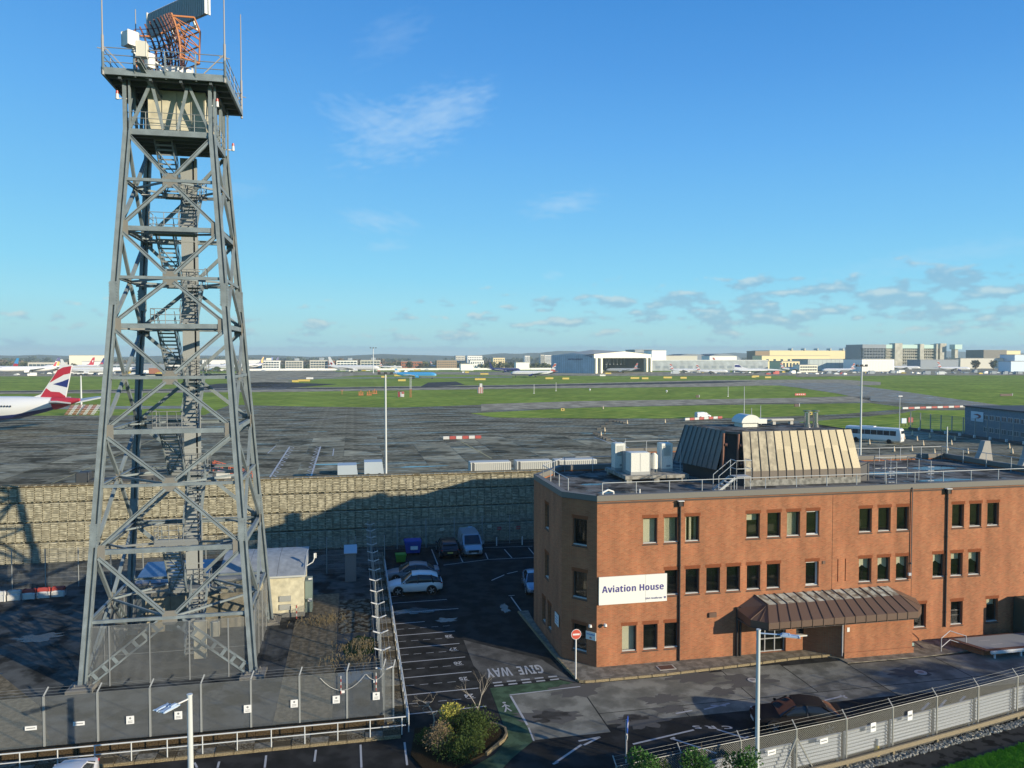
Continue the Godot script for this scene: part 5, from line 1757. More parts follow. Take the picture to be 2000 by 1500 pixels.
func roof_things():
	var white := mat("unit_white", 0.82, 0.82, 0.74, 0.5, "fine", 0.4)
	var grey := mat("unit_grey", 0.3, 0.31, 0.3, 0.6)
	var pl := thing("plant_platform", "concrete slab on stub legs carrying the white cooling units on the roof", "platform", V(21.4, 10.36, 54.2))
	var b := MB.new()
	b.cbox(Vector3(0, 0.4, 0), Vector3(4.9, 0.26, 4.6), 0.02)
	obj("slab", b, mat("slab_concrete", 0.34, 0.33, 0.29, 0.85, "blotch", 0.3), pl)
	for x in [-2.1, 0.0, 2.1]:
		for z in [-2.0, 2.0]:
			b = MB.new()
			b.box(Vector3(x, 0.13, z), Vector3(0.4, 0.27, 0.4))
			obj("leg", b, M["slab_concrete"], pl)
	for q in [["white square cooling unit, front of three on the roof slab", 20.25, 52.8, 1.5, 1.6, 1.1, 0], ["tall white slim cooling unit with a grille, left on the roof slab", 19.5, 54.9, 0.85, 2.05, 0.9, 1], ["tall white cooling unit half in shade, right on the roof slab", 22.75, 53.8, 0.9, 2.1, 0.9, 1]]:
		var u := thing("cooling_unit", q[0], "cooling unit", V(q[1], 10.89, q[2]), "cooling units on the flat roof")
		b = MB.new()
		b.box(Vector3(0, 0.11, 0), Vector3(q[3] * 0.98, 0.22, q[5] * 0.96))
		obj("base", b, grey, u)
		b = MB.new()
		b.cbox(Vector3(0, 0.22 + (q[4] - 0.22) * 0.5, 0), Vector3(q[3], q[4] - 0.22, q[5]), 0.03)
		obj("casing", b, white, u)
		if q[6]:
			for k in 9:
				b = MB.new()
				b.box(Vector3(0, q[4] - 0.2 - k * 0.085, q[5] * 0.5 + 0.008), Vector3(q[3] * 0.62, 0.035, 0.016))
				obj("grille_bar", b, grey, u)
			b = MB.new()
			b.box(Vector3(0.1, 0.42, q[5] * 0.5 + 0.006), Vector3(0.32, 0.16, 0.012))
			obj("label_plate", b, grey, u)
		else:
			b = MB.new()
			b.box(Vector3(0, 0.9, q[5] * 0.5 + 0.004), Vector3(0.015, 1.3, 0.008))
			obj("panel_joint", b, grey, u)
	var tk := thing("gas_cylinder_tank", "white upright tank between two cooling units on the roof slab", "tank", V(21.75, 10.89, 53.4))
	b = MB.new()
	b.tube(Vector3(0, 0.25, 0), Vector3(0, 1.25, 0), 0.26, 0.26, 16)
	b.tube(Vector3(0, 1.25, 0), Vector3(0, 1.42, 0), 0.26, 0.08, 16)
	obj("shell", b, white, tk)
	for a in 3:
		b = MB.new()
		b.tube(Vector3(cos(a * TAU / 3) * 0.2, 0, sin(a * TAU / 3) * 0.2), Vector3(cos(a * TAU / 3) * 0.2, 0.3, sin(a * TAU / 3) * 0.2), 0.03)
		obj("leg", b, grey, tk)
	var bx := thing("grey_cabinet", "grey open-sided cabinet between cooling units on the roof slab", "cabinet", V(20.0, 10.89, 54.0))
	b = MB.new()
	b.cbox(Vector3(-0.35, 0.75, 0), Vector3(0.1, 1.5, 0.8), 0.02)
	b.cbox(Vector3(0.35, 0.75, 0), Vector3(0.1, 1.5, 0.8), 0.02)
	b.cbox(Vector3(0, 1.45, 0), Vector3(0.6, 0.1, 0.8), 0.02)
	obj("frame", b, grey, bx)
	b = MB.new()
	for k in 4:
		b.box(Vector3(0, 0.3 + k * 0.32, 0), Vector3(0.6, 0.06, 0.7))
	obj("shelf", b, M["roof_rail_grey"], bx)
	# hood, flues and masts on the plant room
	var hd := thing("ventilation_hood", "white half-round ventilation hood on the plant room roof", "hood", V(29.2, 14.12, 53.4))
	b = MB.new()
	var rings := []
	for e in 2:
		var row := []
		for i in 13:
			var a := PI * i / 12.0
			row.append(Vector3(-cos(a) * 0.78 + 0.0, 0.32 + sin(a) * 0.62, 0.65 - e * 1.6))
		rings.append(row)
	b.skin(rings, false, false)
	for e in 2:
		var c := Vector3(0, 0.32, 0.65 - e * 1.6)
		for i in 12:
			if e == 0:
				b.tri(c, rings[0][i + 1], rings[0][i])
			else:
				b.tri(c, rings[1][i], rings[1][i + 1])
	obj("cowl", b, white, hd)
	b = MB.new()
	b.cbox(Vector3(0, 0.16, -0.15), Vector3(1.3, 0.32, 1.3), 0.03)
	b.box(Vector3(1.05, 0.42, -0.15), Vector3(0.7, 0.36, 1.2))
	obj("collar", b, white, hd)
	var fl0: Node3D = null
	for k in 2:
		var x := [33.35, 34.05][k] as float
		var lab := ["shiny steel flue on the plant room roof, left one of two", "shiny steel flue on the plant room roof, right one of two"][k] as String
		if fl0:
			dup(fl0, V(x, 14.12, 52.0), 0.0, lab)
			continue
		fl0 = thing("steel_flue", lab, "flue", V(x, 14.12, 52.0), "flues on the plant room roof")
		b = MB.new()
		b.tube(Vector3(0, 0, 0), Vector3(0, 0.3, 0), 0.3, 0.22, 16)
		b.tube(Vector3(0, 0.3, 0), Vector3(0, 1.1, 0), 0.2, 0.2, 16)
		obj("stack", b, mat("bright_steel", 0.55, 0.55, 0.54, 0.25, "fine", 1.0, 0.9), fl0)
		b = MB.new()
		for a in 4:
			b.tube(Vector3(cos(a * TAU / 4) * 0.17, 1.1, sin(a * TAU / 4) * 0.17), Vector3(cos(a * TAU / 4) * 0.2, 1.2, sin(a * TAU / 4) * 0.2), 0.015)
		b.tube(Vector3(0, 1.2, 0), Vector3(0, 1.25, 0), 0.33, 0.28, 16)
		obj("cap", b, mat("flue_cap", 0.12, 0.12, 0.12, 0.5), fl0)
	for q in [["tall thin mast on the plant room roof beside the white hood", 29.6, 54.6, 3.0], ["short thin mast right of the white hood", 30.4, 54.9, 1.3], ["second short mast farther right of the white hood", 31.0, 54.6, 1.5]]:
		var m := thing("roof_mast", q[0], "mast", V(q[1], 14.12, q[2]))
		b = MB.new()
		b.tube(Vector3.ZERO, Vector3(0, q[3], 0), 0.035, 0.02, 6)
		obj("pole", b, M["roof_rail_grey"], m)
		b = MB.new()
		b.tube(Vector3.ZERO, Vector3(0, 0.12, 0), 0.1, 0.08, 8)
		obj("base", b, grey, m)
	for q in [["thin lightning rod behind the left cooling unit", 21.0, 57.5, 2.6], ["thin lightning rod left of the plant room", 23.4, 56.5, 2.9], ["thin dark rod right of the right cooling unit", 23.9, 53.6, 2.6]]:
		var m := thing("lightning_rod", q[0], "rod", V(q[1], 10.36, q[2]))
		b = MB.new()
		b.tube(Vector3.ZERO, Vector3(0, q[3], 0), 0.03, 0.012, 6)
		obj("rod", b, M["roof_rail_grey"], m)
		b = MB.new()
		b.tube(Vector3.ZERO, Vector3(0, 0.1, 0), 0.16, 0.12, 8)
		obj("base", b, grey, m)
	var dct := thing("roof_duct", "long pale duct lying across the plant room roof", "duct", V(31.6, 14.12, 54.6))
	b = MB.new()
	b.tube(Vector3(-1.4, 0.35, 0), Vector3(2.2, 0.35, 0), 0.12, 0.12, 10)
	obj("pipe", b, mat("duct_grey", 0.4, 0.39, 0.35, 0.6), dct)
	for x in [-1.2, 0.5, 2.0]:
		b = MB.new()
		b.box(Vector3(x, 0.12, 0), Vector3(0.25, 0.24, 0.3))
		obj("support", b, M["duct_grey"], dct)

func text(parent: Node3D, s: String, size: float, at: Vector3, bs: Basis, m: Material, bold := true, depth := 0.01, align := HORIZONTAL_ALIGNMENT_CENTER) -> MeshInstance3D:
	var tm := TextMesh.new()
	var f := SystemFont.new()
	f.font_names = PackedStringArray(["Droid Sans"])
	f.font_weight = 700 if bold else 400
	tm.font = f
	tm.text = s
	tm.font_size = 64
	tm.pixel_size = size / 64.0
	tm.depth = depth
	tm.horizontal_alignment = align
	var o := MeshInstance3D.new()
	o.name = "lettering"
	o.mesh = tm
	o.material_override = m
	o.transform = Transform3D(bs, at)
	parent.add_child(o, true)
	return o

func signs_on_house():
	var white := mat("sign_white", 0.72, 0.72, 0.66, 0.45)
	var navy := mat("sign_navy", 0.05, 0.04, 0.2, 0.5)
	var s := thing("building_sign", "large white sign reading Aviation House in dark blue on the brick front", "sign", V(17.0, 4.05, 45.08))
	for k in 2:
		var b := MB.new()
		b.cbox(Vector3(-2.24 + 3.04 * 0.5 + 0.0 if k == 0 else 1.52, 0.87, 0.05), Vector3(3.04 if k == 0 else 1.43, 1.74, 0.09), 0.004)
		obj("board", b, white, s)
	text(s, "Aviation House", 0.56, Vector3(0.0, 0.95, 0.1), Basis(), navy)
	text(s, "BAA Heathrow", 0.17, Vector3(1.35, 0.24, 0.1), Basis(), navy, false)
	var em := MB.new()
	for k in 4:
		em.box(Vector3(2.06 + 0.07 * (k % 2), 0.21 + 0.07 * (k / 2), 0.1), Vector3(0.055, 0.055, 0.01))
	obj("emblem", em, navy, s)
	var ex := (V(14.67, 0, 45.14) - V(12.96, 0, 47.07)).normalized()
	var bs := Basis(ex, Vector3.UP, ex.cross(Vector3.UP))
	var sky := mat("sign_blue", 0.1, 0.22, 0.5, 0.5)
	var s2 := thing("wall_sign", "small white reception sign with a blue line on the angled brick corner", "sign", V(14.38, 1.75, 45.4))
	var b2 := MB.new()
	b2.box(Vector3(0, 0.28, 0), Vector3(0.72, 0.5, 0.04), bs)
	obj("board", b2, white, s2)
	text(s2, "Reception", 0.13, Vector3(0, 0.38, 0) + bs.z * 0.025, bs, sky)
	b2 = MB.new()
	b2.plate(Vector3(0, 0.16, 0) + bs.z * 0.026, bs.x, Vector3.UP, [Vector2(0.08, -0.03), Vector2(-0.02, -0.03), Vector2(-0.02, -0.07), Vector2(-0.1, 0.0), Vector2(-0.02, 0.07), Vector2(-0.02, 0.03), Vector2(0.08, 0.03)], 0.004)
	obj("arrow", b2, mat("sign_red", 0.5, 0.05, 0.04, 0.5), s2)
	var s3 := thing("wall_sign", "pale blue-white sign in shade on the side wall by the car park", "sign", V(12.88, 1.9, 48.0))
	var b3 := MB.new()
	b3.box(Vector3(0, 0.4, 0), Vector3(0.04, 0.75, 0.9))
	obj("board", b3, white, s3)
	b3 = MB.new()
	for k in 3:
		b3.box(Vector3(-0.024, 0.2 + k * 0.18, 0), Vector3(0.008, 0.05, 0.6))
	obj("print_line", b3, sky, s3)
	for q in [[V(15.15, 2.75, 45.1), "white dome security camera on the brick front by the corner"], [V(14.3, 2.62, 45.5), "white bullet security camera on the angled brick corner"]]:
		var c := thing("security_camera", q[1], "camera", q[0])
		var b := MB.new()
		b.tube(Vector3(0, 0, 0), Vector3(0, 0.02, 0.22), 0.05, 0.05, 8)
		obj("arm", b, M["white_paint"], c)
		b = MB.new()
		b.tube(Vector3(0, 0.0, 0.2), Vector3(0, 0.14, 0.2), 0.12, 0.09, 12)
		obj("housing", b, M["white_paint"], c)
		b = MB.new()
		b.tube(Vector3(0, -0.08, 0.2), Vector3(0, 0.0, 0.2), 0.05, 0.1, 12)
		obj("dome", b, mat("dome_black", 0.02, 0.02, 0.02, 0.1), c)
	var lt := thing("wall_light", "small grey bulkhead light on the brick front above the canopy end", "light", V(36.72, 4.75, 45.05))
	var b := MB.new()
	b.cbox(Vector3(0, 0.0, 0.02), Vector3(0.26, 0.14, 0.14), 0.02)
	obj("body", b, mat("light_grey", 0.45, 0.45, 0.45, 0.5), lt)
	b = MB.new()
	b.box(Vector3(0, -0.09, 0.02), Vector3(0.2, 0.05, 0.1))
	obj("lens", b, mat("lens_pale", 0.6, 0.62, 0.62, 0.2), lt)

# ---------------------------------------------------------------- tower yard, wall and fences
func fence_run(called: String, label: String, posts: Array, h: float, step: float, opt := {}) -> Node3D:
	var p0: Vector2 = posts[0]
	var t := thing(called, label, "fence", V(p0.x, 0, p0.y))
	var o := t.position
	var steel: Material = opt.get("mat", mat("fence_galv", 0.36, 0.38, 0.37, 0.55, "fine", 0.8, 0.2))
	var y0: float = opt.get("y0", 0.02)
	var lean: Vector2 = opt.get("lean", Vector2.ZERO)
	var pw: float = opt.get("post", 0.07)
	for i in posts.size():
		var p: Vector2 = posts[i]
		var b := MB.new(o)
		b.bar(V(p.x, y0, p.y), V(p.x, y0 + h, p.y), pw, pw, Vector3(0, 0, 1))
		if lean != Vector2.ZERO:
			b.bar(V(p.x, y0 + h, p.y), V(p.x + lean.x, y0 + h + 0.32, p.y + lean.y), pw * 0.7, pw * 0.7, Vector3(0, 0, 1))
		obj("post", b, steel, t)
	for i in posts.size() - 1:
		var a := V(posts[i].x, 0, posts[i].y)
		var c := V(posts[i + 1].x, 0, posts[i + 1].y)
		var b := MB.new(o)
		if opt.has("chain"):
			var d := c - a
			var n := int(d.length() / step)
			var hy := h - 0.05
			var u := d.normalized()
			for k in range(-int(hy / step), n):
				for s in [-1.0, 1.0]:
					var f0 := k * step
					var q0 := Vector2(f0, 0.05) if s > 0 else Vector2(f0, hy)
					var q1 := Vector2(f0 + hy - 0.05, hy) if s > 0 else Vector2(f0 + hy - 0.05, 0.05)
					if q0.x < 0.0:
						q0 = q0.lerp(q1, -q0.x / (q1.x - q0.x))
					if q1.x > d.length():
						q1 = q0.lerp(q1, (d.length() - q0.x) / (q1.x - q0.x))
					if q1.x <= q0.x:
						continue
					var w0 := a + u * q0.x + Vector3(0, y0 + q0.y, 0)
					var w1 := a + u * q1.x + Vector3(0, y0 + q1.y, 0)
					var th := Vector3(0, opt.get("t", 0.006), 0)
					b.quad(w0 - th, w1 - th, w1 + th, w0 + th)
			b.tube(a + Vector3(0, y0 + h, 0), c + Vector3(0, y0 + h, 0), 0.02, 0.02, 5)
		else:
			wires(b, a, c, y0 + 0.05, y0 + h - 0.02, step, opt.get("t", 0.006), opt.get("hstep", 0.3))
		var mp := obj("mesh_panel", b, steel, t)
		mp.set_meta("kind", "stuff")
		if lean != Vector2.ZERO:
			var w := MB.new(o)
			for k in 3:
				var f := (k + 0.7) / 3.0
				var dd := Vector3(lean.x * f, y0 + h + 0.32 * f, -lean.y * f)
				w.tube(a + dd, c + dd, 0.005, 0.005, 4, false)
			obj("barbed_wire", w, steel, t)
	return t

func fence_sign(called: String, label: String, at: Vector3, w: float, h: float, turn: float, m: Material, mark := 1, group := "") -> Node3D:
	var t := thing(called, label, "sign", at, group, turn)
	var b := MB.new()
	b.box(Vector3(0, h * 0.5, 0.05), Vector3(w, h, 0.012))
	obj("board", b, m, t)
	b = MB.new()
	if mark == 1:
		b.tube(Vector3(0, h * 0.72, 0.056), Vector3(0, h * 0.72, 0.06), h * 0.13, h * 0.13, 12)
		for k in 2:
			b.box(Vector3(0, h * (0.2 + 0.17 * k), 0.058), Vector3(w * 0.6, h * 0.06, 0.004))
	else:
		b.box(Vector3(0, h * 0.5, 0.058), Vector3(w * 0.75, h * 0.2, 0.004))
	obj("print", b, mat("print_grey", 0.16, 0.17, 0.18, 0.7), t)
	return t

func yard():
	# timber crib wall along the apron
	var wl := thing("timber_crib_wall", "long pale wall of stacked weathered timber slats between the yard and the apron", "wall", V(-8, 0, 79.5))
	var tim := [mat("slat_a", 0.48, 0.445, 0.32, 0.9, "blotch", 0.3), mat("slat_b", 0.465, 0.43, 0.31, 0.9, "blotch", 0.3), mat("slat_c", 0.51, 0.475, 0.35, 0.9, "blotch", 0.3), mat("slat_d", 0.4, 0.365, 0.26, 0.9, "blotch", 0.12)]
	var mbs := [MB.new(), MB.new(), MB.new(), MB.new()]
	var r := RandomNumberGenerator.new()
	r.seed = 9
	for j in 43:
		var y := 0.1 + j * 0.166
		var tier := int(y / 1.82)
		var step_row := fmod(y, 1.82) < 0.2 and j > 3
		for i in 92:
			var x := -34.0 + i * 0.745
			var z := (-0.3 if step_row else 0.0) - tier * 0.22 - y * 0.05 + r.randf_range(-0.02, 0.02)
			var top := 7.0 + 0.25 * (i / 92.0)
			if y > top:
				continue
			var sag := r.randf_range(-0.012, 0.012)
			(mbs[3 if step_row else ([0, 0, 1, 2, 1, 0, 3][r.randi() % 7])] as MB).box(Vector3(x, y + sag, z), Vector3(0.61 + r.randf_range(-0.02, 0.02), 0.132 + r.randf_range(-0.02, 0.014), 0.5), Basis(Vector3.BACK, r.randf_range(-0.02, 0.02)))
		for i in 91:
			var tier2 := int(y / 1.82)
			(mbs[1] as MB).box(Vector3(-33.63 + i * 0.745, y + 0.06, -tier2 * 0.22 - y * 0.05 + 0.1), Vector3(0.16, 0.07, 0.36))
	for k in 4:
		obj("timber_slats", mbs[k], tim[k], wl).set_meta("kind", "stuff")
	var bk := MB.new()
	for k in 4:
		bk.box(Vector3(0, 0.88 + k * 1.76, -1.0 - k * 0.3), Vector3(68.6, 1.76, 1.4))
	obj("fill", bk, mat("wall_fill", 0.05, 0.045, 0.035, 0.95), wl)
	var cp := MB.new()
	cp.box(Vector3(0, 7.1, -1.35), Vector3(68.6, 0.05, 1.5))
	obj("top_fill", cp, mat("top_earth", 0.45, 0.4, 0.27, 0.95, "earth", 0.3), wl)
	# fence along the foot of the wall
	var bp := []
	for k in 14:
		bp.append(Vector2(-30.5 + k * 2.55, 70.6 - k * 0.05))
	fence_run("security_fence", "wire mesh security fence across the yard at the foot of the timber wall", bp, 3.3, 0.09, {"t": 0.007, "hstep": 0.4})
	var bq := []
	for k in 7:
		bq.append(Vector2(1.3 + k * 2.9, 77.6 + k * 0.05))
	fence_run("security_fence", "wire mesh security fence along the back of the car park", bq, 3.0, 0.09, {"t": 0.007, "hstep": 0.4})
	# front fence
	var fp := []
	for k in 11:
		fp.append(Vector2(-22.0 + k * 2.395, 40.55))
	fp.append(Vector2(1.45, 40.75))
	fence_run("security_fence", "tall fine-mesh security fence in front of the tower with a barbed top", fp, 2.95, 0.03, {"t": 0.0036, "hstep": 1.45, "lean": Vector2(0.12, 0.3), "post": 0.09})
	var white := mat("sign_plain_white", 0.72, 0.72, 0.7, 0.5)
	var names := ["wide white sign on the front fence, leftmost of all", "wide white sign on the front fence, second from the left", "square white warning sign on the front fence, left of the lamp", "square white warning sign half behind the lamp head", "square white warning sign on the front fence, first right of the lamp", "square white warning sign on the front fence, under the left end of the slack cable", "square white warning sign on the front fence, between the two slack cables", "square white warning sign at the right end of the front fence"]
	var sp := [Vector2(-15.36, 1.4), Vector2(-13.24, 1.42), Vector2(-10.92, 1.27), Vector2(-8.69, 1.29), Vector2(-5.39, 1.31), Vector2(-3.1, 1.37), Vector2(-0.99, 1.39), Vector2(1.06, 1.39)]
	for k in 8:
		var wide := k < 2
		fence_sign("warning_sign", names[k], V(sp[k].x, sp[k].y, 40.5), 0.52 if wide else 0.36, 0.2 if wide else 0.4, 0.0, white, 0 if wide else 1, "white signs on the front fence")
	# slack cables with tags
	for q in [[-1.8, 0.55], [0.55, 2.9]]:
		var t := thing("slack_cable", ["slack pale cable with a tag hung on the front fence, left one", "slack pale cable with a tag hung on the front fence, right one"][0 if q[0] < 0 else 1], "cable", V(q[0], 2.8, 40.46))
		var pts := []
		var wdt: float = 2.3 if q[0] < 0 else 0.92
		for k in 11:
			var f := k / 10.0
			pts.append(Vector3(f * wdt, -0.75 * (1.0 - pow(2.0 * f - 1.0, 2)) * (1.0 if q[0] < 0 else 0.45), 0.02))
		var b := MB.new()
		b.path(pts, 0.014, 5)
		obj("cable", b, mat("cable_pale", 0.5, 0.5, 0.47, 0.6), t)
		b = MB.new()
		b.box(pts[5] + Vector3(0, -0.08, 0.01), Vector3(0.18, 0.12, 0.02))
		obj("tag", b, white, t)
	# low kerb wall, pavers and handrail in front of the fence
	var kw := thing("low_brick_wall", "low dark brick wall under the front fence", "wall", V(-10, 0, 40.4))
	for k in 26:
		var b := MB.new()
		b.box(Vector3(-12 + k * 0.92, 0.26, 0.02 * (k % 2)), Vector3(0.9, 0.5, 0.3))
		obj("block", b, mat("old_brick", 0.12, 0.1, 0.075, 0.95, "earth", 0.6), kw)
	var pv := Node3D.new()
	pv.name = "paved_strip"
	add_child(pv)
	pv.set_meta("kind", "structure")
	var pm := [mat("paver_a", 0.2, 0.18, 0.14, 0.9, "stain", 0.5), mat("paver_b", 0.16, 0.15, 0.12, 0.9, "earth", 0.6), mat("paver_c", 0.24, 0.22, 0.17, 0.9, "blotch", 0.6)]
	for k in 27:
		for j in 2:
			var b := MB.new()
			b.box(V(-21.6 + k * 0.9, 0.06 + 0.008 * ((k * 3 + j) % 4), 39.3 + j * 0.55), Vector3(0.88, 0.12, 0.53))
			obj("paving_slab", b, pm[(k * 5 + j * 2) % 3], pv)
	for k in 27:
		var b := MB.new()
		b.cbox(V(-21.6 + k * 0.9, 0.07, 38.92), Vector3(0.885, 0.15, 0.16), 0.015)
		obj("kerb_stone", b, mat("kerb_pale", 0.42, 0.395, 0.31, 0.85, "earth", 0.7), pv)
	# paved walk beside the car park
	for k in 40:
		var b := MB.new()
		b.box(V(2.08, 0.06 + 0.01 * (k * 7 % 3), 40.9 + k * 0.9), Vector3(0.95, 0.14, 0.87))
		obj("paving_slab", b, pm[(k * 7) % 3], pv)
	for k in 40:
		var b := MB.new()
		b.cbox(V(2.66, 0.08, 40.9 + k * 0.9), Vector3(0.14, 0.17, 0.885), 0.015)
		obj("kerb_stone", b, M["kerb_pale"], pv)
	var hr := mat("handrail_grey", 0.5, 0.52, 0.51, 0.5)
	var h1 := thing("handrail", "pale tubular handrail along the kerb in front of the tower fence", "handrail", V(2.5, 0.12, 38.98))
	var b := MB.new()
	b.tube(Vector3(0, 0.92, 0), Vector3(-24, 0.92, 0), 0.034)
	b.tube(Vector3(0, 0.48, 0), Vector3(-24, 0.48, 0), 0.028)
	obj("rail", b, hr, h1)
	for k in 16:
		b = MB.new()
		b.tube(Vector3(-0.2 - k * 1.6, 0, 0), Vector3(-0.2 - k * 1.6, 0.92, 0), 0.03)
		obj("post", b, hr, h1)
	var h2 := thing("handrail", "pale tubular handrail along the left side of the car park", "handrail", V(2.66, 0.12, 39.2))
	b = MB.new()
	b.tube(Vector3(0, 0.95, 0), Vector3(0.0, 0.95, -32), 0.034)
	b.tube(Vector3(0, 0.5, 0), Vector3(0.0, 0.5, -32), 0.028)
	obj("rail", b, hr, h2)
	for k in 21:
		b = MB.new()
		b.tube(Vector3(0, 0, -k * 1.6), Vector3(0, 0.95, -k * 1.6), 0.03)
		obj("post", b, hr, h2)
	# side fence with T-shaped tops between yard and car park
	var t := thing("side_fence", "side fence of wire mesh with white T-shaped post tops between yard and car park", "fence", V(1.5, 0, 41))
	var o := t.position
	for k in 14:
		b = MB.new(o)
		var v := 41.0 + k * 2.78
		b.bar(V(1.5, 0, v), V(1.5, 2.75, v), 0.08, 0.08, Vector3(0, 0, 1))
		obj("post", b, M["fence_galv"], t)
		b = MB.new(o)
		b.bar(V(1.05, 2.88, v), V(1.5, 2.72, v), 0.06, 0.06)
		b.bar(V(1.95, 2.88, v), V(1.5, 2.72, v), 0.06, 0.06)
		obj("post_top", b, mat("post_white", 0.6, 0.6, 0.58, 0.5), t)
		if k < 13:
			b = MB.new(o)
			wires(b, V(1.5, 0, v), V(1.5, 0, v + 2.78), 0.05, 2.7, 0.06, 0.007, 0.2)
			obj("mesh_panel", b, M["fence_galv"], t).set_meta("kind", "stuff")
			b = MB.new(o)
			for q in [-0.4, -0.15, 0.15, 0.4]:
				b.tube(V(1.5 + q, 2.74 + absf(q) * 0.3, v), V(1.5 + q, 2.74 + absf(q) * 0.3, v + 2.78), 0.008, 0.008, 4, false)
			obj("barbed_wire", b, M["fence_galv"], t)
	# cream equipment cabin
	var cab := thing("equipment_cabin", "cream equipment cabin with a curved grey roof beside the tower", "cabin", V(-3.75, 0, 58.9))
	o = cab.position
	var cream := mat("cabin_wall_cream", 0.66, 0.62, 0.45, 0.7, "soft", 0.3)
	b = MB.new(o)
	b.prism([Vector2(-9.6, 58.9), Vector2(-3.75, 58.9), Vector2(-3.75, 63.6), Vector2(-9.6, 63.6)], 0.35, 3.2)
	obj("wall", b, cream, cab)
	b = MB.new(o)
	b.prism([Vector2(-9.65, 58.85), Vector2(-3.7, 58.85), Vector2(-3.7, 63.65), Vector2(-9.65, 63.65)], 0.0, 0.35)
	obj("plinth", b, mat("plinth_grey", 0.27, 0.27, 0.25, 0.85, "fine", 0.8), cab)
	var rf := mat("cabin_roof_blue", 0.34, 0.37, 0.38, 0.6, "soft", 0.3, 0.1)
	for k in 3:
		b = MB.new(o)
		var rings := []
		for e in 2:
			var row := []
			for i in 9:
				var f := i / 8.0
				row.append(V(lerpf(-9.8, -3.55, (k + e * 0.99) / 3.0), 3.2 + 0.95 * sin(f * PI * 0.62), 58.6 + f * 5.2))
			rings.append(row)
		rings.reverse()
		b.skin([rings[1], rings[0]], false, false)
		obj("roof_sheet", b, rf, cab)
	b = MB.new(o)
	b.plate(V(-3.66, 0, 58.6), Vector3(0, 0, -1), Vector3.UP, [Vector2(0, 3.1), Vector2(5.1, 3.1), Vector2(5.1, 4.0), Vector2(3.6, 4.15), Vector2(2.2, 3.95), Vector2(1.0, 3.6), Vector2(0, 3.2)], 0.03)
	b.box(V(-6.65, 3.14, 58.62), Vector3(6.1, 0.14, 0.08))
	obj("fascia", b, mat("fascia_grey", 0.42, 0.44, 0.42, 0.6), cab)
	for q in [[-5.1, 0.78], [-5.1, 1.42]]:
		b = MB.new(o)
		b.box(V(q[0], q[1], 58.87), Vector3(0.85, 0.42, 0.06))
		var lv := obj("louvre", b, mat("louvre_grey", 0.24, 0.25, 0.24, 0.6), cab)
		b = MB.new(o)
		for k in 5:
			b.box(V(q[0], q[1] - 0.16 + k * 0.08, 58.83), Vector3(0.78, 0.025, 0.04))
		obj("slat", b, M["fascia_grey"], lv)
	for x in [-6.45, -8.2]:
		b = MB.new(o)
		b.box(V(x, 1.75, 58.89), Vector3(0.05, 2.75, 0.03))
		obj("wall_joint", b, mat("joint_cream", 0.36, 0.33, 0.22, 0.8), cab)
	b = MB.new(o)
	b.box(V(-3.45, 1.2, 60.4), Vector3(0.5, 2.4, 1.4))
	obj("duct_box", b, mat("duct_green", 0.15, 0.2, 0.18, 0.6), cab)
	for k in 3:
		b = MB.new(o)
		b.cbox(V(-3.35, 1.0 + k * 0.7, 59.6 + k * 0.3), Vector3(0.3, 0.22, 0.22), 0.03)
		obj("flood_lamp", b, mat("flood_white", 0.62, 0.62, 0.6, 0.5), cab)
	var la := thing("camera_bracket", "white camera on a bracket at the cabin's roof corner", "camera", V(-3.55, 3.7, 59.3))
	b = MB.new()
	b.path([Vector3(0, 0, 0), Vector3(0.45, 0.25, 0), Vector3(0.6, 0.6, 0)], 0.04)
	obj("arm", b, M["white_paint"], la)
	b = MB.new()
	b.cbox(Vector3(0.62, 0.75, 0), Vector3(0.2, 0.36, 0.2), 0.03)
	obj("housing", b, M["white_paint"], la)
	var sh := thing("blue_roof_shed", "low grey shed with a blue-grey roof behind the tower's far legs", "shed", V(-14.2, 0, 62.5))
	o = sh.position
	b = MB.new(o)
	b.prism([Vector2(-15.9, 61), Vector2(-11.2, 61), Vector2(-11.2, 65), Vector2(-15.9, 65)], 0.0, 2.6)
	obj("wall", b, mat("shed_wall", 0.33, 0.31, 0.25, 0.8, "soft", 0.3), sh)
	b = MB.new(o)
	b.quad(V(-16.1, 2.62, 60.8), V(-11.0, 2.62, 60.8), V(-11.0, 3.1, 65.2), V(-16.1, 3.1, 65.2))
	b.quad(V(-16.1, 2.4, 60.8), V(-11.0, 2.4, 60.8), V(-11.0, 2.62, 60.8), V(-16.1, 2.62, 60.8))
	obj("roof", b, mat("shed_roof_blue", 0.1, 0.17, 0.28, 0.12, "soft", 0.3), sh)
	var sw := thing("grey_yard_wall", "rendered grey wall panels standing inside the tower's foot", "wall", V(-10.2, 0, 57.6))
	for k in 5:
		b = MB.new()
		b.box(Vector3(-3.4 + k * 1.65, 1.25, 0.03 * (k % 2)), Vector3(1.62, 2.5, 0.14))
		obj("wall_panel", b, mat("render_panel", 0.36, 0.33, 0.25, 0.85, "soft", 0.25), sw)
	var gb := thing("grey_kiosk", "tall narrow grey kiosk with a pale sloping top by the yard fence", "kiosk", V(-0.35, 0, 67.5))
	b = MB.new()
	b.cbox(Vector3(0, 1.25, 0), Vector3(0.95, 2.5, 0.7), 0.03)
	obj("body", b, mat("kiosk_grey", 0.26, 0.27, 0.27, 0.7, "fine", 0.5), gb)
	b = MB.new()
	b.plate(Vector3(0, 2.5, 0), Vector3(0, 0, 1), Vector3.UP, [Vector2(-0.5, 0), Vector2(0.5, 0), Vector2(0.5, 0.05), Vector2(-0.5, 0.55)], 0.55)
	obj("top", b, mat("kiosk_top", 0.42, 0.47, 0.52, 0.5), gb)
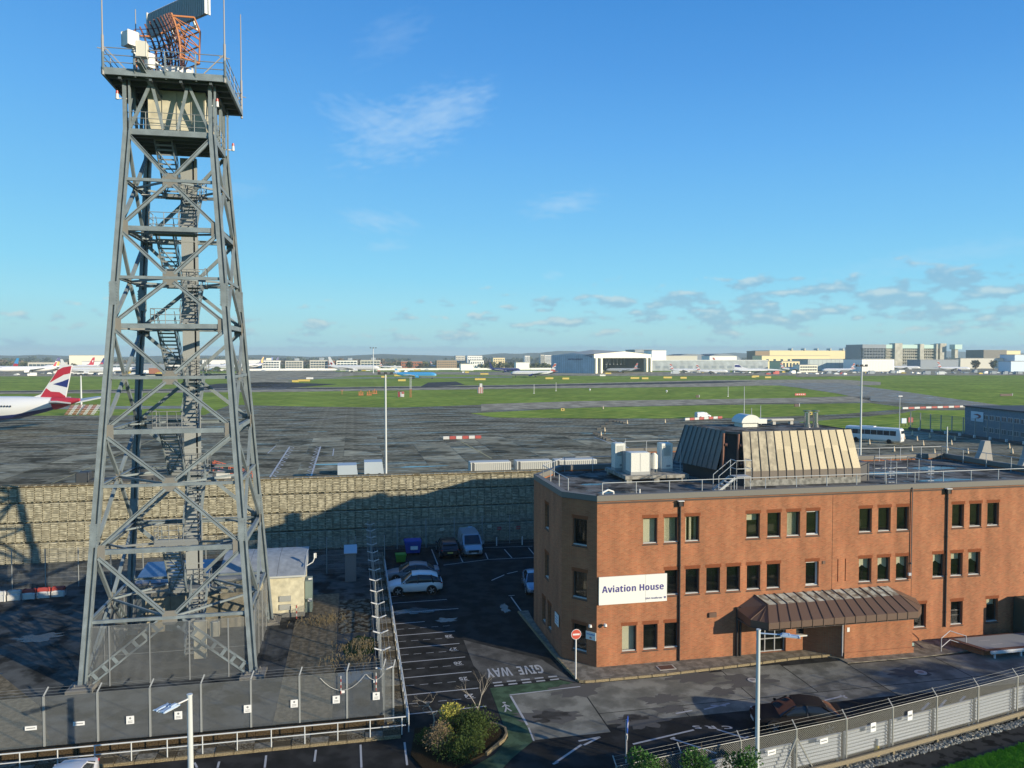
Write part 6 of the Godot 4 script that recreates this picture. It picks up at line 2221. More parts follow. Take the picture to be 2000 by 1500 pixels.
	# plastic barriers at the left edge
	var wr := [mat("barrier_red", 0.33, 0.055, 0.045, 0.5), mat("barrier_white", 0.5, 0.5, 0.48, 0.5)]
	for k in 6:
		var x := -28.6 + k * 1.02
		var bt := thing("water_barrier", ["white plastic barrier with a red top at the yard's left edge, leftmost", "white plastic barrier second from the left edge of the yard", "white plastic barrier in the middle of the row in the yard", "red plastic barrier in the yard, left of the end pair", "red plastic barrier last but one in the yard row", "red and white plastic barrier at the right end of the yard row"][k], "barrier", V(x, 0.02, 67.2 + 0.12 * k), "plastic barriers in the yard")
		b = MB.new()
		b.cbox(Vector3(0, 0.28, 0), Vector3(1.0, 0.5, 0.6), 0.08)
		obj("lower_half", b, wr[1], bt)
		b = MB.new()
		b.cbox(Vector3(0, 0.68, 0), Vector3(0.98, 0.32, 0.4), 0.08)
		obj("upper_half", b, wr[0] if k in [0, 3, 4, 5] else wr[1], bt)
	# red and white marker post by the cabin
	var mp := thing("marker_post", "small red and white striped post in front of the cream cabin", "post", V(-4.25, 0.02, 58.4))
	for k in 5:
		b = MB.new()
		b.tube(Vector3(0, k * 0.2, 0), Vector3(0, k * 0.2 + 0.2, 0), 0.045, 0.045, 8)
		obj("band", b, wr[k % 2], mp)
	for q in [[-0.75, 40.35, "red and white striped pole tied to the front fence, left one"], [1.05, 40.38, "red and white striped pole tied to the front fence, right one"]]:
		var sp2 := thing("striped_pole", q[2], "pole", V(q[0], 1.9, q[1]), "striped poles on the front fence")
		for k in 6:
			b = MB.new()
			b.tube(Vector3(0, k * 0.16, 0), Vector3(0, k * 0.16 + 0.16, 0), 0.025, 0.025, 6)
			obj("band", b, wr[k % 2], sp2)
	# bare weeds in the yard
	var wm := mat("dry_stem", 0.24, 0.19, 0.11, 0.9)
	for q in [[-0.2, 49.2, "patch of dry weeds near the front fence corner"], [0.4, 51.6, "patch of dry weeds on the moss beside the side fence"], [-2.2, 57.0, "thin dry weeds on the brown gravel"]]:
		b = MB.new()
		var w := thing("dry_weeds", q[2], "weeds", V(q[0], 0.03, q[1]))
		for k in 160:
			var c := Vector3(r.randfn() * 0.8, 0, r.randfn() * 0.45)
			var d := Vector3(r.randfn() * 0.2, r.randf_range(0.15, 0.6), r.randfn() * 0.2)
			b.tri(c - Vector3(0.012, 0, 0), c + Vector3(0.012, 0, 0), c + d)
			b.tri(c + d * 0.5, c + d * 0.8 + Vector3(0.09, 0.02, 0.03), c + d)
		obj("stems", b, wm, w).set_meta("kind", "stuff")

# ---------------------------------------------------------------- road vehicles
func ring_of(x: float, y0: float, y1: float, w0: float, w1: float) -> Array:
	# cross-section in (y, z), running from the -z side over the top to +z and back underneath
	var h := y1 - y0
	return [Vector3(x, y0, -w0 * 0.86), Vector3(x, y0 + h * 0.18, -w0), Vector3(x, y0 + h * 0.55, -lerpf(w0, w1, 0.45)), Vector3(x, y1 - h * 0.1, -w1), Vector3(x, y1, -w1 * 0.86), Vector3(x, y1 + 0.015, 0), Vector3(x, y1, w1 * 0.86), Vector3(x, y1 - h * 0.1, w1), Vector3(x, y0 + h * 0.55, lerpf(w0, w1, 0.45)), Vector3(x, y0 + h * 0.18, w0), Vector3(x, y0, w0 * 0.86)]

func vehicle(called: String, label: String, cat: String, at: Vector3, turn: float, paint: Material, spec: Dictionary, group := "") -> Node3D:
	var t := thing(called, label, cat, at, group, turn)
	var glass := mat("car_glass", 0.02, 0.025, 0.03, 0.05)
	var black := mat("car_black", 0.018, 0.018, 0.02, 0.5)
	var rings := []
	for q in spec.body:
		rings.append(ring_of(q[0], q[1], q[2], q[3], q[3] * 0.96))
	var b := MB.new()
	b.skin(rings)
	obj("body", b, paint, t)
	rings = []
	for q in spec.glass:
		rings.append(ring_of(q[0], spec.waist - 0.06, q[1], q[3], q[2]))
	b = MB.new()
	b.skin(rings)
	obj("windows", b, paint if spec.has("panel_van") else glass, t)
	# roof skin and pillars in body colour
	rings = []
	for q in spec.roof:
		rings.append([Vector3(q[0], q[1] - 0.05, -q[2]), Vector3(q[0], q[1] + 0.012, -q[2] * 0.97), Vector3(q[0], q[1] + 0.035, 0), Vector3(q[0], q[1] + 0.012, q[2] * 0.97), Vector3(q[0], q[1] - 0.05, q[2])])
	b = MB.new()
	b.skin(rings, true, false)
	obj("roof", b, spec.get("roof_mat", paint), t)
	for q in spec.pillars:
		for s in [-1.0, 1.0]:
			b = MB.new()
			b.bar(Vector3(q[0], spec.waist - 0.02, s * q[1]), Vector3(q[2], q[3], s * q[4]), 0.07, 0.05)
			obj("pillar", b, paint if q[5] else black, t)
	if spec.has("screen"):
		b = MB.new()
		var q = spec.screen
		b.quad(Vector3(q[0], q[1], q[2]), Vector3(q[0], q[1], -q[2]), Vector3(q[3], q[4], -q[5]), Vector3(q[3], q[4], q[5]))
		obj("windscreen", b, glass, t)
	var r: float = spec.get("r", 0.33)
	for x in spec.axles:
		for s in [-1.0, 1.0]:
			var w: float = spec.w
			b = MB.new()
			b.tube(Vector3(x, r, s * (w - 0.26)), Vector3(x, r, s * (w + 0.005)), r + 0.075, r + 0.075, 18)
			obj("wheel_arch", b, black, t)
			b = MB.new()
			b.tube(Vector3(x, r, s * (w - 0.2)), Vector3(x, r, s * (w + 0.02)), r, r * 0.97, 18)
			var wh := obj("tyre", b, mat("tyre_rubber", 0.02, 0.02, 0.02, 0.85), t)
			b = MB.new()
			for k in 5:
				var a := TAU * k / 5
				b.bar(Vector3(x, r, s * (w + 0.03)), Vector3(x + cos(a) * r * 0.66, r + sin(a) * r * 0.66, s * (w + 0.03)), 0.07, 0.03, Vector3(0, 0, 1))
			b.tube(Vector3(x, r, s * (w + 0.018)), Vector3(x, r, s * (w + 0.045)), 0.06, 0.06, 8)
			obj("rim", b, mat("alloy", 0.4, 0.41, 0.42, 0.35, "", 1.0, 0.6), wh)
	for s in [-1.0, 1.0]:
		for q in [["headlight", spec.head, mat("headlight_lens", 0.55, 0.58, 0.6, 0.1)], ["tail_light", spec.tail, mat("tail_red", 0.35, 0.02, 0.02, 0.2)], ["mirror", spec.mirror, paint]]:
			b = MB.new()
			b.cbox(Vector3(q[1][0], q[1][1], s * q[1][2]), Vector3(q[1][3], q[1][4], q[1][5]), 0.02)
			obj(q[0], b, q[2], t)
	for q in [["number_plate", spec.plate_f, M["white_paint"]], ["number_plate", spec.plate_r, mat("plate_yellow", 0.6, 0.5, 0.12, 0.5)]]:
		b = MB.new()
		b.box(Vector3(q[1][0], q[1][1], 0), Vector3(0.02, 0.12, 0.52))
		obj(q[0], b, q[2], t)
	if spec.has("grille"):
		b = MB.new()
		var q = spec.grille
		b.cbox(Vector3(q[0], q[1], 0), Vector3(0.05, q[2], q[3]), 0.01)
		obj("grille", b, black, t)
	return t

var SUV := {"w": 0.93, "waist": 0.98, "r": 0.36, "axles": [1.38, -1.32],
	"body": [[-2.24, 0.5, 0.86, 0.7], [-2.16, 0.34, 1.0, 0.84], [-1.5, 0.24, 1.04, 0.93], [0.0, 0.22, 1.0, 0.94], [1.0, 0.24, 0.99, 0.94], [1.55, 0.26, 0.93, 0.92], [2.05, 0.3, 0.82, 0.84], [2.22, 0.4, 0.68, 0.68]],
	"glass": [[-2.12, 1.02, 0.72, 0.82], [-1.75, 1.34, 0.68, 0.86], [-1.2, 1.57, 0.66, 0.87], [0.0, 1.62, 0.67, 0.87], [0.4, 1.54, 0.68, 0.87], [1.12, 1.02, 0.8, 0.84]],
	"roof": [[-1.85, 1.38, 0.67], [-1.3, 1.58, 0.67], [-0.4, 1.64, 0.68], [0.25, 1.59, 0.69]],
	"pillars": [[1.08, 0.85, 0.38, 1.55, 0.68, true], [-0.2, 0.9, -0.25, 1.6, 0.7, false], [-1.45, 0.9, -1.3, 1.56, 0.68, false]],
	"head": [2.08, 0.74, 0.66, 0.24, 0.07, 0.36], "tail": [-2.14, 0.92, 0.66, 0.14, 0.09, 0.4], "mirror": [0.85, 1.06, 1.02, 0.14, 0.13, 0.16],
	"plate_f": [2.24, 0.46], "plate_r": [-2.25, 0.68], "grille": [2.21, 0.52, 0.12, 0.9]}
var SALOON := {"w": 0.9, "waist": 0.9, "r": 0.33, "axles": [1.42, -1.36],
	"body": [[-2.34, 0.5, 0.86, 0.66], [-2.26, 0.34, 0.97, 0.8], [-1.6, 0.22, 0.98, 0.9], [0.0, 0.2, 0.92, 0.91], [1.0, 0.22, 0.9, 0.91], [1.65, 0.24, 0.84, 0.88], [2.2, 0.3, 0.72, 0.78], [2.34, 0.4, 0.6, 0.62]],
	"glass": [[-1.95, 0.96, 0.74, 0.8], [-1.45, 1.24, 0.64, 0.83], [-0.8, 1.4, 0.62, 0.84], [-0.1, 1.43, 0.62, 0.84], [0.4, 1.33, 0.64, 0.84], [1.15, 0.92, 0.78, 0.82]],
	"roof": [[-1.3, 1.3, 0.64], [-0.8, 1.41, 0.63], [-0.2, 1.445, 0.63], [0.25, 1.38, 0.64]],
	"pillars": [[1.1, 0.83, 0.38, 1.34, 0.65, true], [-0.25, 0.87, -0.25, 1.4, 0.65, false], [-1.85, 0.82, -1.1, 1.34, 0.64, true]],
	"head": [2.14, 0.66, 0.6, 0.24, 0.09, 0.36], "tail": [-2.26, 0.86, 0.6, 0.12, 0.1, 0.4], "mirror": [0.9, 0.98, 1.0, 0.14, 0.12, 0.16],
	"plate_f": [2.35, 0.42], "plate_r": [-2.35, 0.62], "grille": [2.33, 0.5, 0.14, 0.8]}
var VAN := {"w": 0.98, "waist": 1.15, "r": 0.34, "axles": [1.5, -1.45],
	"body": [[-2.5, 0.4, 1.2, 0.92], [-2.44, 0.3, 1.24, 0.97], [0.0, 0.24, 1.22, 0.99], [1.3, 0.26, 1.2, 0.98], [1.75, 0.28, 1.12, 0.95], [2.3, 0.3, 0.95, 0.88], [2.5, 0.42, 0.78, 0.74]],
	"glass": [[-2.48, 1.9, 0.8, 0.94], [-2.3, 1.96, 0.82, 0.97], [0.2, 1.97, 0.82, 0.97], [0.75, 1.9, 0.8, 0.97], [1.75, 1.16, 0.86, 0.93]],
	"roof": [[-2.4, 1.95, 0.8], [-1.0, 1.99, 0.82], [0.3, 1.98, 0.82], [0.7, 1.92, 0.8]],
	"pillars": [[1.68, 0.92, 0.78, 1.88, 0.8, true], [0.3, 0.97, 0.3, 1.9, 0.84, false]], "panel_van": true,
	"screen": [1.74, 1.2, 0.8, 0.86, 1.88, 0.7],
	"head": [2.28, 0.86, 0.72, 0.24, 0.18, 0.28], "tail": [-2.5, 1.1, 0.88, 0.06, 0.5, 0.12], "mirror": [1.35, 1.25, 1.1, 0.12, 0.3, 0.18],
	"plate_f": [2.53, 0.5], "plate_r": [-2.53, 0.7], "grille": [2.5, 0.66, 0.26, 1.0]}

func car_park():
	var white := mat("bay_line_white", 0.58, 0.58, 0.56, 0.8, "grit", 1.5)
	var mk := Node3D.new()
	mk.name = "car_park_markings"
	add_child(mk)
	mk.set_meta("kind", "structure")
	var ln := func(a: Vector2, c: Vector2, w: float, called := "bay_line"):
		var b := MB.new()
		var d := (c - a).normalized()
		var n := Vector2(-d.y, d.x) * w * 0.5
		b.flat([a - n, c - n, c + n, a + n], 0.016)
		obj(called, b, white, mk)
	for k in 9:
		var v := 41.4 + k * 2.4
		ln.call(Vector2(2.8, v), Vector2([7.1, 7.05, 7.0, 6.95, 6.9, 6.9, 5.0, 7.8, 7.2][k], v + 0.1), 0.1)
		if k < 6:
			for q in 5:
				ln.call(Vector2(2.9 + q * 0.82, v + 1.25), Vector2(3.4 + q * 0.82, v + 1.26), 0.05, "worn_line")
	ln.call(Vector2(3.19, 65.48), Vector2(4.05, 65.45), 0.1)
	ln.call(Vector2(2.43, 72.04), Vector2(2.5, 60.5), 0.1)
	ln.call(Vector2(2.58, 62.19), Vector2(3.94, 62.45), 0.1)
	ln.call(Vector2(7.6, 77.01), Vector2(7.59, 71.15), 0.1)
	ln.call(Vector2(10.04, 75.06), Vector2(10.01, 71.57), 0.1)
	ln.call(Vector2(12.67, 74.52), Vector2(12.52, 72.18), 0.1)
	ln.call(Vector2(14.78, 75.53), Vector2(14.86, 72.08), 0.1)
	ln.call(Vector2(17.3, 75.65), Vector2(17.25, 72.97), 0.1)
	ln.call(Vector2(12.86, 76.56), Vector2(17.85, 76.18), 0.1)
	ln.call(Vector2(8.09, 70.87), Vector2(12.49, 72), 0.1)
	ln.call(Vector2(12.49, 72), Vector2(16.99, 71.84), 0.1)
	ln.call(Vector2(11.61, 65.12), Vector2(13.03, 66.59), 0.12)
	ln.call(Vector2(13.32, 66.86), Vector2(14.43, 67.47), 0.12)
	ln.call(Vector2(12.35, 60.31), Vector2(12.43, 55.53), 0.1)
	ln.call(Vector2(12.2, 60.61), Vector2(12.72, 60.64), 0.1)
	# give way lettering, read from the far side
	var gw := text(mk, "GIVE  WAY", 1.0, V(9.65, 0.018, 45.9), Basis(Vector3(-0.72, 0, 0), Vector3(0, 0, 1.75), Vector3(0, 1, 0)), white, true, 0.004)
	gw.name = "road_lettering"
	for k in 5:
		for j in 2:
			ln.call(Vector2(8.0 + k * 0.86, 44.42 - j * 0.42 + k * 0.04), Vector2(8.55 + k * 0.86, 44.44 - j * 0.42 + k * 0.04), 0.16, "give_way_dash")
	for k in 5:
		var s := text(mk, ["28", "27", "26", "25", "24"][k], 0.5, V(6.35, 0.018, 52.6 - k * 2.4), Basis(Vector3(-1, 0, 0), Vector3(0, 0, 1.2), Vector3(0, 1, 0)), white, true, 0.004)
		s.name = "bay_number"
	# green footway
	var green := mat("green_footway", 0.125, 0.2, 0.115, 0.85, "grit", 1.2, 0.0, "blotch", 0.15)
	sheet("green_footway", [Vector2(7.7, 43.75), Vector2(12.0, 44.0), Vector2(12.9, 43.3), Vector2(12.9, 42.95), Vector2(8.6, 42.7), Vector2(8.75, 41.5), Vector2(8.8, 38.6), Vector2(8.75, 37.2), Vector2(7.4, 35.8), Vector2(6.0, 34.0), Vector2(3.6, 34.0), Vector2(6.6, 36.3), Vector2(7.6, 37.8)], 0.012, green)
	ln.call(Vector2(8.65, 42.62), Vector2(12.95, 42.9), 0.1, "edge_line")
	ln.call(Vector2(8.68, 42.5), Vector2(8.85, 38.9), 0.12, "edge_line")
	ln.call(Vector2(8.85, 38.6), Vector2(8.8, 37.2), 0.08, "edge_line")
	var pm := MB.new()
	for q in [[Vector2(0, 0.55), Vector2(0, 0.1)], [Vector2(0, 0.1), Vector2(-0.16, -0.4)], [Vector2(0, 0.1), Vector2(0.2, -0.38)], [Vector2(0, 0.45), Vector2(0.22, 0.2)], [Vector2(0, 0.45), Vector2(-0.2, 0.22)]]:
		var d: Vector2 = (q[1] - q[0]).normalized()
		var n := Vector2(-d.y, d.x) * 0.045
		var c := Vector2(8.15, 41.0)
		pm.flat([c + q[0] - n, c + q[1] - n, c + q[1] + n, c + q[0] + n], 0.018)
	var hd := []
	for k in 10:
		hd.append(Vector2(8.15, 41.72) + Vector2(cos(TAU * k / 10), sin(TAU * k / 10)) * 0.1)
	pm.flat(hd, 0.018)
	obj("walking_figure_mark", pm, white, mk)
	# arrows and lines on the road
	for q in [[Vector2(9.33, 34.97), Vector2(11.05, 36.35)], [Vector2(11, 36.72), Vector2(12.2, 36.91)], [Vector2(11.14, 36.28), Vector2(12.2, 36.91)], [Vector2(13.58, 35.88), Vector2(17.21, 36.64)], [Vector2(17.05, 38.55), Vector2(18.08, 38.71)], [Vector2(18.77, 38.7), Vector2(20.5, 39.1)], [Vector2(19.35, 39.08), Vector2(20.16, 38.85)], [Vector2(15.72, 36.02), Vector2(17.28, 34.2)], [Vector2(18.41, 36.45), Vector2(19.39, 35.32)], [Vector2(23.7, 37.87), Vector2(27.43, 38.67)], [Vector2(27.19, 38.79), Vector2(27.37, 38.35)], [Vector2(30.4, 36.17), Vector2(31.5, 36.9)], [Vector2(31.64, 36.29), Vector2(32.72, 37.04)], [Vector2(33.34, 36.72), Vector2(34.13, 37.22)], [Vector2(9.18, 34.86), Vector2(9.47, 34.99)], [Vector2(15.64, 35.98), Vector2(15.91, 36.09)], [Vector2(19.28, 35.28), Vector2(19.64, 35.42)]]:
		ln.call(q[0], q[1], 0.13, "painted_line")
	var crs := text(mk, "C R S", 0.62, V(18.3, 0.018, 36.7), Basis(Vector3(-1.45, 0, -0.32), Vector3(0.1, 0, 0.75), Vector3(0, 1, 0)), white, true, 0.004)
	crs.name = "road_lettering"
	for q in [[Vector2(-7.36, 37.94), Vector2(-7.57, 38.45)], [Vector2(-6.41, 37.74), Vector2(-6.43, 38.31)], [Vector2(-4.23, 37.29), Vector2(-4.29, 38.45)], [Vector2(-1.96, 37.39), Vector2(-1.94, 38.51)], [Vector2(0.24, 36.37), Vector2(0.22, 38.58)], [Vector2(2.37, 36.17), Vector2(2.39, 38.39)]]:
		ln.call(q[0], q[1], 0.1)
	# vehicles
	var pw := mat("paint_white", 0.62, 0.63, 0.63, 0.25)
	pw.clearcoat_enabled = true
	vehicle("crossover_car", "white crossover car with a black-edged rear, parked by the car park handrail", "car", V(4.85, 0.01, 63.2), PI - 0.04, pw, SUV)
	vehicle("saloon_car", "dark grey saloon parked just beyond the white crossover", "car", V(4.9, 0.01, 66.9), PI - 0.03, mat("paint_grey", 0.15, 0.17, 0.19, 0.3), SALOON)
	vehicle("hatchback_car", "dark red-black car parked nose-in beside the silver van", "car", V(8.95, 0.01, 74.8), PI / 2, mat("paint_dark", 0.02, 0.018, 0.022, 0.25), SUV)
	vehicle("panel_van", "silver van parked nose-out against the back fence of the car park", "van", V(11.25, 0.01, 75.2), -PI / 2, mat("paint_silver", 0.36, 0.4, 0.44, 0.3, "", 1.0, 0.4), VAN)
	vehicle("silver_car", "silver-blue car half hidden behind the brick building's corner", "car", V(14.75, 0.01, 62.1), -PI / 2 - 0.12, mat("paint_silver_blue", 0.3, 0.36, 0.44, 0.25, "", 1.0, 0.4), SALOON)
	var pb := mat("paint_black", 0.02, 0.017, 0.016, 0.6)
	pb.metallic_specular = 0.15
	vehicle("black_car", "black car in shade behind the chain-link fence on the right", "car", V(22.7, 0.01, 35.9), PI - 0.25, mat("paint_black", 0.025, 0.017, 0.014, 0.5), SALOON)
	vehicle("pale_van", "pale silver car just entering at the bottom left corner", "car", V(-12.4, 0.01, 35.7), -PI / 2, mat("paint_pale", 0.55, 0.56, 0.58, 0.2), SALOON)
	# bins
	for q in [["wheeled_bin", "blue wheeled bin with a white label by the back fence of the car park", V(5.6, 0.01, 75.6), mat("bin_blue", 0.02, 0.06, 0.32, 0.5), 1.3], ["wheeled_bin", "small bright green bin behind the dark grey saloon", V(4.25, 0.01, 72.6), mat("bin_green", 0.06, 0.28, 0.03, 0.5), 0.8]]:
		var t := thing(q[0], q[1], "bin", q[2])
		var s: float = q[4]
		var b := MB.new()
		var rings := []
		for k in 2:
			var w := [0.5, 0.62][k] as float
			var dd := [0.38, 0.48][k] as float
			var y := [0.15, 0.95][k] as float
			rings.append([Vector3(-w, y, dd) * s, Vector3(w, y, dd) * s, Vector3(w, y, -dd) * s, Vector3(-w, y, -dd) * s])
		for k in 4:
			b.quad(rings[0][k], rings[0][(k + 1) % 4], rings[1][(k + 1) % 4], rings[1][k])
		b.quad(rings[0][3], rings[0][2], rings[0][1], rings[0][0])
		obj("body", b, q[3], t)
		b = MB.new()
		b.cbox(Vector3(0, 1.02, 0) * s, Vector3(1.32, 0.16, 1.04) * s, 0.05)
		obj("lid", b, q[3], t)
		b = MB.new()
		for x in [-0.42, 0.42]:
			for z in [-0.3, 0.3]:
				b.tube(Vector3(x - 0.03, 0.08, z) * s, Vector3(x + 0.03, 0.08, z) * s, 0.08 * s, 0.08 * s, 10)
		obj("wheels", b, M["tyre_rubber"], t)
		if s > 1.0:
			b = MB.new()
			b.box(Vector3(0.1, 0.72, 0.61), Vector3(0.7, 0.34, 0.02), Basis(Vector3.RIGHT, -0.15))
			obj("label_plate", b, M["white_paint"], t)
	# signs along the back fence
	var cream := mat("sign_cream", 0.5, 0.5, 0.4, 0.6)
	var redm := mat("sign_faded_red", 0.3, 0.06, 0.05, 0.6)
	var sg := [[Vector2(8.69, 1.79), cream, "cream sign on the car park back fence, left of the van"], [Vector2(10.99, 1.79), cream, "cream sign on the back fence just above the van's left edge"], [Vector2(11.57, 1.76), mat("sign_pale_blue", 0.4, 0.48, 0.6, 0.6), "pale blue sign on the back fence above the van"], [Vector2(13.59, 1.88), cream, "cream sign on the back fence right of the van"], [Vector2(14.61, 1.57), redm, "faded red round-cornered sign on the back fence, left of the two red ones"], [Vector2(16.61, 1.58), redm, "faded red sign on the back fence, nearest the brick building"]]
	for q in sg:
		fence_sign("fence_sign", q[2], V(q[0].x, q[0].y, 77.4), 0.42, 0.26 if q[1] == cream else 0.34, 0.0, q[1], 0, "signs on the car park back fence")
	for q in [["low white post in the car park back fence line, left one", Vector2(16.96, 77.02)], ["low white post in the car park back fence line, right one", Vector2(14.29, 77.13)]]:
		var t := thing("bollard", q[0], "bollard", V(q[1].x, 0, q[1].y))
		var b := MB.new()
		b.tube(Vector3.ZERO, Vector3(0, 0.9, 0), 0.06, 0.06, 8)
		obj("post", b, M["white_paint"], t)

# ---------------------------------------------------------------- street in front of the brick building
func leaf_mesh(s: float) -> ArrayMesh:
	var b := MB.new()
	b.tri(Vector3(0, 0, 0), Vector3(0.35, 0.12, 0.5) * s, Vector3(0, 0.05, 1.0) * s)
	b.tri(Vector3(0, 0, 0), Vector3(0, 0.05, 1.0) * s, Vector3(-0.35, 0.12, 0.5) * s)
	return b.done()

func shrub(label: String, at: Vector3, w: float, h: float, m: Material, count: int, leaf: float, seed_: int, group := "") -> Node3D:
	var r := RandomNumberGenerator.new()
	r.seed = seed_
	var t := thing("shrub", label, "shrub", at, group)
	var b := MB.new()
	for k in 9:
		var a := TAU * k / 9 + r.randf()
		var e := Vector3(cos(a) * w * 0.35, h * r.randf_range(0.55, 0.85), sin(a) * w * 0.35)
		b.tube(Vector3(cos(a) * 0.06, 0, sin(a) * 0.06), e * 0.5, 0.03, 0.02, 5)
		b.tube(e * 0.5, e, 0.02, 0.008, 5)
	obj("stem", b, mat("twig", 0.12, 0.09, 0.06, 0.9), t)
	var lobes := []
	for k in 10:
		var a := r.randf() * TAU
		lobes.append([Vector3(cos(a) * w * r.randf_range(0.05, 0.33), h * r.randf_range(0.3, 0.82), sin(a) * w * r.randf_range(0.05, 0.33)), r.randf_range(0.16, 0.3) * w])
	var xf := []
	for k in count:
		var l = lobes[r.randi() % 10]
		var d := Vector3(r.randfn(), r.randfn(), r.randfn()).normalized()
		var p: Vector3 = l[0] + d * l[1] * pow(r.randf(), 0.4)
		if p.y < 0.03:
			continue
		var z := (d + Vector3(r.randfn(), r.randfn() + 0.5, r.randfn()) * 0.7).normalized()
		var x := z.cross(Vector3(r.randfn(), r.randfn(), r.randfn())).normalized()
		xf.append(Transform3D(Basis(x, z.cross(x), z).scaled(Vector3.ONE * r.randf_range(0.6, 1.3)), p))
	var c := scatter("leaves", leaf_mesh(leaf), xf, m, t)
	c.set_meta("kind", "stuff")
	return t

func twiggy(called: String, label: String, at: Vector3, h: float, m: Material, seed_: int, bend := 0.6):
	var r := RandomNumberGenerator.new()
	r.seed = seed_
	var t := thing(called, label, "tree", at)
	var b := MB.new()
	var stack := [[Vector3.ZERO, Vector3(0.1, 1, 0.05).normalized(), h * 0.4, 0.05, 0]]
	while stack.size():
		var q = stack.pop_back()
		var p: Vector3 = q[0]
		var d: Vector3 = q[1]
		var l: float = q[2]
		var rad: float = q[3]
		for k in 3:
			var d2: Vector3 = (d + Vector3(r.randfn(), r.randfn() * 0.5, r.randfn()) * bend * 0.35).normalized()
			b.tube(p, p + d2 * l / 3.0, rad, rad * 0.82, 5, false)
			p += d2 * l / 3.0
			d = d2
			rad *= 0.82
		if q[4] < 4:
			for k in 2 + (1 if q[4] < 2 else 0):
				stack.append([p, (d + Vector3(r.randfn(), r.randf_range(-0.2, 0.6), r.randfn()) * bend).normalized(), l * r.randf_range(0.6, 0.85), rad * 0.85, q[4] + 1])
	obj("branches", b, m, t)

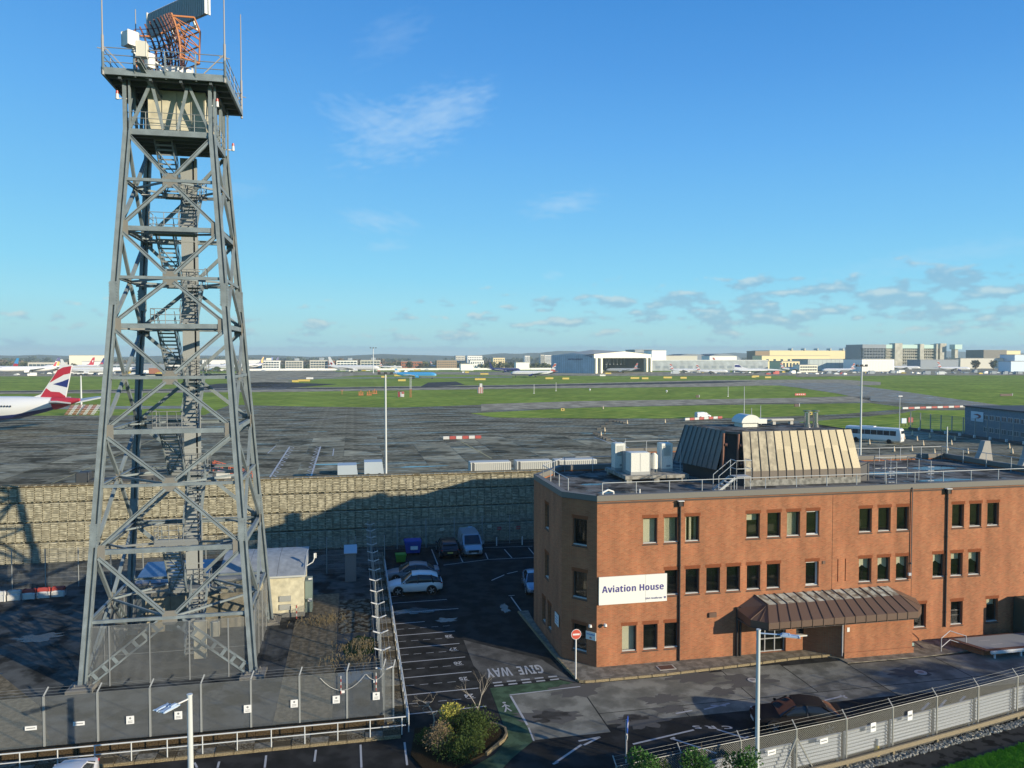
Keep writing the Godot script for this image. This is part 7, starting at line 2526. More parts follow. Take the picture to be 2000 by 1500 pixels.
func street():
	var paving := mat("block_paving", 0.4, 0.355, 0.28, 0.92, "grit", 1.6, 0.0, "blotch", 0.2)
	var pv := MB.new()
	pv.prism([Vector2(13.1, 43.5), Vector2(14.0, 43.42), Vector2(18.5, 43.45), Vector2(23.4, 43.78), Vector2(27.9, 44.15), Vector2(30.3, 44.1), Vector2(30.3, 45.2), Vector2(14.6, 45.2), Vector2(12.9, 47.1), Vector2(12.8, 54.4), Vector2(12.9, 56.5), Vector2(12.15, 56.5), Vector2(12.6, 48.0)], 0.0, 0.12)
	pv.prism([Vector2(28.6, 45.2), Vector2(30.4, 43.5), Vector2(30.5, 42.75), Vector2(36.0, 42.7), Vector2(39.2, 42.9), Vector2(39.2, 45.2)], 0.0, 0.06)
	pv.prism([Vector2(39.2, 43.0), Vector2(60, 43.0), Vector2(60, 45.1), Vector2(39.2, 45.1)], 0.0, 0.06)
	struct("pavement", pv, paving)
	var ks := Node3D.new()
	ks.name = "kerb"
	add_child(ks)
	ks.set_meta("kind", "structure")
	var kp := mat("kerb_cream", 0.5, 0.47, 0.37, 0.85, "earth", 0.8)
	var line := [Vector2(12.15, 56.5), Vector2(12.6, 48.0), Vector2(13.05, 43.5), Vector2(13.35, 43.36), Vector2(14.0, 43.34), Vector2(18.5, 43.37), Vector2(23.4, 43.7), Vector2(27.9, 44.07), Vector2(30.3, 44.02)]
	for i in line.size() - 1:
		var a: Vector2 = line[i]
		var c: Vector2 = line[i + 1]
		var n := maxi(1, int(round(a.distance_to(c) / 0.92)))
		for k in n:
			var p := V(a.lerp(c, (k + 0.5) / n).x, 0.07, a.lerp(c, (k + 0.5) / n).y)
			var d := V(c.x - a.x, 0, c.y - a.y).normalized()
			var b := MB.new()
			b.cbox(p, Vector3(a.distance_to(c) / n - 0.015, 0.14, 0.15), 0.015, Basis(d, Vector3.UP, d.cross(Vector3.UP)))
			obj("kerb_stone", b, kp, ks)
	# covers in the ground
	for q in [["rusty rectangular drain cover in the pavement by the brick front", Vector2(18.88, 44.2), 0.136, 1.1, 0.7, 0], ["round drain cover in the road under the canopy", Vector2(23.33, 41.66), 0.018, 0.3, 0.3, 1], ["round pale drain cover in the road right of the lobby", Vector2(34.01, 40.6), 0.018, 0.36, 0.36, 1]]:
		var t := thing("drain_cover", q[0], "drain cover", V(q[1].x, q[2], q[1].y))
		var b := MB.new()
		if q[5]:
			b.tube(Vector3(0, -0.005, 0), Vector3(0, 0.02, 0), q[3], q[3], 20)
			obj("ring", b, mat("cover_ring", 0.42, 0.4, 0.35, 0.8), t)
			b = MB.new()
			b.tube(Vector3(0, 0.0, 0), Vector3(0, 0.03, 0), q[3] * 0.5, q[3] * 0.5, 16)
			obj("lid", b, mat("cover_lid", 0.2, 0.19, 0.18, 0.6), t)
		else:
			b.box(Vector3(0, 0.0, 0), Vector3(q[3], 0.02, q[4]))
			obj("frame", b, mat("cover_ring", 0.42, 0.4, 0.35, 0.8), t)
			b = MB.new()
			b.box(Vector3(0, 0.01, 0), Vector3(q[3] * 0.84, 0.02, q[4] * 0.8))
			obj("lid", b, mat("cover_rust", 0.12, 0.06, 0.04, 0.7, "fine", 1.0), t)
	# no entry sign
	var red := mat("road_sign_red", 0.5, 0.075, 0.045, 0.5)
	var ne := thing("no_entry_sign", "round red no-entry sign on a white pole at the kerb by the building corner", "road sign", V(12.92, 0.12, 43.75))
	var b := MB.new()
	b.tube(Vector3.ZERO, Vector3(0, 3.0, 0), 0.045, 0.045, 10)
	obj("pole", b, mat("pole_white", 0.62, 0.62, 0.6, 0.5), ne)
	b = MB.new()
	b.tube(Vector3(0, 2.72, 0.05), Vector3(0, 2.72, 0.07), 0.31, 0.31, 28)
	obj("rim", b, M["pole_white"], ne)
	b = MB.new()
	b.tube(Vector3(0, 2.72, 0.06), Vector3(0, 2.72, 0.075), 0.285, 0.285, 28)
	obj("disc", b, red, ne)
	b = MB.new()
	b.box(Vector3(0, 2.72, 0.078), Vector3(0.42, 0.1, 0.008))
	obj("bar", b, M["pole_white"], ne)
	# blue turn-left style sign seen nearly edge on
	var bs := thing("blue_road_sign", "round blue sign seen nearly edge-on above the bushes", "road sign", V(12.65, 0, 34.3), "", 1.15)
	b = MB.new()
	b.tube(Vector3.ZERO, Vector3(0, 2.1, 0), 0.04, 0.04, 8)
	obj("pole", b, M["grey_pipe"], bs)
	b = MB.new()
	b.tube(Vector3(0, 1.85, 0.05), Vector3(0, 1.85, 0.07), 0.4, 0.4, 24)
	obj("disc", b, mat("road_sign_blue", 0.03, 0.09, 0.42, 0.45), bs)
	b = MB.new()
	b.plate(Vector3(0, 1.85, 0.075), Vector3.RIGHT, Vector3.UP, [Vector2(0.24, -0.05), Vector2(-0.05, -0.05), Vector2(-0.05, -0.16), Vector2(-0.26, 0.0), Vector2(-0.05, 0.16), Vector2(-0.05, 0.05), Vector2(0.24, 0.05)], 0.004)
	obj("arrow", b, M["pole_white"], bs)
	b = MB.new()
	b.box(Vector3(0, 1.25, 0.05), Vector3(0.3, 0.2, 0.02))
	obj("plate", b, M["pole_white"], bs)
	# chain-link fence, barrier panels, guard rail
	var cp := [Vector2(10.6, 29.9), Vector2(13.7, 30.4), Vector2(16.75, 30.85), Vector2(19.76, 31.3), Vector2(22.65, 31.75), Vector2(25.6, 32.35), Vector2(28.58, 32.95), Vector2(31.56, 33.55), Vector2(34.6, 34.2), Vector2(37.6, 34.85), Vector2(40.6, 35.5)]
	var cf := fence_run("chain_link_fence", "chain-link fence with barbed wire along the path at lower right", cp, 2.35, 0.1, {"chain": true, "t": 0.008, "lean": Vector2(-0.06, 0.3), "post": 0.06, "mat": mat("chain_galv", 0.33, 0.33, 0.3, 0.5, "", 1.0, 0.4)})
	for s in [-1.0, 1.0]:
		b = MB.new(cf.position)
		b.bar(V(19.76, 2.0, 31.3), V(19.76 + s * 1.15, 0.0, 31.2 + s * 0.2), 0.05, 0.05)
		obj("stay", b, M["chain_galv"], cf)
	var corr := mat("corrugated_zinc", 0.42, 0.47, 0.53, 0.5, "grit", 1.6, 0.15)
	var nm := ["leftmost, behind the bushes", "second from the left, behind the lamp post", "third from left, at the stayed post", "fourth from left, before the dark car", "fifth from the left", "sixth from the left", "seventh from the left", "last before the picture's right edge"]
	for k in 8:
		var a: Vector2 = cp[k + 1] + Vector2(0, 0.3)
		var c: Vector2 = cp[k + 2] + Vector2(0, 0.3)
		var t := thing("crash_barrier", "corrugated zinc barrier behind the chain-link fence, " + nm[k], "crash barrier", V(a.x, 0, a.y), "corrugated panels along the chain-link fence")
		var d := V(c.x - a.x, 0, c.y - a.y)
		var l := d.length()
		d = d.normalized()
		b = MB.new()
		var rows := 7
		for i in rows * 2:
			var y0 := 0.38 + 1.15 * i / (rows * 2.0)
			var y1 := 0.38 + 1.15 * (i + 1) / (rows * 2.0)
			var out := d.cross(Vector3.UP) * 0.06
			var o0 := out if i % 2 else Vector3.ZERO
			var o1 := Vector3.ZERO if i % 2 else out
			b.quad(d * 0.12 + Vector3(0, y0, 0) + o0, d * (l - 0.12) + Vector3(0, y0, 0) + o0, d * (l - 0.12) + Vector3(0, y1, 0) + o1, d * 0.12 + Vector3(0, y1, 0) + o1)
			b.quad(d * (l - 0.12) + Vector3(0, y0, 0) + o0 - out * 0.3, d * 0.12 + Vector3(0, y0, 0) + o0 - out * 0.3, d * 0.12 + Vector3(0, y1, 0) + o1 - out * 0.3, d * (l - 0.12) + Vector3(0, y1, 0) + o1 - out * 0.3)
		obj("sheet", b, corr, t)
		b = MB.new()
		b.bar(d * 0.1 + Vector3(0, 1.55, 0), d * (l - 0.1) + Vector3(0, 1.55, 0), 0.1, 0.05)
		for e in [0.2, l - 0.2]:
			b.bar(d * e + Vector3(0, 0, 0) - d.cross(Vector3.UP) * 0.08, d * e + Vector3(0, 1.5, 0) - d.cross(Vector3.UP) * 0.08, 0.08, 0.08, d)
		obj("frame", b, mat("zinc_frame", 0.4, 0.41, 0.38, 0.6), t)
	var gr := thing("guard_rail", "low pale timber guard rail along the foot of the chain-link fence", "guard rail", V(13.7, 0, 30.2))
	for k in 9:
		var a := V(cp[k + 1].x, 0.42, cp[k + 1].y - 0.18)
		var c := V(cp[mini(k + 2, 10)].x, 0.42, cp[mini(k + 2, 10)].y - 0.18)
		b = MB.new(gr.position)
		b.bar(a, c, 0.1, 0.2)
		obj("rail", b, mat("rail_timber", 0.42, 0.4, 0.33, 0.8, "earth", 0.8), gr)
		b = MB.new(gr.position)
		b.bar(Vector3(a.x, 0, a.z - 0.12), Vector3(a.x, 0.45, a.z - 0.12), 0.12, 0.12, Vector3(0, 0, 1))
		obj("post", b, M["rail_timber"], gr)
	for q in [["wide white sign on the chain-link fence, leftmost one", 18.3, 31.0, 1.5, 0.46, 0.24], ["wide white sign on the chain-link fence, second from the left", 21.2, 31.42, 1.52, 0.46, 0.24], ["upright white sign on the chain-link fence, third from the left", 24.2, 31.98, 1.5, 0.34, 0.44], ["upright white sign on the chain-link fence, rightmost one", 26.6, 32.47, 1.6, 0.32, 0.46]]:
		fence_sign("warning_sign", q[0], V(q[1], q[3], q[2]), q[4], q[5], 0.2, M["sign_plain_white"], 0, "white signs on the chain-link fence")
	# path, gravel strip, lawn
	sheet("footpath", [Vector2(8, 26), Vector2(60, 35.5), Vector2(60, 39.4), Vector2(13.6, 29.9)], 0.02, mat("path_asphalt", 0.07, 0.07, 0.066, 0.9, "grit", 1.2, 0.0, "patch", 0.2))
	sheet("lawn", [Vector2(14, 24), Vector2(60, 24), Vector2(60, 37.3), Vector2(33.0, 32.0), Vector2(27.2, 30.7), Vector2(20, 29)], 0.035, mat("lawn_turf", 0.05, 0.15, 0.018, 0.95, "grass", 0.5))
	var r := RandomNumberGenerator.new()
	r.seed = 44
	var tuft := MB.new()
	for k in 7:
		var c := Vector3(r.randfn() * 0.05, 0, r.randfn() * 0.05)
		tuft.tri(c - Vector3(0.012, 0, 0), c + Vector3(0.012, 0, 0.004), c + Vector3(r.randfn() * 0.03, 0.1, r.randfn() * 0.03))
	var xf := []
	for k in 16000:
		var x := r.randf_range(24, 38)
		var v := r.randf_range(28.6, lerpf(30.15, 33.0, (x - 24.5) / 13.5))
		xf.append(Transform3D(Basis(Vector3.UP, r.randf() * TAU).scaled(Vector3.ONE * r.randf_range(0.6, 1.3)), V(x, 0.035, v)))
	var gl := scatter("lawn_grass", tuft.done(), xf, mat("grass_blade", 0.055, 0.2, 0.02, 0.9))
	gl.set_meta("kind", "stuff")
	tag(gl, "bright green grass blades of the lawn in the lower right corner", "grass")
	var st := MB.new()
	for k in 8:
		var d := Vector3(r.randfn(), r.randfn(), r.randfn()).normalized()
		var u := d.cross(Vector3(0.3, 1, 0.2)).normalized()
		st.tri(d * 0.06, d * 0.06 + u * 0.07, d.cross(u) * 0.06)
	st.cbox(Vector3.ZERO, Vector3(0.1, 0.08, 0.09), 0.025)
	xf = []
	for k in 1700:
		var f := r.randf()
		var p := Vector2(18, 30.72).lerp(Vector2(40.6, 35.1), f) + Vector2(0, -0.12 + r.randf_range(-0.22, 0.2))
		xf.append(Transform3D(Basis.from_euler(Vector3(r.randf() * 6, r.randf() * 6, r.randf() * 6)).scaled(Vector3.ONE * r.randf_range(0.5, 1.5)), V(p.x, 0.05, p.y)))
	var gv := scatter("gravel_strip", st.done(), xf, mat("gravel_stone", 0.34, 0.33, 0.29, 0.9))
	gv.set_meta("kind", "stuff")
	tag(gv, "strip of pale loose stones between the chain-link fence and the path", "gravel")
	for q in [["yellow and white cone lying against the guard rail at the fence foot", Vector2(24.74, 32.37), 0.55]]:
		var t := thing("traffic_cone", q[0], "cone", V(q[1].x, 0.02, q[1].y))
		b = MB.new()
		b.tube(Vector3(0, 0.04, 0), Vector3(0.05, q[2], 0), 0.16, 0.07, 12)
		obj("cone", b, mat("cone_yellow", 0.55, 0.4, 0.05, 0.6), t)
		b = MB.new()
		b.tube(Vector3(0.05, q[2], 0), Vector3(0.08, q[2] + 0.3, 0), 0.08, 0.05, 12)
		obj("sleeve", b, M["pole_white"], t)
		b = MB.new()
		b.cbox(Vector3(0, 0.03, 0), Vector3(0.42, 0.06, 0.42), 0.02)
		obj("foot", b, mat("cone_foot", 0.06, 0.07, 0.08, 0.7), t)
	# lamp posts
	var lw := mat("lamp_post_paint", 0.5, 0.53, 0.52, 0.45)
	var lb := mat("lamp_head", 0.4, 0.5, 0.62, 0.35)
	for k in 2:
		var t := thing("lamp_post", ["short white lamp post with a flat head in front of the tower fence", "tall grey lamp post with a flat head in front of the canopy"][k], "lamp post", V([-6.85, 17.62][k], 0, [34.0, 31.0][k]))
		var h := [5.15, 7.2][k] as float
		b = MB.new()
		b.tube(Vector3(0, 0, 0), Vector3(0, h, 0), [0.13, 0.1][k], [0.105, 0.085][k], 16)
		b.tube(Vector3(0, h, 0), Vector3(0, h + 0.06, 0), [0.12, 0.1][k], [0.12, 0.1][k], 16)
		obj("post", b, lw, t)
		b = MB.new()
		var dir := [Vector3(-0.36, 0, 0.5), Vector3(0.8, 0, 0.42)][k] as Vector3
		var e := dir + Vector3(0, h - 0.1, 0)
		b.tube(Vector3(0, h - 0.12, 0), e, 0.035, 0.035, 8)
		obj("arm", b, lb if k else M["pole_white"], t)
		var u := dir.normalized()
		var bb := Basis(u, Vector3.UP, u.cross(Vector3.UP))
		var hd := MB.new()
		hd.cbox(e + u * 0.42, Vector3(0.85, 0.07, 0.34), 0.03, bb)
		hd.cbox(e + u * 0.25 + Vector3(0, 0.06, 0), Vector3(0.35, 0.06, 0.2), 0.02, bb)
		obj("head", hd, lb, t)
		hd = MB.new()
		hd.box(e + u * 0.45 - Vector3(0, 0.04, 0), Vector3(0.7, 0.02, 0.28), bb)
		obj("lens", hd, M["lens_pale"], t)
		if k == 0:
			hd = MB.new()
			hd.cbox(e + u * 0.5 + u.cross(Vector3.UP) * 0.32 + Vector3(0, 0.02, 0), Vector3(0.75, 0.06, 0.26), 0.03, bb)
			obj("side_panel", hd, lb, t)
	# loading dock, handrail and container at the right
	var dk := thing("loading_dock", "low brick loading dock with a chequered steel top and white bumper rail", "loading dock", V(42, 0, 42))
	var o := dk.position
	b = MB.new(o)
	b.prism([Vector2(40.0, 42.15), Vector2(48, 42.15), Vector2(48, 43.9), Vector2(39.1, 43.9)], 0.0, 0.44)
	obj("base", b, M["brick"], dk)
	b = MB.new(o)
	b.prism([Vector2(39.75, 41.75), Vector2(48, 41.75), Vector2(48, 44.1), Vector2(38.95, 44.1)], 0.44, 0.5)
	obj("edge", b, mat("rust_edge", 0.14, 0.06, 0.04, 0.7, "fine", 0.8), dk)
	b = MB.new(o)
	b.flat([Vector2(40.05, 41.95), Vector2(48, 41.95), Vector2(48, 43.95), Vector2(39.3, 43.95)], 0.506)
	obj("steel_top", b, mat("dock_steel", 0.3, 0.32, 0.32, 0.75, "fine", 0.8), dk)
	for q in [[40.6, 43.2], [40.9, 42.5]]:
		b = MB.new(o)
		b.flat([Vector2(q[0], q[1]), Vector2(q[0] + 0.9, q[1] + 0.02), Vector2(q[0] + 0.9, q[1] + 0.08), Vector2(q[0], q[1] + 0.06)], 0.512)
		obj("painted_mark", b, M["bay_line_white"], dk)
	b = MB.new(o)
	b.cbox(V(44.1, 0.4, 41.6), Vector3(8.2, 0.2, 0.16), 0.03)
	obj("bumper_rail", b, M["pole_white"], dk)
	for x in [40.3, 42.3, 44.3]:
		b = MB.new(o)
		b.bar(V(x, 0, 41.6), V(x, 0.32, 41.6), 0.09, 0.09, Vector3(0, 0, 1))
		obj("bumper_post", b, M["pole_white"], dk)
	var dh := thing("dock_handrail", "thin bent handrail beside the downpipe left of the loading dock", "handrail", V(38.6, 0.06, 43.6))
	b = MB.new()
	for y in [1.15, 0.55]:
		b.path([Vector3(-0.9, y - 0.28, 0.4), Vector3(0.1, y, 0), Vector3(1.0, y - 0.28, 0.4)], 0.028)
	b.tube(Vector3(-0.9, 0, 0.4), Vector3(-0.9, 0.87, 0.4), 0.03)
	b.tube(Vector3(1.0, 0, 0.4), Vector3(1.0, 0.87, 0.4), 0.03)
	obj("rail", b, M["grey_pipe"], dh)
	var ct := thing("green_container", "dark green steel container at the right edge beside the loading dock", "container", V(47.9, 0.06, 43.95))
	b = MB.new()
	b.cbox(Vector3(0, 1.35, 0), Vector3(6.0, 2.7, 1.9), 0.04)
	var gm := mat("container_green", 0.02, 0.055, 0.045, 0.6, "fine", 0.6)
	obj("body", b, gm, ct)
	for k in 18:
		b = MB.new()
		b.box(Vector3(-2.7 + k * 0.32, 1.35, 0.965), Vector3(0.14, 2.4, 0.05))
		obj("wall_rib", b, gm, ct)
	b = MB.new()
	b.cbox(Vector3(-2.6, 1.9, 1.0), Vector3(0.2, 0.26, 0.06), 0.01)
	obj("lock_box", b, mat("lock_tan", 0.3, 0.24, 0.12, 0.6), ct)
	b = MB.new()
	b.path([Vector3(-3.0, 1.75, 0.3), Vector3(-3.35, 1.6, 0.3), Vector3(-3.4, 1.1, 0.3), Vector3(-3.0, 0.95, 0.3)], 0.03)
	obj("grab_handle", b, gm, ct)
	var sk := thing("green_step", "small pale green box step at the foot of the lobby's right side", "step", V(36.35, 0.06, 44.6))
	b = MB.new()
	b.cbox(Vector3(0, 0.09, 0), Vector3(0.7, 0.18, 0.4), 0.02)
	obj("tread", b, mat("step_green", 0.25, 0.36, 0.33, 0.6), sk)
	# planting: the shrub bed in the middle and three evergreens by the fence
	var bed := MB.new()
	bed.prism([Vector2(3.0, 39.6), Vector2(6.9, 39.3), Vector2(7.5, 38.6), Vector2(7.3, 37.6), Vector2(6.2, 36.4), Vector2(3.4, 34.6), Vector2(2.6, 37)], 0.0, 0.1)
	struct("planting_bed", bed, mat("bed_soil", 0.065, 0.055, 0.04, 0.95, "earth", 0.8))
	var bk := Node3D.new()
	bk.name = "bed_kerb"
	add_child(bk)
	bk.set_meta("kind", "structure")
	var kl := [Vector2(6.9, 39.35), Vector2(7.35, 39.1), Vector2(7.6, 38.6), Vector2(7.55, 38.0), Vector2(7.3, 37.5), Vector2(6.8, 36.95), Vector2(6.2, 36.3)]
	for i in kl.size() - 1:
		var a := V(kl[i].x, 0.08, kl[i].y)
		var c := V(kl[i + 1].x, 0.08, kl[i + 1].y)
		b = MB.new()
		b.bar(a, c, 0.12, 0.16)
		obj("kerb_stone", b, M["kerb_pale"], bk)
	var lg := mat("leaf_dark_green", 0.055, 0.08, 0.025, 0.6)
	var ly := mat("leaf_variegated", 0.32, 0.3, 0.07, 0.6)
	var le := mat("leaf_evergreen", 0.05, 0.115, 0.03, 0.5)
	var lt := mat("leaf_tan", 0.2, 0.15, 0.09, 0.9)
	for m in [lg, ly, le, lt]:
		m.roughness = 0.9
		m.metallic_specular = 0.1
		m.backlight_enabled = true
		m.backlight = L(0.03, 0.05, 0.01)
	shrub("dense dark green conifer hedge at the right of the shrub bed", V(6.0, 0.1, 37.9), 2.7, 1.25, lg, 4600, 0.09, 1)
	shrub("dense dark green bush at the front of the shrub bed", V(5.0, 0.1, 36.2), 2.6, 1.05, lg, 3600, 0.09, 2)
	shrub("yellow-leaved variegated bush in the middle of the shrub bed", V(4.75, 0.1, 38.4), 1.4, 1.7, ly, 1100, 0.11, 3)
	shrub("smaller yellow-leaved bush below the variegated one", V(4.5, 0.1, 37.5), 0.9, 1.0, ly, 600, 0.1, 4)
	shrub("dry tan hydrangea-like bush at the left of the shrub bed", V(3.85, 0.1, 36.9), 1.7, 1.4, lt, 2200, 0.08, 5)
	shrub("low dark bush at the far left of the shrub bed", V(3.3, 0.1, 37.6), 1.0, 0.8, lg, 900, 0.09, 6)
	shrub("reddish bare thicket behind the variegated bush", V(5.1, 0.1, 39.2), 1.8, 0.9, lt, 700, 0.06, 16)
	twiggy("bare_shrub", "pale bare twisted shrub leaning over the end of the handrail", V(3.9, 0.1, 38.9), 2.3, mat("pale_bark", 0.42, 0.37, 0.29, 0.9), 7, 1.0)
	twiggy("bare_sapling", "slim bare sapling rising from the shrub bed over the bay lines", V(6.1, 0.1, 38.8), 2.6, M["pale_bark"], 21, 0.45)
	shrub("round glossy evergreen bush, left one by the blue sign", V(11.5, 0.0, 29.2), 2.6, 3.4, le, 4200, 0.12, 8, "evergreen bushes at the chain-link fence")
	shrub("low dark bush behind the left glossy evergreen", V(12.6, 0.0, 30.6), 1.9, 2.6, lg, 1800, 0.1, 9)
	shrub("round glossy evergreen bush, middle one against the fence", V(14.25, 0.0, 29.4), 2.4, 3.4, le, 4000, 0.12, 10, "evergreen bushes at the chain-link fence")
	shrub("round glossy evergreen bush, right one by the lamp post", V(16.1, 0.0, 29.7), 1.8, 2.9, le, 2600, 0.12, 11, "evergreen bushes at the chain-link fence")

# ---------------------------------------------------------------- airfield furniture
func simple(called: String, label: String, cat: String, at: Vector3, parts: Array, group := "", turn := 0.0) -> Node3D:
	# parts: [name, material, [[centre, size], ...]]
	var t := thing(called, label, cat, at, group, turn)
	for p in parts:
		var b := MB.new()
		for q in p[2]:
			b.cbox(q[0], q[1], minf(0.03, minf(q[1].x, q[1].z) * 0.2))
		obj(p[0], b, p[1], t)
	return t

func airfield():
	var galv := mat("mast_galv", 0.5, 0.53, 0.52, 0.5, "", 1.0, 0.2)
	var white: Material = M["pole_white"]
	var red: Material = M["barrier_red"]
	var yel := mat("sign_amber", 0.5, 0.38, 0.08, 0.6)
	var dark := mat("plant_dark", 0.04, 0.045, 0.05, 0.7)
	# floodlight masts
	for q in [["slim pale floodlight mast on the apron in the middle", 3.83, 95.0, 17.3, 0.17], ["slim grey floodlight mast right of the plant room, by the coach", 69.25, 95.0, 18.1, 0.16], ["pale floodlight mast beyond the near airliner's tail", -102.9, 324.0, 12.5, 0.4], ["tall pale floodlight mast above the far white airliner", 23.3, 930.0, 30.0, 0.7]]:
		var t := thing("floodlight_mast", q[0], "mast", V(q[1], 0, q[2]))
		var b := MB.new()
		b.tube(Vector3.ZERO, Vector3(0, q[3], 0), q[4], q[4] * 0.6, 12)
		obj("pole", b, galv, t)
		b = MB.new()
		var s: float = q[4] * 5.0
		b.box(Vector3(0, q[3], 0), Vector3(s * 2.2, 0.12, 0.12))
		for k in 3:
			b.cbox(Vector3((k - 1) * s * 0.9, q[3] + 0.1, 0), Vector3(s * 0.4, s * 0.35, s * 0.3), 0.02)
		obj("lamp_heads", b, dark, t)
	# things just beyond the timber wall
	for k in 3:
		var x0 := [18.1, 25.6, 32.1][k] as float
		var w := [6.6, 5.9, 7.0][k] as float
		var t := thing("steel_container", ["white ribbed steel container beyond the timber wall, left of three", "white ribbed steel container beyond the timber wall, middle of three", "white ribbed steel container beyond the roof corner, right of three"][k], "container", V(x0 + w * 0.5, 0, 120.5), "containers beyond the timber wall")
		var b := MB.new()
		b.cbox(Vector3(0, 1.3, -1.2), Vector3(w, 2.6, 2.4), 0.03)
		obj("body", b, mat("container_white", 0.5, 0.5, 0.45, 0.6), t)
		var n := int(w / 0.32)
		for i in n:
			if i == 1:
				continue
			b = MB.new()
			b.box(Vector3(-w * 0.5 + (i + 0.5) * w / n, 1.3, 0.03), Vector3(0.17, 2.3, 0.07))
			obj("wall_rib", b, M["container_white"], t)
		b = MB.new()
		b.box(Vector3(-w * 0.5 + 1.1 * w / n + 0.1, 1.3, 0.04), Vector3(0.22, 2.5, 0.08))
		obj("door_bar", b, dark, t)
	for k in 2:
		var t := thing("box_trailer", ["pale grey box trailer top beyond the wall, left of the mast", "pale blue-white box trailer beyond the wall, beside the mast"][k], "trailer", V([-1.0, 3.1][k], 0, [121.5, 124.5][k]))
		var b := MB.new()
		b.plate(Vector3(0, 0.5, -1.5), Vector3.RIGHT, Vector3.UP, [Vector2(-1.5, 0), Vector2(1.6, 0), Vector2(1.35, 2.1), Vector2(-1.5, 2.1)], 1.6)
		obj("body", b, mat("trailer_pale", 0.36, 0.42, 0.46, 0.5), t)
		b = MB.new()
		for x in [-0.9, 0.9]:
			b.tube(Vector3(x, 0.4, 0.0), Vector3(x, 0.4, 0.3), 0.4, 0.4, 12)
		obj("wheels", b, M["tyre_rubber"], t)
	var tg := thing("baggage_tug", "dark ground-handling tractor beyond the wall, seen through the tower", "tractor", V(-33, 0, 121))
	var b := MB.new()
	b.cbox(Vector3(0, 1.0, 0), Vector3(9.0, 1.5, 2.4), 0.15)
	obj("body", b, dark, tg)
	b = MB.new()
	b.cbox(Vector3(-5.2, 1.5, 0), Vector3(1.8, 2.6, 2.2), 0.12)
	b.tube(Vector3(3.2, 1.6, 0), Vector3(3.2, 3.2, 0), 1.3, 1.3, 14)
	obj("cab", b, dark, tg)
	b = MB.new()
	for x in [-4.5, -1.5, 3.0]:
		b.tube(Vector3(x, 0.5, 1.1), Vector3(x, 0.5, 1.4), 0.5, 0.5, 12)
	obj("wheels", b, M["tyre_rubber"], tg)
	var os := thing("red_steps", "red framed access steps beyond the wall at the tower's right legs", "steps", V(-17.6, 0, 120.5))
	for k in 8:
		b = MB.new()
		b.box(Vector3(-2.6 + k * 0.75, 2.9 - k * 0.26, 0), Vector3(0.7, 0.08, 1.4))
		obj("tread", b, mat("step_red", 0.5, 0.11, 0.05, 0.6), os)
	for z in [-0.7, 0.7]:
		b = MB.new()
		b.tube(Vector3(-2.9, 3.9, z), Vector3(3.0, 1.9, z), 0.05)
		for k in 6:
			b.tube(Vector3(-2.8 + k * 1.1, 0, z), Vector3(-2.8 + k * 1.1, 3.85 - k * 0.37, z), 0.05)
		obj("rail", b, M["step_red"], os)
	simple("white_cube_box", "white box beside the red access steps beyond the wall", "box", V(-18.9, 0, 119.5), [["body", M["container_white"], [[Vector3(0, 1.3, 0), Vector3(1.8, 2.6, 1.8)]]]])
	# red-white barrier boards on the apron
	var rows := [[Vector2(20.54, 180.2), Vector2(29.76, 180.63), 6, "on the apron in the middle"], [Vector2(99.07, 219.25), Vector2(113.94, 224.19), 8, "beside the white van by the plant room"], [Vector2(199.67, 250.34), Vector2(233.62, 255.27), 12, "above the fence at right"]]
	for q in rows:
		for k in q[2]:
			var p: Vector2 = (q[0] as Vector2).lerp(q[1], (k + 0.5) / q[2])
			var d: Vector2 = (q[1] - q[0]) / q[2]
			simple("barrier_block", "%s barrier block %s, %s" % ["red" if k % 2 else "white", q[3], ["first from the left", "second from the left", "third from the left", "fourth from the left", "fifth from the left", "sixth from the left", "seventh from the left", "eighth from the left", "ninth from the left", "tenth from the left", "eleventh from the left", "last at the right"][k]], "barrier", V(p.x, 0, p.y), [["block", red if k % 2 else M["barrier_white"], [[Vector3(0, 0.35, 0), Vector3(d.length() * 0.96, 0.7, 0.5)]]]], "red and white barrier blocks " + q[3], atan2(d.y, d.x))
	# lines of dark wheel stops
	var ws := 0
	for q in [[Vector2(76.53, 223.89), Vector2(77.67, 212.56), 6], [Vector2(59.84, 187.01), Vector2(57.83, 169.12), 6], [Vector2(77.45, 223.7), Vector2(62.15, 192.05), 4]]:
		for k in q[2]:
			var p: Vector2 = (q[0] as Vector2).lerp(q[1], (k + 0.5) / q[2])
			var o := simple("wheel_stop", "low dark concrete block on the apron left of the plant room, %s in line" % ordinal(ws), "concrete block", V(p.x, 0, p.y), [["block", mat("block_grey", 0.11, 0.11, 0.105, 0.85), [[Vector3(0, 0.22, 0), Vector3(1.3, 0.45, 0.6)]]]], "dark concrete blocks on the apron", -0.3 + 0.1 * k)
			ws += 1
	# cones on the coach stand
	var cone: Node3D = null
	var cn := [[1746,882], [1766,858], [1782,850], [1791,861], [1803,870], [1816,855], [1850,880], [1858,869], [1865,861], [1890,886], [1916,878], [1932,872], [1971,876], [1977,886], [1781,881], [1825,887], [1994,898], [1698,868], [1178,799], [1299,826], [1174,852], [1181,843], [1225,828]]
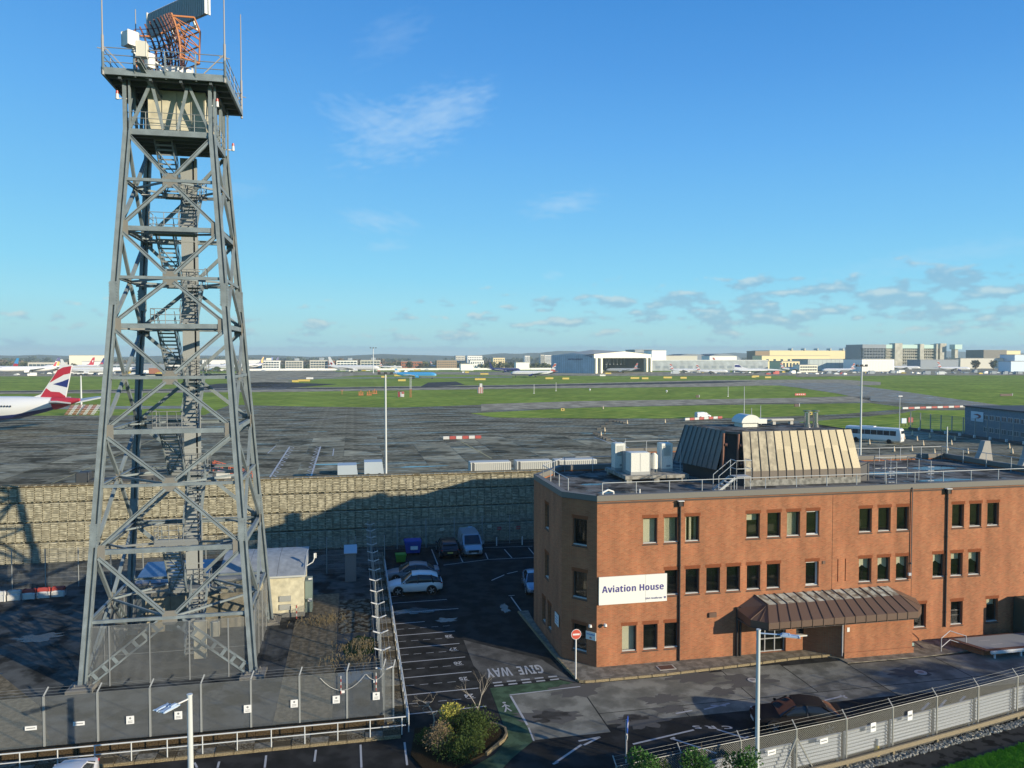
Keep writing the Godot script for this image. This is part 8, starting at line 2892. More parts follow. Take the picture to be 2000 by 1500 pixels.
	var cpts := [Vector2(108.39, 138.07), Vector2(126.93, 158.27), Vector2(135.56, 166.17), Vector2(127.5, 154.76), Vector2(122.18, 146.4), Vector2(135.35, 160.04), Vector2(120.38, 137.36), Vector2(128.97, 146), Vector2(136.08, 152.99), Vector2(120.58, 132.15), Vector2(128.64, 137.46), Vector2(134.79, 141.83), Vector2(135.92, 137.79), Vector2(129.33, 130.34), Vector2(112.59, 138.08), Vector2(113.44, 132.79), Vector2(123.21, 122.19), Vector2(111.94, 150.53), Vector2(90.83, 272.78), Vector2(89.62, 211.88), Vector2(59.23, 179.39), Vector2(63.81, 190.3), Vector2(77.51, 210.85)]
	for k in cpts.size():
		var lab := "small traffic cone on the coach stand, %s counted from the coach" % ordinal(k) if k < 18 else "small traffic cone on the apron left of the plant room, %s" % ordinal(k - 18)
		if cone == null:
			cone = thing("traffic_cone", lab, "cone", V(cpts[0].x, 0, cpts[0].y), "cones on the apron")
			b = MB.new()
			b.tube(Vector3(0, 0.05, 0), Vector3(0, 1.15, 0), 0.26, 0.07, 10)
			obj("cone", b, mat("cone_pale", 0.62, 0.5, 0.34, 0.6), cone)
			b = MB.new()
			b.cbox(Vector3(0, 0.04, 0), Vector3(0.6, 0.08, 0.6), 0.02)
			obj("foot", b, dark, cone)
		else:
			dup(cone, V(cpts[k].x, 0, cpts[k].y), 0.0, lab)
	# coach
	var ch := thing("white_coach", "white coach with dark windows parked beyond the flat roof", "coach", V(116.2, 0, 154.7), "", atan2(-7.3, 5.0))
	b = MB.new()
	var rings := []
	for q in [[-6.0, 0.5, 3.2, 1.15], [-5.85, 0.35, 3.45, 1.25], [5.6, 0.35, 3.45, 1.25], [5.95, 0.4, 3.2, 1.2], [6.1, 0.6, 2.2, 1.1]]:
		rings.append(ring_of(q[0], q[1], q[2], q[3], q[3]))
	b.skin(rings)
	obj("body", b, mat("coach_white", 0.66, 0.67, 0.66, 0.3), ch)
	for s in [-1.0, 1.0]:
		for k in 8:
			b = MB.new()
			b.box(Vector3(-5.1 + k * 1.36, 2.35, s * 1.255), Vector3(1.28, 1.05, 0.03))
			obj("window", b, mat("coach_glass", 0.02, 0.03, 0.04, 0.08), ch)
		for x in [-3.6, 3.6]:
			b = MB.new()
			b.tube(Vector3(x, 0.5, s * 0.95), Vector3(x, 0.5, s * 1.27), 0.5, 0.5, 16)
			obj("wheel", b, M["tyre_rubber"], ch)
	b = MB.new()
	b.box(Vector3(6.03, 2.45, 0), Vector3(0.12, 0.95, 1.9))
	obj("rear_window", b, M["coach_glass"], ch)
	b = MB.new()
	b.cbox(Vector3(-1.5, 3.52, 0), Vector3(3.5, 0.22, 1.8), 0.08)
	obj("roof_unit", b, M["coach_white"], ch)
	for s in [-0.9, 0.9]:
		b = MB.new()
		b.box(Vector3(6.08, 1.3, s), Vector3(0.06, 0.5, 0.16))
		obj("tail_light", b, M["tail_red"], ch)
	# white van beyond the plant room
	var vp: Vector2 = Vector2(108.08, 225.4)
	vehicle("white_van", "white van parked beyond the plant room roof by the barrier boards", "van", V(vp.x, 0, vp.y), 0.1, M["paint_white"], VAN)
	# yellow lit guidance signs with markings
	var sg := [Vector2(71.87, 260.46), Vector2(120.69, 220.75), Vector2(146.22, 226.1)]
	for k in 3:
		simple("taxiway_sign", ["small yellow taxiway sign on the grass island", "small yellow marker board behind the white hood", "small yellow marker board behind the two flues"][k], "taxiway sign", V(sg[k].x, 0, sg[k].y), [["board", yel, [[Vector3(0, 0.9, 0), Vector3(1.3 + 0.3 * (k % 2), 0.9, 0.2)]]], ["leg", dark, [[Vector3(-0.5, 0.25, 0), Vector3(0.1, 0.5, 0.1)], [Vector3(0.5, 0.25, 0), Vector3(0.1, 0.5, 0.1)]]], ["letter", dark, [[Vector3(0, 0.9, 0.11), Vector3(0.5, 0.45, 0.03)]]]])
	var fs := [[577,747,5.0], [594,745.5,9.0], [777,735,7.0], [750,738,5.0], [785,745,6.0], [815,724,9.0], [938,743,9.0], [906,728.5,4.0], [912,728.5,5.0], [946,732,9.0], [1073,741,7.0], [1105,741.5,6.0], [1240,740.5,8.0], [1260,741,6.0], [1304,739.5,8.0], [1335,740,6.0], [1476,737,7.0], [1500,739,6.0], [1472,738,4.0], [1177,735,6.0], [1188,731,7.0], [605,741,6.0]]
	var fp := [Vector2(-43.07, 604.22), Vector2(-37.73, 621.55), Vector2(43.42, 774.55), Vector2(27.71, 720.43), Vector2(37.51, 612.43), Vector2(87.9, 1084.74), Vector2(102.37, 626.05), Vector2(130.23, 918.42), Vector2(133.85, 917.67), Vector2(138.92, 822.06), Vector2(165.35, 642.5), Vector2(177.16, 632.46), Vector2(240.22, 634.85), Vector2(246.13, 625.85), Vector2(274.5, 643.9), Vector2(285.01, 633.58), Vector2(373.38, 667.32), Vector2(366.46, 633.28), Vector2(362.42, 651.42), Vector2(243.49, 733.3), Vector2(278.29, 818.36), Vector2(-36.82, 684.19)]
	for k in fs.size():
		var lab := "far yellow guidance sign on the grass, %s" % ["left of the slim mast, short one", "left of the slim mast, long one", "under the white airliner's nose", "nearest left of the slim mast", "just right of the slim mast", "a yellow truck-sized one by the blue airliner", "in the middle above the striped hut", "left of two by the twin-engined airliner", "right of two by the twin-engined airliner", "before the twin-engined airliner's nose", "left of the hangar, first", "left of the hangar, second", "below the hangar door, first", "below the hangar door, second", "below the hangar's right end, first", "below the hangar's right end, second", "before the delta-winged jet, first", "before the delta-winged jet, second", "before the delta-winged jet, small", "below the hangar's blue wall, first", "below the hangar's blue wall, second", "pale, left of the slim mast"][k]
		simple("guidance_sign", lab, "guidance sign", V(fp[k].x, 0, fp[k].y), [["board", yel if k not in [7, 21, 19] else white, [[Vector3(0, 1.0, 0), Vector3(fs[k][2], 1.5, 0.4)]]], ["leg", dark, [[Vector3(-fs[k][2] * 0.4, 0.15, 0), Vector3(0.2, 0.3, 0.2)], [Vector3(fs[k][2] * 0.4, 0.15, 0), Vector3(0.2, 0.3, 0.2)]]]], "yellow guidance signs across the field")
	var rs := [Vector2(218.24, 346.46), Vector2(314.65, 321.49), Vector2(159.56, 338.96), Vector2(167.86, 268.83)]
	simple("red_sign", "long red runway holding sign on the grass right of the plant room", "runway sign", V(rs[0].x, 0, rs[0].y), [["board", mat("sign_bright_red", 0.5, 0.07, 0.05, 0.5), [[Vector3(0, 0.7, 0), Vector3(6.0, 1.0, 0.3)]]], ["letter", white, [[Vector3(-1.8, 0.7, 0.16), Vector3(0.5, 0.5, 0.04)], [Vector3(-0.6, 0.7, 0.16), Vector3(0.5, 0.5, 0.04)], [Vector3(0.6, 0.7, 0.16), Vector3(0.5, 0.5, 0.04)], [Vector3(1.8, 0.7, 0.16), Vector3(0.5, 0.5, 0.04)]]]])
	for k in range(1, 4):
		simple("dark_sign", ["", "long dark back of a sign on the grass at far right", "small dark sign back on the grass behind the van", "small dark sign back with a white end on the grass behind the flues"][k], "runway sign", V(rs[k].x, 0, rs[k].y), [["board", mat("sign_back", 0.09, 0.06, 0.05, 0.7), [[Vector3(0, 0.7, 0), Vector3([0.0, 7.0, 1.5, 2.0][k], 1.1, 0.3)]]], ["end_post", white, [[Vector3([0.0, 3.6, 0.9, 1.1][k], 0.8, 0), Vector3(0.25, 1.2, 0.4)]]]])
	# striped huts, lattice mast and small equipment on the grass
	var hp := [Vector2(22.55, 376.76), Vector2(66.28, 405.41), Vector2(26.83, 371.04), Vector2(3.68, 395.93), Vector2(7.74, 395.09), Vector2(10.97, 410.98), Vector2(-5.77, 403.25), Vector2(130.96, 417.13), Vector2(166.08, 390.83), Vector2(93.08, 394.05), Vector2(178.28, 344.65), Vector2(112.24, 420.99), Vector2(-104.56, 363.44)]
	simple("striped_hut", "small red and white equipment hut on the grass by the slim mast", "equipment hut", V(hp[0].x, 0, hp[0].y), [["wall", M["barrier_white"], [[Vector3(0, 1.2, 0), Vector3(3.0, 2.4, 2.4)]]], ["red_panel", red, [[Vector3(-1.0, 1.2, 1.22), Vector3(0.9, 2.3, 0.06)], [Vector3(0.9, 1.9, 1.22), Vector3(1.1, 0.8, 0.06)]]], ["roof", red, [[Vector3(0, 2.48, 0), Vector3(3.2, 0.16, 2.6)]]], ["door", white, [[Vector3(0.0, 0.9, 1.24), Vector3(0.7, 1.7, 0.06)]]]])
	simple("striped_hut", "red and white vertical-striped monitor hut with a chimney-like top on the grass", "equipment hut", V(hp[1].x, 0, hp[1].y), [["wall", M["barrier_white"], [[Vector3(0, 1.7, 0), Vector3(2.7, 3.4, 2.2)]]], ["red_panel", red, [[Vector3(-0.9, 1.7, 1.12), Vector3(0.4, 3.3, 0.06)], [Vector3(0, 1.7, 1.12), Vector3(0.4, 3.3, 0.06)], [Vector3(0.9, 1.7, 1.12), Vector3(0.4, 3.3, 0.06)]]], ["top_box", M["barrier_white"], [[Vector3(0.3, 4.3, 0), Vector3(1.4, 1.8, 1.2)]]]])
	var lm := thing("lattice_mast", "slim lattice mast with an orange foot in front of the blue airliner", "mast", V(hp[2].x, 0, hp[2].y))
	for e in 2:
		b = MB.new()
		var y0 := [0.0, 4.0][e] as float
		var y1 := [4.0, 10.0][e] as float
		for s in [[-0.35, -0.35], [0.35, -0.35], [0.35, 0.35], [-0.35, 0.35]]:
			b.tube(Vector3(s[0], y0, s[1]), Vector3(s[0] * 0.9, y1, s[1] * 0.9), 0.07, 0.07, 5)
		var y := y0
		while y < y1 - 0.4:
			b.tube(Vector3(-0.35, y, 0.35), Vector3(0.35, y + 0.7, 0.35), 0.05, 0.05, 4)
			b.tube(Vector3(0.35, y, -0.35), Vector3(-0.35, y + 0.7, -0.35), 0.05, 0.05, 4)
			y += 0.7
		obj(["lower_lattice", "upper_lattice"][e], b, [mat("mast_orange", 0.5, 0.17, 0.06, 0.6), galv][e], lm)
	for k in range(3, 13):
		var lab := ["orange and white localiser frame left on the grass", "orange and white localiser frame middle on the grass", "white localiser box right on the grass", "lone orange aerial on the grass left of the localiser frames", "small white ball marker on the grass, left one", "small white ball marker on the grass, right one", "thin pale pole on the grass in front of the airliner, left one", "thin pale pole on the grass right of the middle", "thin pale pole with a cross arm on the grass, below the hangar's left end", "round white and brown marker on the grass seen through the tower"][k - 3] as String
		var kind := [0, 0, 0, 1, 2, 2, 3, 3, 3, 2][k - 3] as int
		var t := thing(["localiser_frame", "orange_aerial", "ball_marker", "thin_pole"][kind], lab, ["aerial", "aerial", "marker", "pole"][kind], V(hp[k].x, 0, hp[k].y))
		b = MB.new()
		if kind == 0:
			for i in 3:
				b.cbox(Vector3(-0.9 + i * 0.9, 0.9 + 0.35 * (i % 2), 0), Vector3(0.4, 1.8 + 0.7 * (i % 2), 0.4), 0.05)
			b.cbox(Vector3(0, 0.15, 0), Vector3(2.6, 0.3, 0.8), 0.05)
		elif kind == 1:
			b.tube(Vector3.ZERO, Vector3(0, 2.4, 0), 0.08)
			b.tube(Vector3(-0.8, 2.6, 0), Vector3(0, 1.7, 0), 0.07)
			b.tube(Vector3(0.8, 2.6, 0), Vector3(0, 1.7, 0), 0.07)
		elif kind == 2:
			b.tube(Vector3.ZERO, Vector3(0, 0.5, 0), 0.15)
			rings = []
			for i in 7:
				var a := -PI / 2 + PI * i / 6.0
				var ro := []
				for q in 10:
					ro.append(Vector3(sin(a) * 0.55, 0.9, 0) + Vector3(0, cos(TAU * q / 10.0 * -1.0), sin(TAU * q / 10.0 * -1.0)) * maxf(0.01, cos(a)) * 0.55)
				rings.append(ro)
			b.skin(rings)
		else:
			b.tube(Vector3.ZERO, Vector3(0, 5.0, 0), 0.14, 0.1)
			b.tube(Vector3(-0.4, 0.2, 0), Vector3(0.4, 0.2, 0), 0.12)
		obj(["frame", "aerial", "ball", "pole"][kind], b, [M["mast_orange"], M["mast_orange"], white, white][kind], t)
	# red and white slatted blast screens
	for k in 2:
		var t := thing("blast_screen", ["sloping red and white slatted blast screen by the airliner's tail, left panel", "sloping red and white slatted blast screen by the airliner's tail, right panel"][k], "blast screen", V([-91.0, -86.2][k], 0, 281.0 - k * 1.2))
		for i in 12:
			b = MB.new()
			var x := -2.3 + i * 0.4
			b.bar(Vector3(x - 1.0, 0.1, 0.6), Vector3(x + 0.8, 3.4, -1.0), 0.26, 0.1)
			obj("slat", b, [mat("slat_rust", 0.3, 0.1, 0.06, 0.7), M["barrier_white"]][(i / 3) % 2], t)
		b = MB.new()
		for i in 4:
			b.bar(Vector3(-3.0 + 0.5 * i, 0.7 + i * 0.75, 0.35 - i * 0.36), Vector3(2.4 + 0.5 * i, 0.7 + i * 0.75, 0.35 - i * 0.36), 0.08, 0.08)
		obj("cross_bar", b, M["barrier_white"], t)
	# blue-grey building, its fence, cabinets and small signs
	var bb := thing("blue_cabin_building", "blue-grey two-storey cabin building with a white emblem board at the right edge", "building", V(151, 0, 165))
	var o := bb.position
	var bg := mat("cabin_blue_grey", 0.13, 0.21, 0.27, 0.7, "soft", 0.3)
	var q0 := Vector2(150.4, 166.0)
	var q1 := Vector2(146.5, 140.0)
	var q2 := Vector2(165, 137.0)
	var q3 := Vector2(169, 163.0)
	b = MB.new(o)
	b.prism([q0, q1, q2, q3], 0.0, 6.9)
	obj("wall", b, bg, bb)
	b = MB.new(o)
	b.prism([q0 + Vector2(-0.3, 0.3), q1 + Vector2(-0.3, -0.3), q2, q3], 6.9, 7.2)
	obj("roof", b, dark, bb)
	var d := (q1 - q0).normalized()
	var nrm := Vector2(d.y, -d.x)
	var ux := Vector3(d.x, 0, -d.y)
	var fb := Basis(ux, Vector3.UP, ux.cross(Vector3.UP))
	for k in 8:
		for j in 2:
			var p := q0 + d * (8.0 + k * 2.1) + nrm * 0.03
			b = MB.new(o)
			b.box(V(p.x, 1.9 + j * 2.9, p.y), Vector3(1.6, 1.2, 0.08), fb)
			var w := obj("window", b, M["pole_white"], bb)
			b = MB.new(o)
			for s in [-1.0, 1.0]:
				b.box(V(p.x, 1.9 + j * 2.9, p.y) + ux * s * 0.39 + fb.z * 0.03, Vector3(0.66, 1.05, 0.06), fb)
			obj("pane", b, M["far_glass"], w)
	var pp := q0 + d * 5.0 + nrm * 0.15
	var em := thing("emblem_board", "white board with a dark curling emblem on the blue-grey cabin building", "sign", V(pp.x, 3.6, pp.y), "", fb.get_euler().y)
	b = MB.new()
	b.box(Vector3(0, 1.2, 0.05), Vector3(4.6, 2.4, 0.1))
	obj("board", b, mat("board_pale", 0.5, 0.58, 0.66, 0.5), em)
	b = MB.new()
	b.plate(Vector3(0, 1.3, 0.115), Vector3.RIGHT, Vector3.UP, [Vector2(-1.4, 0.35), Vector2(0.2, 0.6), Vector2(1.4, 0.3), Vector2(1.5, -0.2), Vector2(0.6, -0.55), Vector2(-0.5, -0.5), Vector2(0.7, -0.15), Vector2(0.3, 0.15)], 0.01)
	obj("emblem", b, mat("emblem_maroon", 0.16, 0.05, 0.07, 0.6), em)
	var wf := []
	for k in 13:
		wf.append(Vector2(146.6, 180.5).lerp(Vector2(146.0, 136.0), k / 12.0))
	fence_run("security_fence", "tall pale-posted security fence in front of the blue-grey cabin building", wf, 4.6, 0.3, {"t": 0.02, "hstep": 1.2, "post": 0.2})
	var fr := []
	for q in [Vector2(136.93, 202.12), Vector2(139.57, 196.33), Vector2(142.1, 190.79), Vector2(143.48, 184.15), Vector2(145.13, 179.28)]:
		fr.append(q)
	for q in [["grey cabinet at the left end of the far security fence", Vector2(150.14, 187.51), M["board_pale"], 1.6], ["red sign at the left end of the far security fence", Vector2(154.23, 189.94), red, 1.6]]:
		simple("roadside_box", q[0], "cabinet", V(q[1].x, 0, q[1].y), [["body", q[2], [[Vector3(0, 1.6, 0), Vector3(1.6, 1.4, 0.4)]]], ["leg", dark, [[Vector3(-0.6, 0.45, 0), Vector3(0.1, 0.9, 0.1)], [Vector3(0.6, 0.45, 0), Vector3(0.1, 0.9, 0.1)]]]])
	var lpost := thing("field_lamp", "thin lamp pole with a flat white head left of the far security fence", "lamp", V(146.0, 0, 184))
	b = MB.new()
	b.tube(Vector3.ZERO, Vector3(0, 8.6, 0), 0.1, 0.08)
	obj("pole", b, galv, lpost)
	b = MB.new()
	b.cbox(Vector3(0, 8.7, 0), Vector3(1.4, 0.25, 0.6), 0.04)
	obj("head", b, white, lpost)
	simple("grey_post", "plain grey post on the coach stand beyond the roof's right part", "post", V(105.1, 0, 120), [["post", galv, [[Vector3(0, 3.4, 0), Vector3(0.2, 6.8, 0.2)]]]])
	# kerb line and parked cars by the far fence
	for k in 9:
		var p: Vector2 = Vector2(145.6, 178).lerp(Vector2(144.5, 140), k / 8.0)
		simple("kerb_block", "black and white kerb block along the far fence, %s from its far end" % ordinal(k), "kerb block", V(p.x, 0, p.y), [["block", dark, [[Vector3(0, 0.3, 0), Vector3(0.5, 0.6, 3.6)]]], ["white_cap", white, [[Vector3(0, 0.45, 1.95), Vector3(0.5, 0.7, 0.3)]]]], "kerb blocks along the far fence")
	# vehicles and ground kit too small to show parts
	var r := RandomNumberGenerator.new()
	r.seed = 101
	var tones := [M["white_cladding"], M["white_cladding"], M["grey_cladding"], M["slate_cladding"], mat("far_red_paint", 0.4, 0.06, 0.05, 0.4), mat("far_yellow_paint", 0.55, 0.4, 0.05, 0.5)]
	for q in [[1480, 2000, 727.5, 731.5, 46, "in front of the hangars at right"], [20, 330, 729, 734, 22, "under the airliners at left"], [660, 840, 722.5, 727, 16, "between the far airliners in the middle"], [1310, 1480, 727.5, 730, 14, "in front of the long slate hangar"], [395, 520, 719, 726, 10, "under the blue-tailed airliners"]]:
		for k in q[4]:
			var px := lerpf(q[0], q[1], (k + r.randf() * 0.8) / q[4])
			var py := r.randf_range(q[2], q[3])
			var v: float = 29158.0 / (py - 697.0)
			# stand off along the direction that this lot of vehicles lies in
			var a := atan((px - 1000.0) / 1503.0) + deg_to_rad(11.65)
			var depth := v / cos(a - deg_to_rad(11.65))
			var s := r.randf_range(0.8, 1.4)
			var big := r.randf() < 0.3
			b = MB.new()
			if big:
				b.cbox(Vector3(0.6, 1.7, 0), Vector3(5.5, 2.8, 2.3) * s, 0.1)
				b.cbox(Vector3(-3.2 * s, 1.2, 0), Vector3(1.8, 2.0, 2.2) * s, 0.15)
			else:
				b.cbox(Vector3(0, 0.7, 0), Vector3(4.4, 0.9, 1.8) * s, 0.15)
				b.cbox(Vector3(-0.2, 1.35, 0), Vector3(2.4, 0.7, 1.6) * s, 0.2)
			var o2 := obj("far_truck" if big else "far_car", b, tones[[0, 0, 1, 2, 3, 0, 2, 1, 4, 5, 3, 2][r.randi() % 12]], self)
			o2.position = Vector3(sin(a) * depth, 0, -cos(a) * depth)
			o2.rotation.y = r.randf_range(-0.5, 0.5)
			tag(o2, "tiny parked %s %s, %s from the left" % ["truck" if big else "car", q[5], ordinal(k)], "truck" if big else "car", "vehicles " + q[5])

# ---------------------------------------------------------------- aircraft
func plane(label: String, at: Vector2, head: Vector2, length: float, spec: Dictionary) -> Node3D:
	var t := thing("airliner", label, "airliner", V(at.x, 0, at.y), spec.get("group", ""), atan2(head.y, head.x))
	var L2 := length * 0.5
	var R: float = spec.get("radius", length * 0.047)
	var cy := R * 2.05
	var white: Material = spec.get("paint", M["plane_white"])
	var prof := [[-0.5, 0.12, 0.72], [-0.46, 0.3, 0.6], [-0.38, 0.6, 0.35], [-0.28, 0.9, 0.1], [-0.2, 1.0, 0.0], [0.0, 1.0, 0.0], [0.36, 1.0, 0.0], [0.42, 0.93, -0.03], [0.46, 0.76, -0.1], [0.485, 0.5, -0.18], [0.5, 0.12, -0.25]]
	var seg := 20
	for half in 2:
		var rings := []
		for p in prof:
			var ring := []
			var n := 14 if half == 0 else 8
			for k in n + 1:
				# the upper shell covers everything above the belly line
				var a := (lerpf(-0.62, PI + 0.62, k / float(n)) if half == 0 else lerpf(PI + 0.62, TAU - 0.62, k / float(n)))
				ring.append(Vector3(p[0] * length, cy + p[2] * R + sin(a) * R * p[1], -cos(a) * R * p[1]))
			rings.append(ring)
		var b := MB.new()
		b.skin(rings, true, false)
		obj(["fuselage", "belly"][half], b, white if half == 0 else spec.get("belly", white), t)
	var wing: Material = spec.get("wing", M["plane_wing"])
	for s in [-1.0, 1.0]:
		var b := MB.new()
		var root := Vector3(length * 0.08, cy - R * 0.55, s * R * 0.7)
		var span := length * 0.46
		var pts := [Vector2(0.0, 0.0), Vector2(-length * 0.17, 0.0), Vector2(-length * 0.21, span * 0.35), Vector2(-length * 0.27, span), Vector2(-length * 0.235, span), Vector2(0.02 * -length, span * 0.05)]
		b.plate(root, Vector3(1, 0, 0), Vector3(0, 0.09, s).normalized(), pts, R * 0.09)
		obj("wing", b, wing, t)
		b = MB.new()
		var h0 := Vector3(-length * 0.4, cy + R * 0.45, s * R * 0.3)
		b.plate(h0, Vector3(1, 0, 0), Vector3(0, 0.1, s).normalized(), [Vector2(0, 0), Vector2(-length * 0.08, 0), Vector2(-length * 0.115, length * 0.15), Vector2(-length * 0.085, length * 0.15)], R * 0.06)
		obj("tailplane", b, spec.get("tailplane", wing), t)
		for e in spec.get("engines", [0.3]):
			b = MB.new()
			var c := Vector3(length * (0.1 - 0.1 * e), cy - R * 1.0, s * (R + span * e))
			b.tube(c + Vector3(length * 0.045, 0, 0), c + Vector3(length * 0.03, 0, 0), R * 0.44, R * 0.5, 14)
			b.tube(c + Vector3(length * 0.03, 0, 0), c - Vector3(length * 0.03, 0, 0), R * 0.5, R * 0.42, 14)
			b.bar(c + Vector3(0, R * 0.3, 0), c + Vector3(-length * 0.04, R * 0.65, 0), R * 0.1, R * 0.5)
			obj("engine", b, spec.get("engine", white), t)
		b = MB.new()
		b.tube(Vector3(-length * 0.03, R * 0.35, s * R * 0.9), Vector3(-length * 0.03, R * 0.35, s * R * 1.25), R * 0.35, R * 0.35, 12)
		b.bar(Vector3(-length * 0.03, R * 0.3, s * R * 1.0), Vector3(-length * 0.03, cy - R * 0.6, s * R * 1.0), R * 0.12, R * 0.12, Vector3(0, 0, 1))
		obj("main_gear", b, M["plane_dark"], t)
		b = MB.new()
		for k in int(length * 0.9):
			var x := -length * 0.27 + k * length * 0.66 / int(length * 0.9)
			b.box(Vector3(x, cy + R * 0.25, s * R * 0.985), Vector3(length * 0.0045, R * 0.13, R * 0.05))
		b.box(Vector3(length * 0.462, cy + R * 0.33, s * R * 0.5), Vector3(length * 0.012, R * 0.2, R * 0.1))
		obj("cabin_windows", b, M["plane_dark"], t)
	var g := MB.new()
	g.tube(Vector3(length * 0.4, R * 0.28, -R * 0.2), Vector3(length * 0.4, R * 0.28, R * 0.2), R * 0.28, R * 0.28, 12)
	g.bar(Vector3(length * 0.4, R * 0.3, 0), Vector3(length * 0.4, cy - R * 0.7, 0), R * 0.12, R * 0.12, Vector3(0, 0, 1))
	obj("nose_gear", g, M["plane_dark"], t)
	# fin and what is painted on it, as skins a little proud of it
	var fh: float = length * spec.get("fin_h", 0.165)
	var f0 := Vector3(-length * 0.36, cy + R * 0.85, 0)
	var b := MB.new()
	b.plate(f0, Vector3.RIGHT, Vector3.UP, [Vector2(length * 0.05, -R * 0.05), Vector2(-length * 0.09, -R * 0.2), Vector2(-length * 0.12, fh), Vector2(-length * 0.08, fh), Vector2(-length * 0.0, fh * 0.12)], R * 0.07)
	obj("fin", b, spec.get("fin", white), t)
	for q in spec.get("art", []):
		b = MB.new()
		var pts := []
		for p in q[1]:
			# (0..1 along the chord at that height, 0..1 up the fin)
			var y: float = p.y * fh
			var lead := lerpf(length * 0.005, -length * 0.08, p.y)
			var trail := lerpf(-length * 0.092, -length * 0.12, p.y)
			pts.append(Vector2(lerpf(lead, trail, p.x), y))
		b.plate(f0, Vector3.RIGHT, Vector3.UP, pts, R * 0.085)
		obj("fin_marking", b, q[0], t)
	if spec.has("cone"):
		b = MB.new()
		b.tube(Vector3(-length * 0.505, cy + R * 0.72, 0), Vector3(-length * 0.45, cy + R * 0.56, 0), R * 0.13, R * 0.4, 14)
		b.tube(Vector3(-length * 0.45, cy + R * 0.56, 0), Vector3(-length * 0.41, cy + R * 0.45, 0), R * 0.4, R * 0.56, 14)
		obj("tail_cone", b, spec.cone, t)
	return t

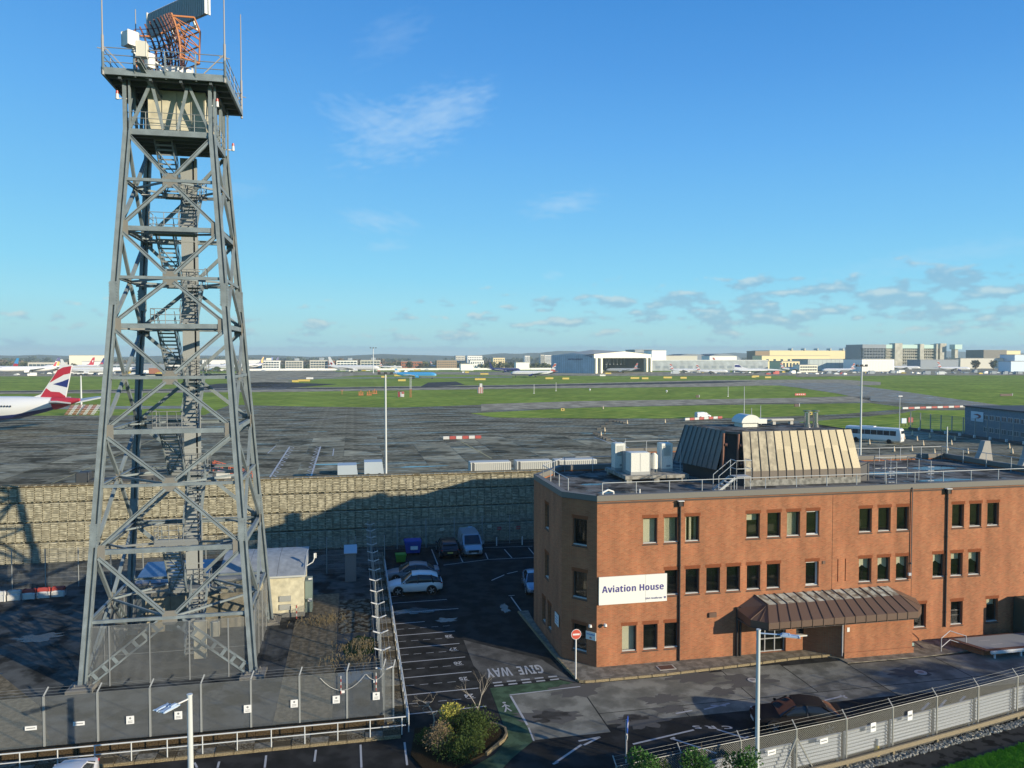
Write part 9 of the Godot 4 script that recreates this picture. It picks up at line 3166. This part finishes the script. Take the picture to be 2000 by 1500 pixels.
func aircraft():
	var white := mat("plane_white", 0.66, 0.67, 0.66, 0.3)
	mat("plane_wing", 0.36, 0.39, 0.42, 0.4)
	mat("plane_dark", 0.03, 0.035, 0.045, 0.4)
	var navy := mat("livery_navy", 0.02, 0.03, 0.16, 0.35)
	var red := mat("livery_red", 0.42, 0.025, 0.045, 0.35)
	var orange := mat("livery_salmon", 0.45, 0.1, 0.07, 0.4)
	var sky := mat("livery_sky_blue", 0.05, 0.3, 0.6, 0.35)
	var yellow := mat("livery_yellow", 0.6, 0.4, 0.06, 0.4)
	var ba := [[red, [Vector2(0.0, 0.84), Vector2(0.3, 0.92), Vector2(1.0, 0.96), Vector2(1.0, 0.74), Vector2(0.6, 0.7), Vector2(0.0, 0.46)]], [navy, [Vector2(0.22, 0.42), Vector2(0.65, 0.5), Vector2(1.0, 0.58), Vector2(1.0, 0.32), Vector2(0.7, 0.36)]], [red, [Vector2(0.0, 0.3), Vector2(0.3, 0.2), Vector2(0.7, 0.18), Vector2(1.0, 0.06), Vector2(1.0, -0.12), Vector2(0.5, -0.06), Vector2(0.0, 0.02)]]]
	var ba_far := [[orange, [Vector2(0.0, 0.9), Vector2(1.0, 0.95), Vector2(1.0, 0.72), Vector2(0.0, 0.45)]], [navy, [Vector2(0.3, 0.42), Vector2(1.0, 0.55), Vector2(1.0, 0.35)]], [orange, [Vector2(0.0, 0.25), Vector2(1.0, 0.15), Vector2(1.0, -0.05), Vector2(0.0, 0.0)]]]
	var ra := Vector2(0.979, -0.202)   # to the right and square to the view
	var P := func(px: float, py: float, off: Vector2) -> Vector2: return off
	# near airliner: only its tail is in the picture
	plane("near white airliner at the left edge with a red, white and blue flag-like fin", Vector2(-68.06, 212.04) - ra * 33.0, -ra, 66.0, {"belly": navy, "art": ba, "cone": red, "radius": 3.1, "fin_h": 0.128, "wing": M["plane_wing"]})
	plane("long white airliner with a red leaf on its fin, in the far middle", (Vector2(-31.76, 999.1) + Vector2(31.79, 953.97)) * 0.5, ra, 65.0, {"art": [[red, [Vector2(0.25, 0.18), Vector2(0.5, 0.42), Vector2(0.8, 0.25), Vector2(0.6, 0.05)]]], "radius": 3.0})
	plane("sky-blue and white airliner taxiing right of the slim mast", (Vector2(35.7, 684.98) + Vector2(69.01, 662.37)) * 0.5, ra, 38.0, {"paint": sky, "belly": white, "fin": white, "radius": 2.0, "art": [[sky, [Vector2(0.2, 0.5), Vector2(0.8, 0.5), Vector2(0.8, 0.3), Vector2(0.2, 0.3)]]]})
	plane("white airliner with dark blue engines landing left of the blue hangar", Vector2(167.64, 709.74) + ra * 0.0, -ra, 44.0, {"belly": navy, "engine": navy, "art": ba_far, "cone": orange, "radius": 2.05})
	plane("airliner with a dark blue nose and engine behind the landing one", Vector2(180.77, 923.25), Vector2(0.9, -0.43), 40.0, {"paint": navy, "engine": navy})
	plane("small white airliner far behind the blue airliner's tail", (Vector2(45.85, 1231.29) + Vector2(69.61, 1226.39)) * 0.5, -ra * -1.0, 36.0, {"art": ba_far})
	plane("small white airliner far right of the striped trailers", (Vector2(128.82, 1268.13) + Vector2(156.91, 1262.34)) * 0.5, ra, 40.0, {"art": ba_far})
	# left stands
	var black_gold := [[navy, [Vector2(0, 1.0), Vector2(1, 1.0), Vector2(1, 0.5), Vector2(0, 0.6)]], [yellow, [Vector2(0.5, 0.6), Vector2(1, 0.55), Vector2(1, 0.05), Vector2(0.6, 0.1)]], [red, [Vector2(0, 0.5), Vector2(0.45, 0.5), Vector2(0.5, 0.0), Vector2(0, 0.05)]]]
	plane("white airliner at the left edge with a blue and red tail", Vector2(-415.84, 1016.23) , -ra, 60.0, {"fin": sky, "art": [[red, [Vector2(0, 0.35), Vector2(1, 0.3), Vector2(1, -0.05), Vector2(0, 0)]]]})
	plane("white airliner at left with a black, gold and red fin", Vector2(-356.73, 949.29) + Vector2(0, 10), Vector2(-0.9, -0.44), 62.0, {"art": black_gold})
	plane("white airliner at left with a red fin", Vector2(-367.93, 1036.38) + Vector2(0, 80), Vector2(-0.97, -0.25), 62.0, {"fin": red, "art": [[white, [Vector2(0.3, 0.6), Vector2(0.8, 0.6), Vector2(0.6, 0.3)]]]})
	plane("white airliner at left with a dark blue and white fin, behind the near tail", Vector2(-337.44, 1000.07) + Vector2(0, 60), Vector2(-0.97, -0.25), 60.0, {"fin": navy, "art": [[red, [Vector2(0, 0.4), Vector2(0.6, 0.4), Vector2(0.6, 0.1), Vector2(0, 0.1)]]]})
	plane("white airliner seen through the tower at left", Vector2(-274.63, 883.68), Vector2(0.99, -0.14), 56.0, {})
	plane("white airliner with a dark fin seen through the tower's left legs", Vector2(-267.35, 985.62), Vector2(-0.6, -0.8), 50.0, {"fin": navy})
	var bird := [[yellow, [Vector2(0.45, 0.95), Vector2(1.0, 0.9), Vector2(0.75, 0.5), Vector2(1.0, 0.12), Vector2(0.5, 0.1), Vector2(0.2, 0.45)]]]
	plane("white airliner with a navy and yellow bird-like fin, left one", Vector2(-173.75, 1062.61), -ra, 66.0, {"fin": navy, "art": bird})
	plane("white airliner with a navy and yellow bird-like fin, right one behind the tower leg", Vector2(-162.34, 1178.76) + Vector2(0, 40), Vector2(-0.9, -0.43), 66.0, {"fin": navy, "art": bird})
	plane("white airliner with a plain blue fin, first beside the glass offices", Vector2(-153.63, 1222.78) + Vector2(0, 60), Vector2(-0.9, -0.43), 62.0, {"fin": mat("livery_blue", 0.03, 0.1, 0.35, 0.4)})
	plane("white airliner with a plain dark blue fin, second beside the glass offices", Vector2(-144.5, 1220.9) + Vector2(0, 60), Vector2(-0.9, -0.43), 62.0, {"fin": navy})
	# right: by the hangars
	plane("airliner inside the open hangar", Vector2(316.67, 879.98), -ra, 40.0, {"paint": M["grey_cladding"], "art": ba_far})
	plane("white airliner with steps at its side, before the long slate hangar", Vector2(384.77, 851.16), ra, 38.0, {"art": ba_far})
	plane("white airliner overlapping the stepped one, nearer", Vector2(391.21, 795.08), ra, 36.0, {"art": ba_far})
	plane("white airliner nose left before the grey glass hangar", Vector2(562.95, 814.42), -ra, 40.0, {"art": ba_far})
	plane("white airliner with a salmon fin below the concrete maintenance block, left one", Vector2(772.32, 904.23) + Vector2(0, 60), ra, 44.0, {"art": ba_far})
	plane("white airliner with dark blue engine below the concrete maintenance block, right one", Vector2(767.97, 868.44), ra, 44.0, {"art": ba_far, "engine": navy})
	plane("airliner with only a salmon-striped fin showing behind the beige range", Vector2(589.04, 1069.66) + Vector2(0, 60), ra, 62.0, {"art": ba_far})
	plane("airliner with only its fin tip showing before the grey glass hangar", Vector2(552.33, 878.67) + Vector2(0, 10), ra, 40.0, {"art": ba_far})
	var dj := thing("delta_jet", "slender white needle-nosed delta-winged jet on display before the hangars", "jet", V((Vector2(433.01, 813.01)).x, 0, (Vector2(433.01, 813.01)).y), "", atan2(ra.y, ra.x))
	var b := MB.new()
	var rings := []
	for q in [[-8.0, 0.2, 4.6], [-4, 0.9, 4.5], [5, 1.45, 4.5], [25, 1.45, 4.5], [36, 1.3, 4.5], [44, 0.9, 4.3], [50, 0.4, 4.0], [54, 0.1, 3.8]]:
		var ring := []
		for k in 14:
			var a := -TAU * k / 14
			ring.append(Vector3(q[0], q[2] + cos(a) * q[1], -sin(a) * q[1] * -1.0))
		rings.append(ring)
	b.skin(rings)
	obj("fuselage", b, white, dj)
	for s in [-1.0, 1.0]:
		b = MB.new()
		b.plate(Vector3(0, 3.6, 0), Vector3.RIGHT, Vector3(0, 0, s), [Vector2(0, 0), Vector2(33, 1.2), Vector2(24, 3.5), Vector2(8, 9), Vector2(1, 12.8), Vector2(-1.5, 12.8), Vector2(-1, 3)], 0.18)
		obj("wing", b, white, dj)
		b = MB.new()
		b.cbox(Vector3(3.5, 2.5, s * 5.0), Vector3(11, 1.5, 2.6), 0.3)
		obj("engine", b, M["plane_wing"], dj)
	b = MB.new()
	b.plate(Vector3(0, 5.6, 0), Vector3.RIGHT, Vector3.UP, [Vector2(13, 0), Vector2(-5, 0), Vector2(-4.5, 5.6), Vector2(-0.5, 5.8), Vector2(4, 2.4)], 0.2)
	obj("fin", b, white, dj)
	b = MB.new()
	b.plate(Vector3(0, 5.6, 0), Vector3.RIGHT, Vector3.UP, [Vector2(4, 1.6), Vector2(-4.4, 2.2), Vector2(-4.2, 4.4), Vector2(0.8, 4.6)], 0.23)
	obj("fin_marking", b, navy, dj)
	b = MB.new()
	for q in [[38.0, 0.0], [9.0, 3.5], [9.0, -3.5]]:
		b.tube(Vector3(q[0], 0.5, q[1] - 0.4), Vector3(q[0], 0.5, q[1] + 0.4), 0.5, 0.5, 10)
		b.bar(Vector3(q[0], 0.5, q[1]), Vector3(q[0], 3.6, q[1]), 0.3, 0.3, Vector3(0, 0, 1))
	obj("landing_gear", b, M["plane_dark"], dj)

# ---------------------------------------------------------------- trees behind the viewpoint, whose shade reaches the road
func off_frame_trees():
	var cm := clump_mesh(8)
	var r := RandomNumberGenerator.new()
	r.seed = 70
	for q in [[66, 9.2, 11.5, 3.2, 0], [73, 10.4, 11.6, 3.0, 1], [79, 11.3, 11.7, 3.2, 2], [85, 12, 11.7, 3.4, 3]]:
		var t := thing("plane_tree", "pollarded tree behind the viewpoint, " + ordinal(q[4]) + " along the path", "tree", V(q[0], 0, q[1]), "trees behind the viewpoint")
		var b := MB.new()
		b.tube(Vector3.ZERO, Vector3(0, q[2] - 1.0, 0), 0.28, 0.14, 10)
		for k in 6:
			var a := TAU * k / 6
			b.tube(Vector3(0, q[2] - 1.6 + k * 0.1, 0), Vector3(cos(a) * q[3] * 0.7, q[2] - 0.5, sin(a) * q[3] * 0.4), 0.1, 0.04, 6)
		obj("trunk", b, M["bark"], t)
		var xf := []
		for k in 90:
			var d := Vector3(r.randfn(), r.randfn() * 0.4, r.randfn())
			if d.length() > 1.4:
				d = d.normalized() * 1.4
			xf.append(Transform3D(Basis(Vector3.UP, r.randf() * TAU).scaled(Vector3.ONE * r.randf_range(0.5, 0.8)), Vector3(0, q[2] - 0.5, 0) + d * Vector3(q[3] * 0.75, 0.35, q[3] * 0.3)))
		scatter("crown", cm, xf, mat("wood_green", 0.07, 0.085, 0.04, 0.95), t).set_meta("kind", "stuff")
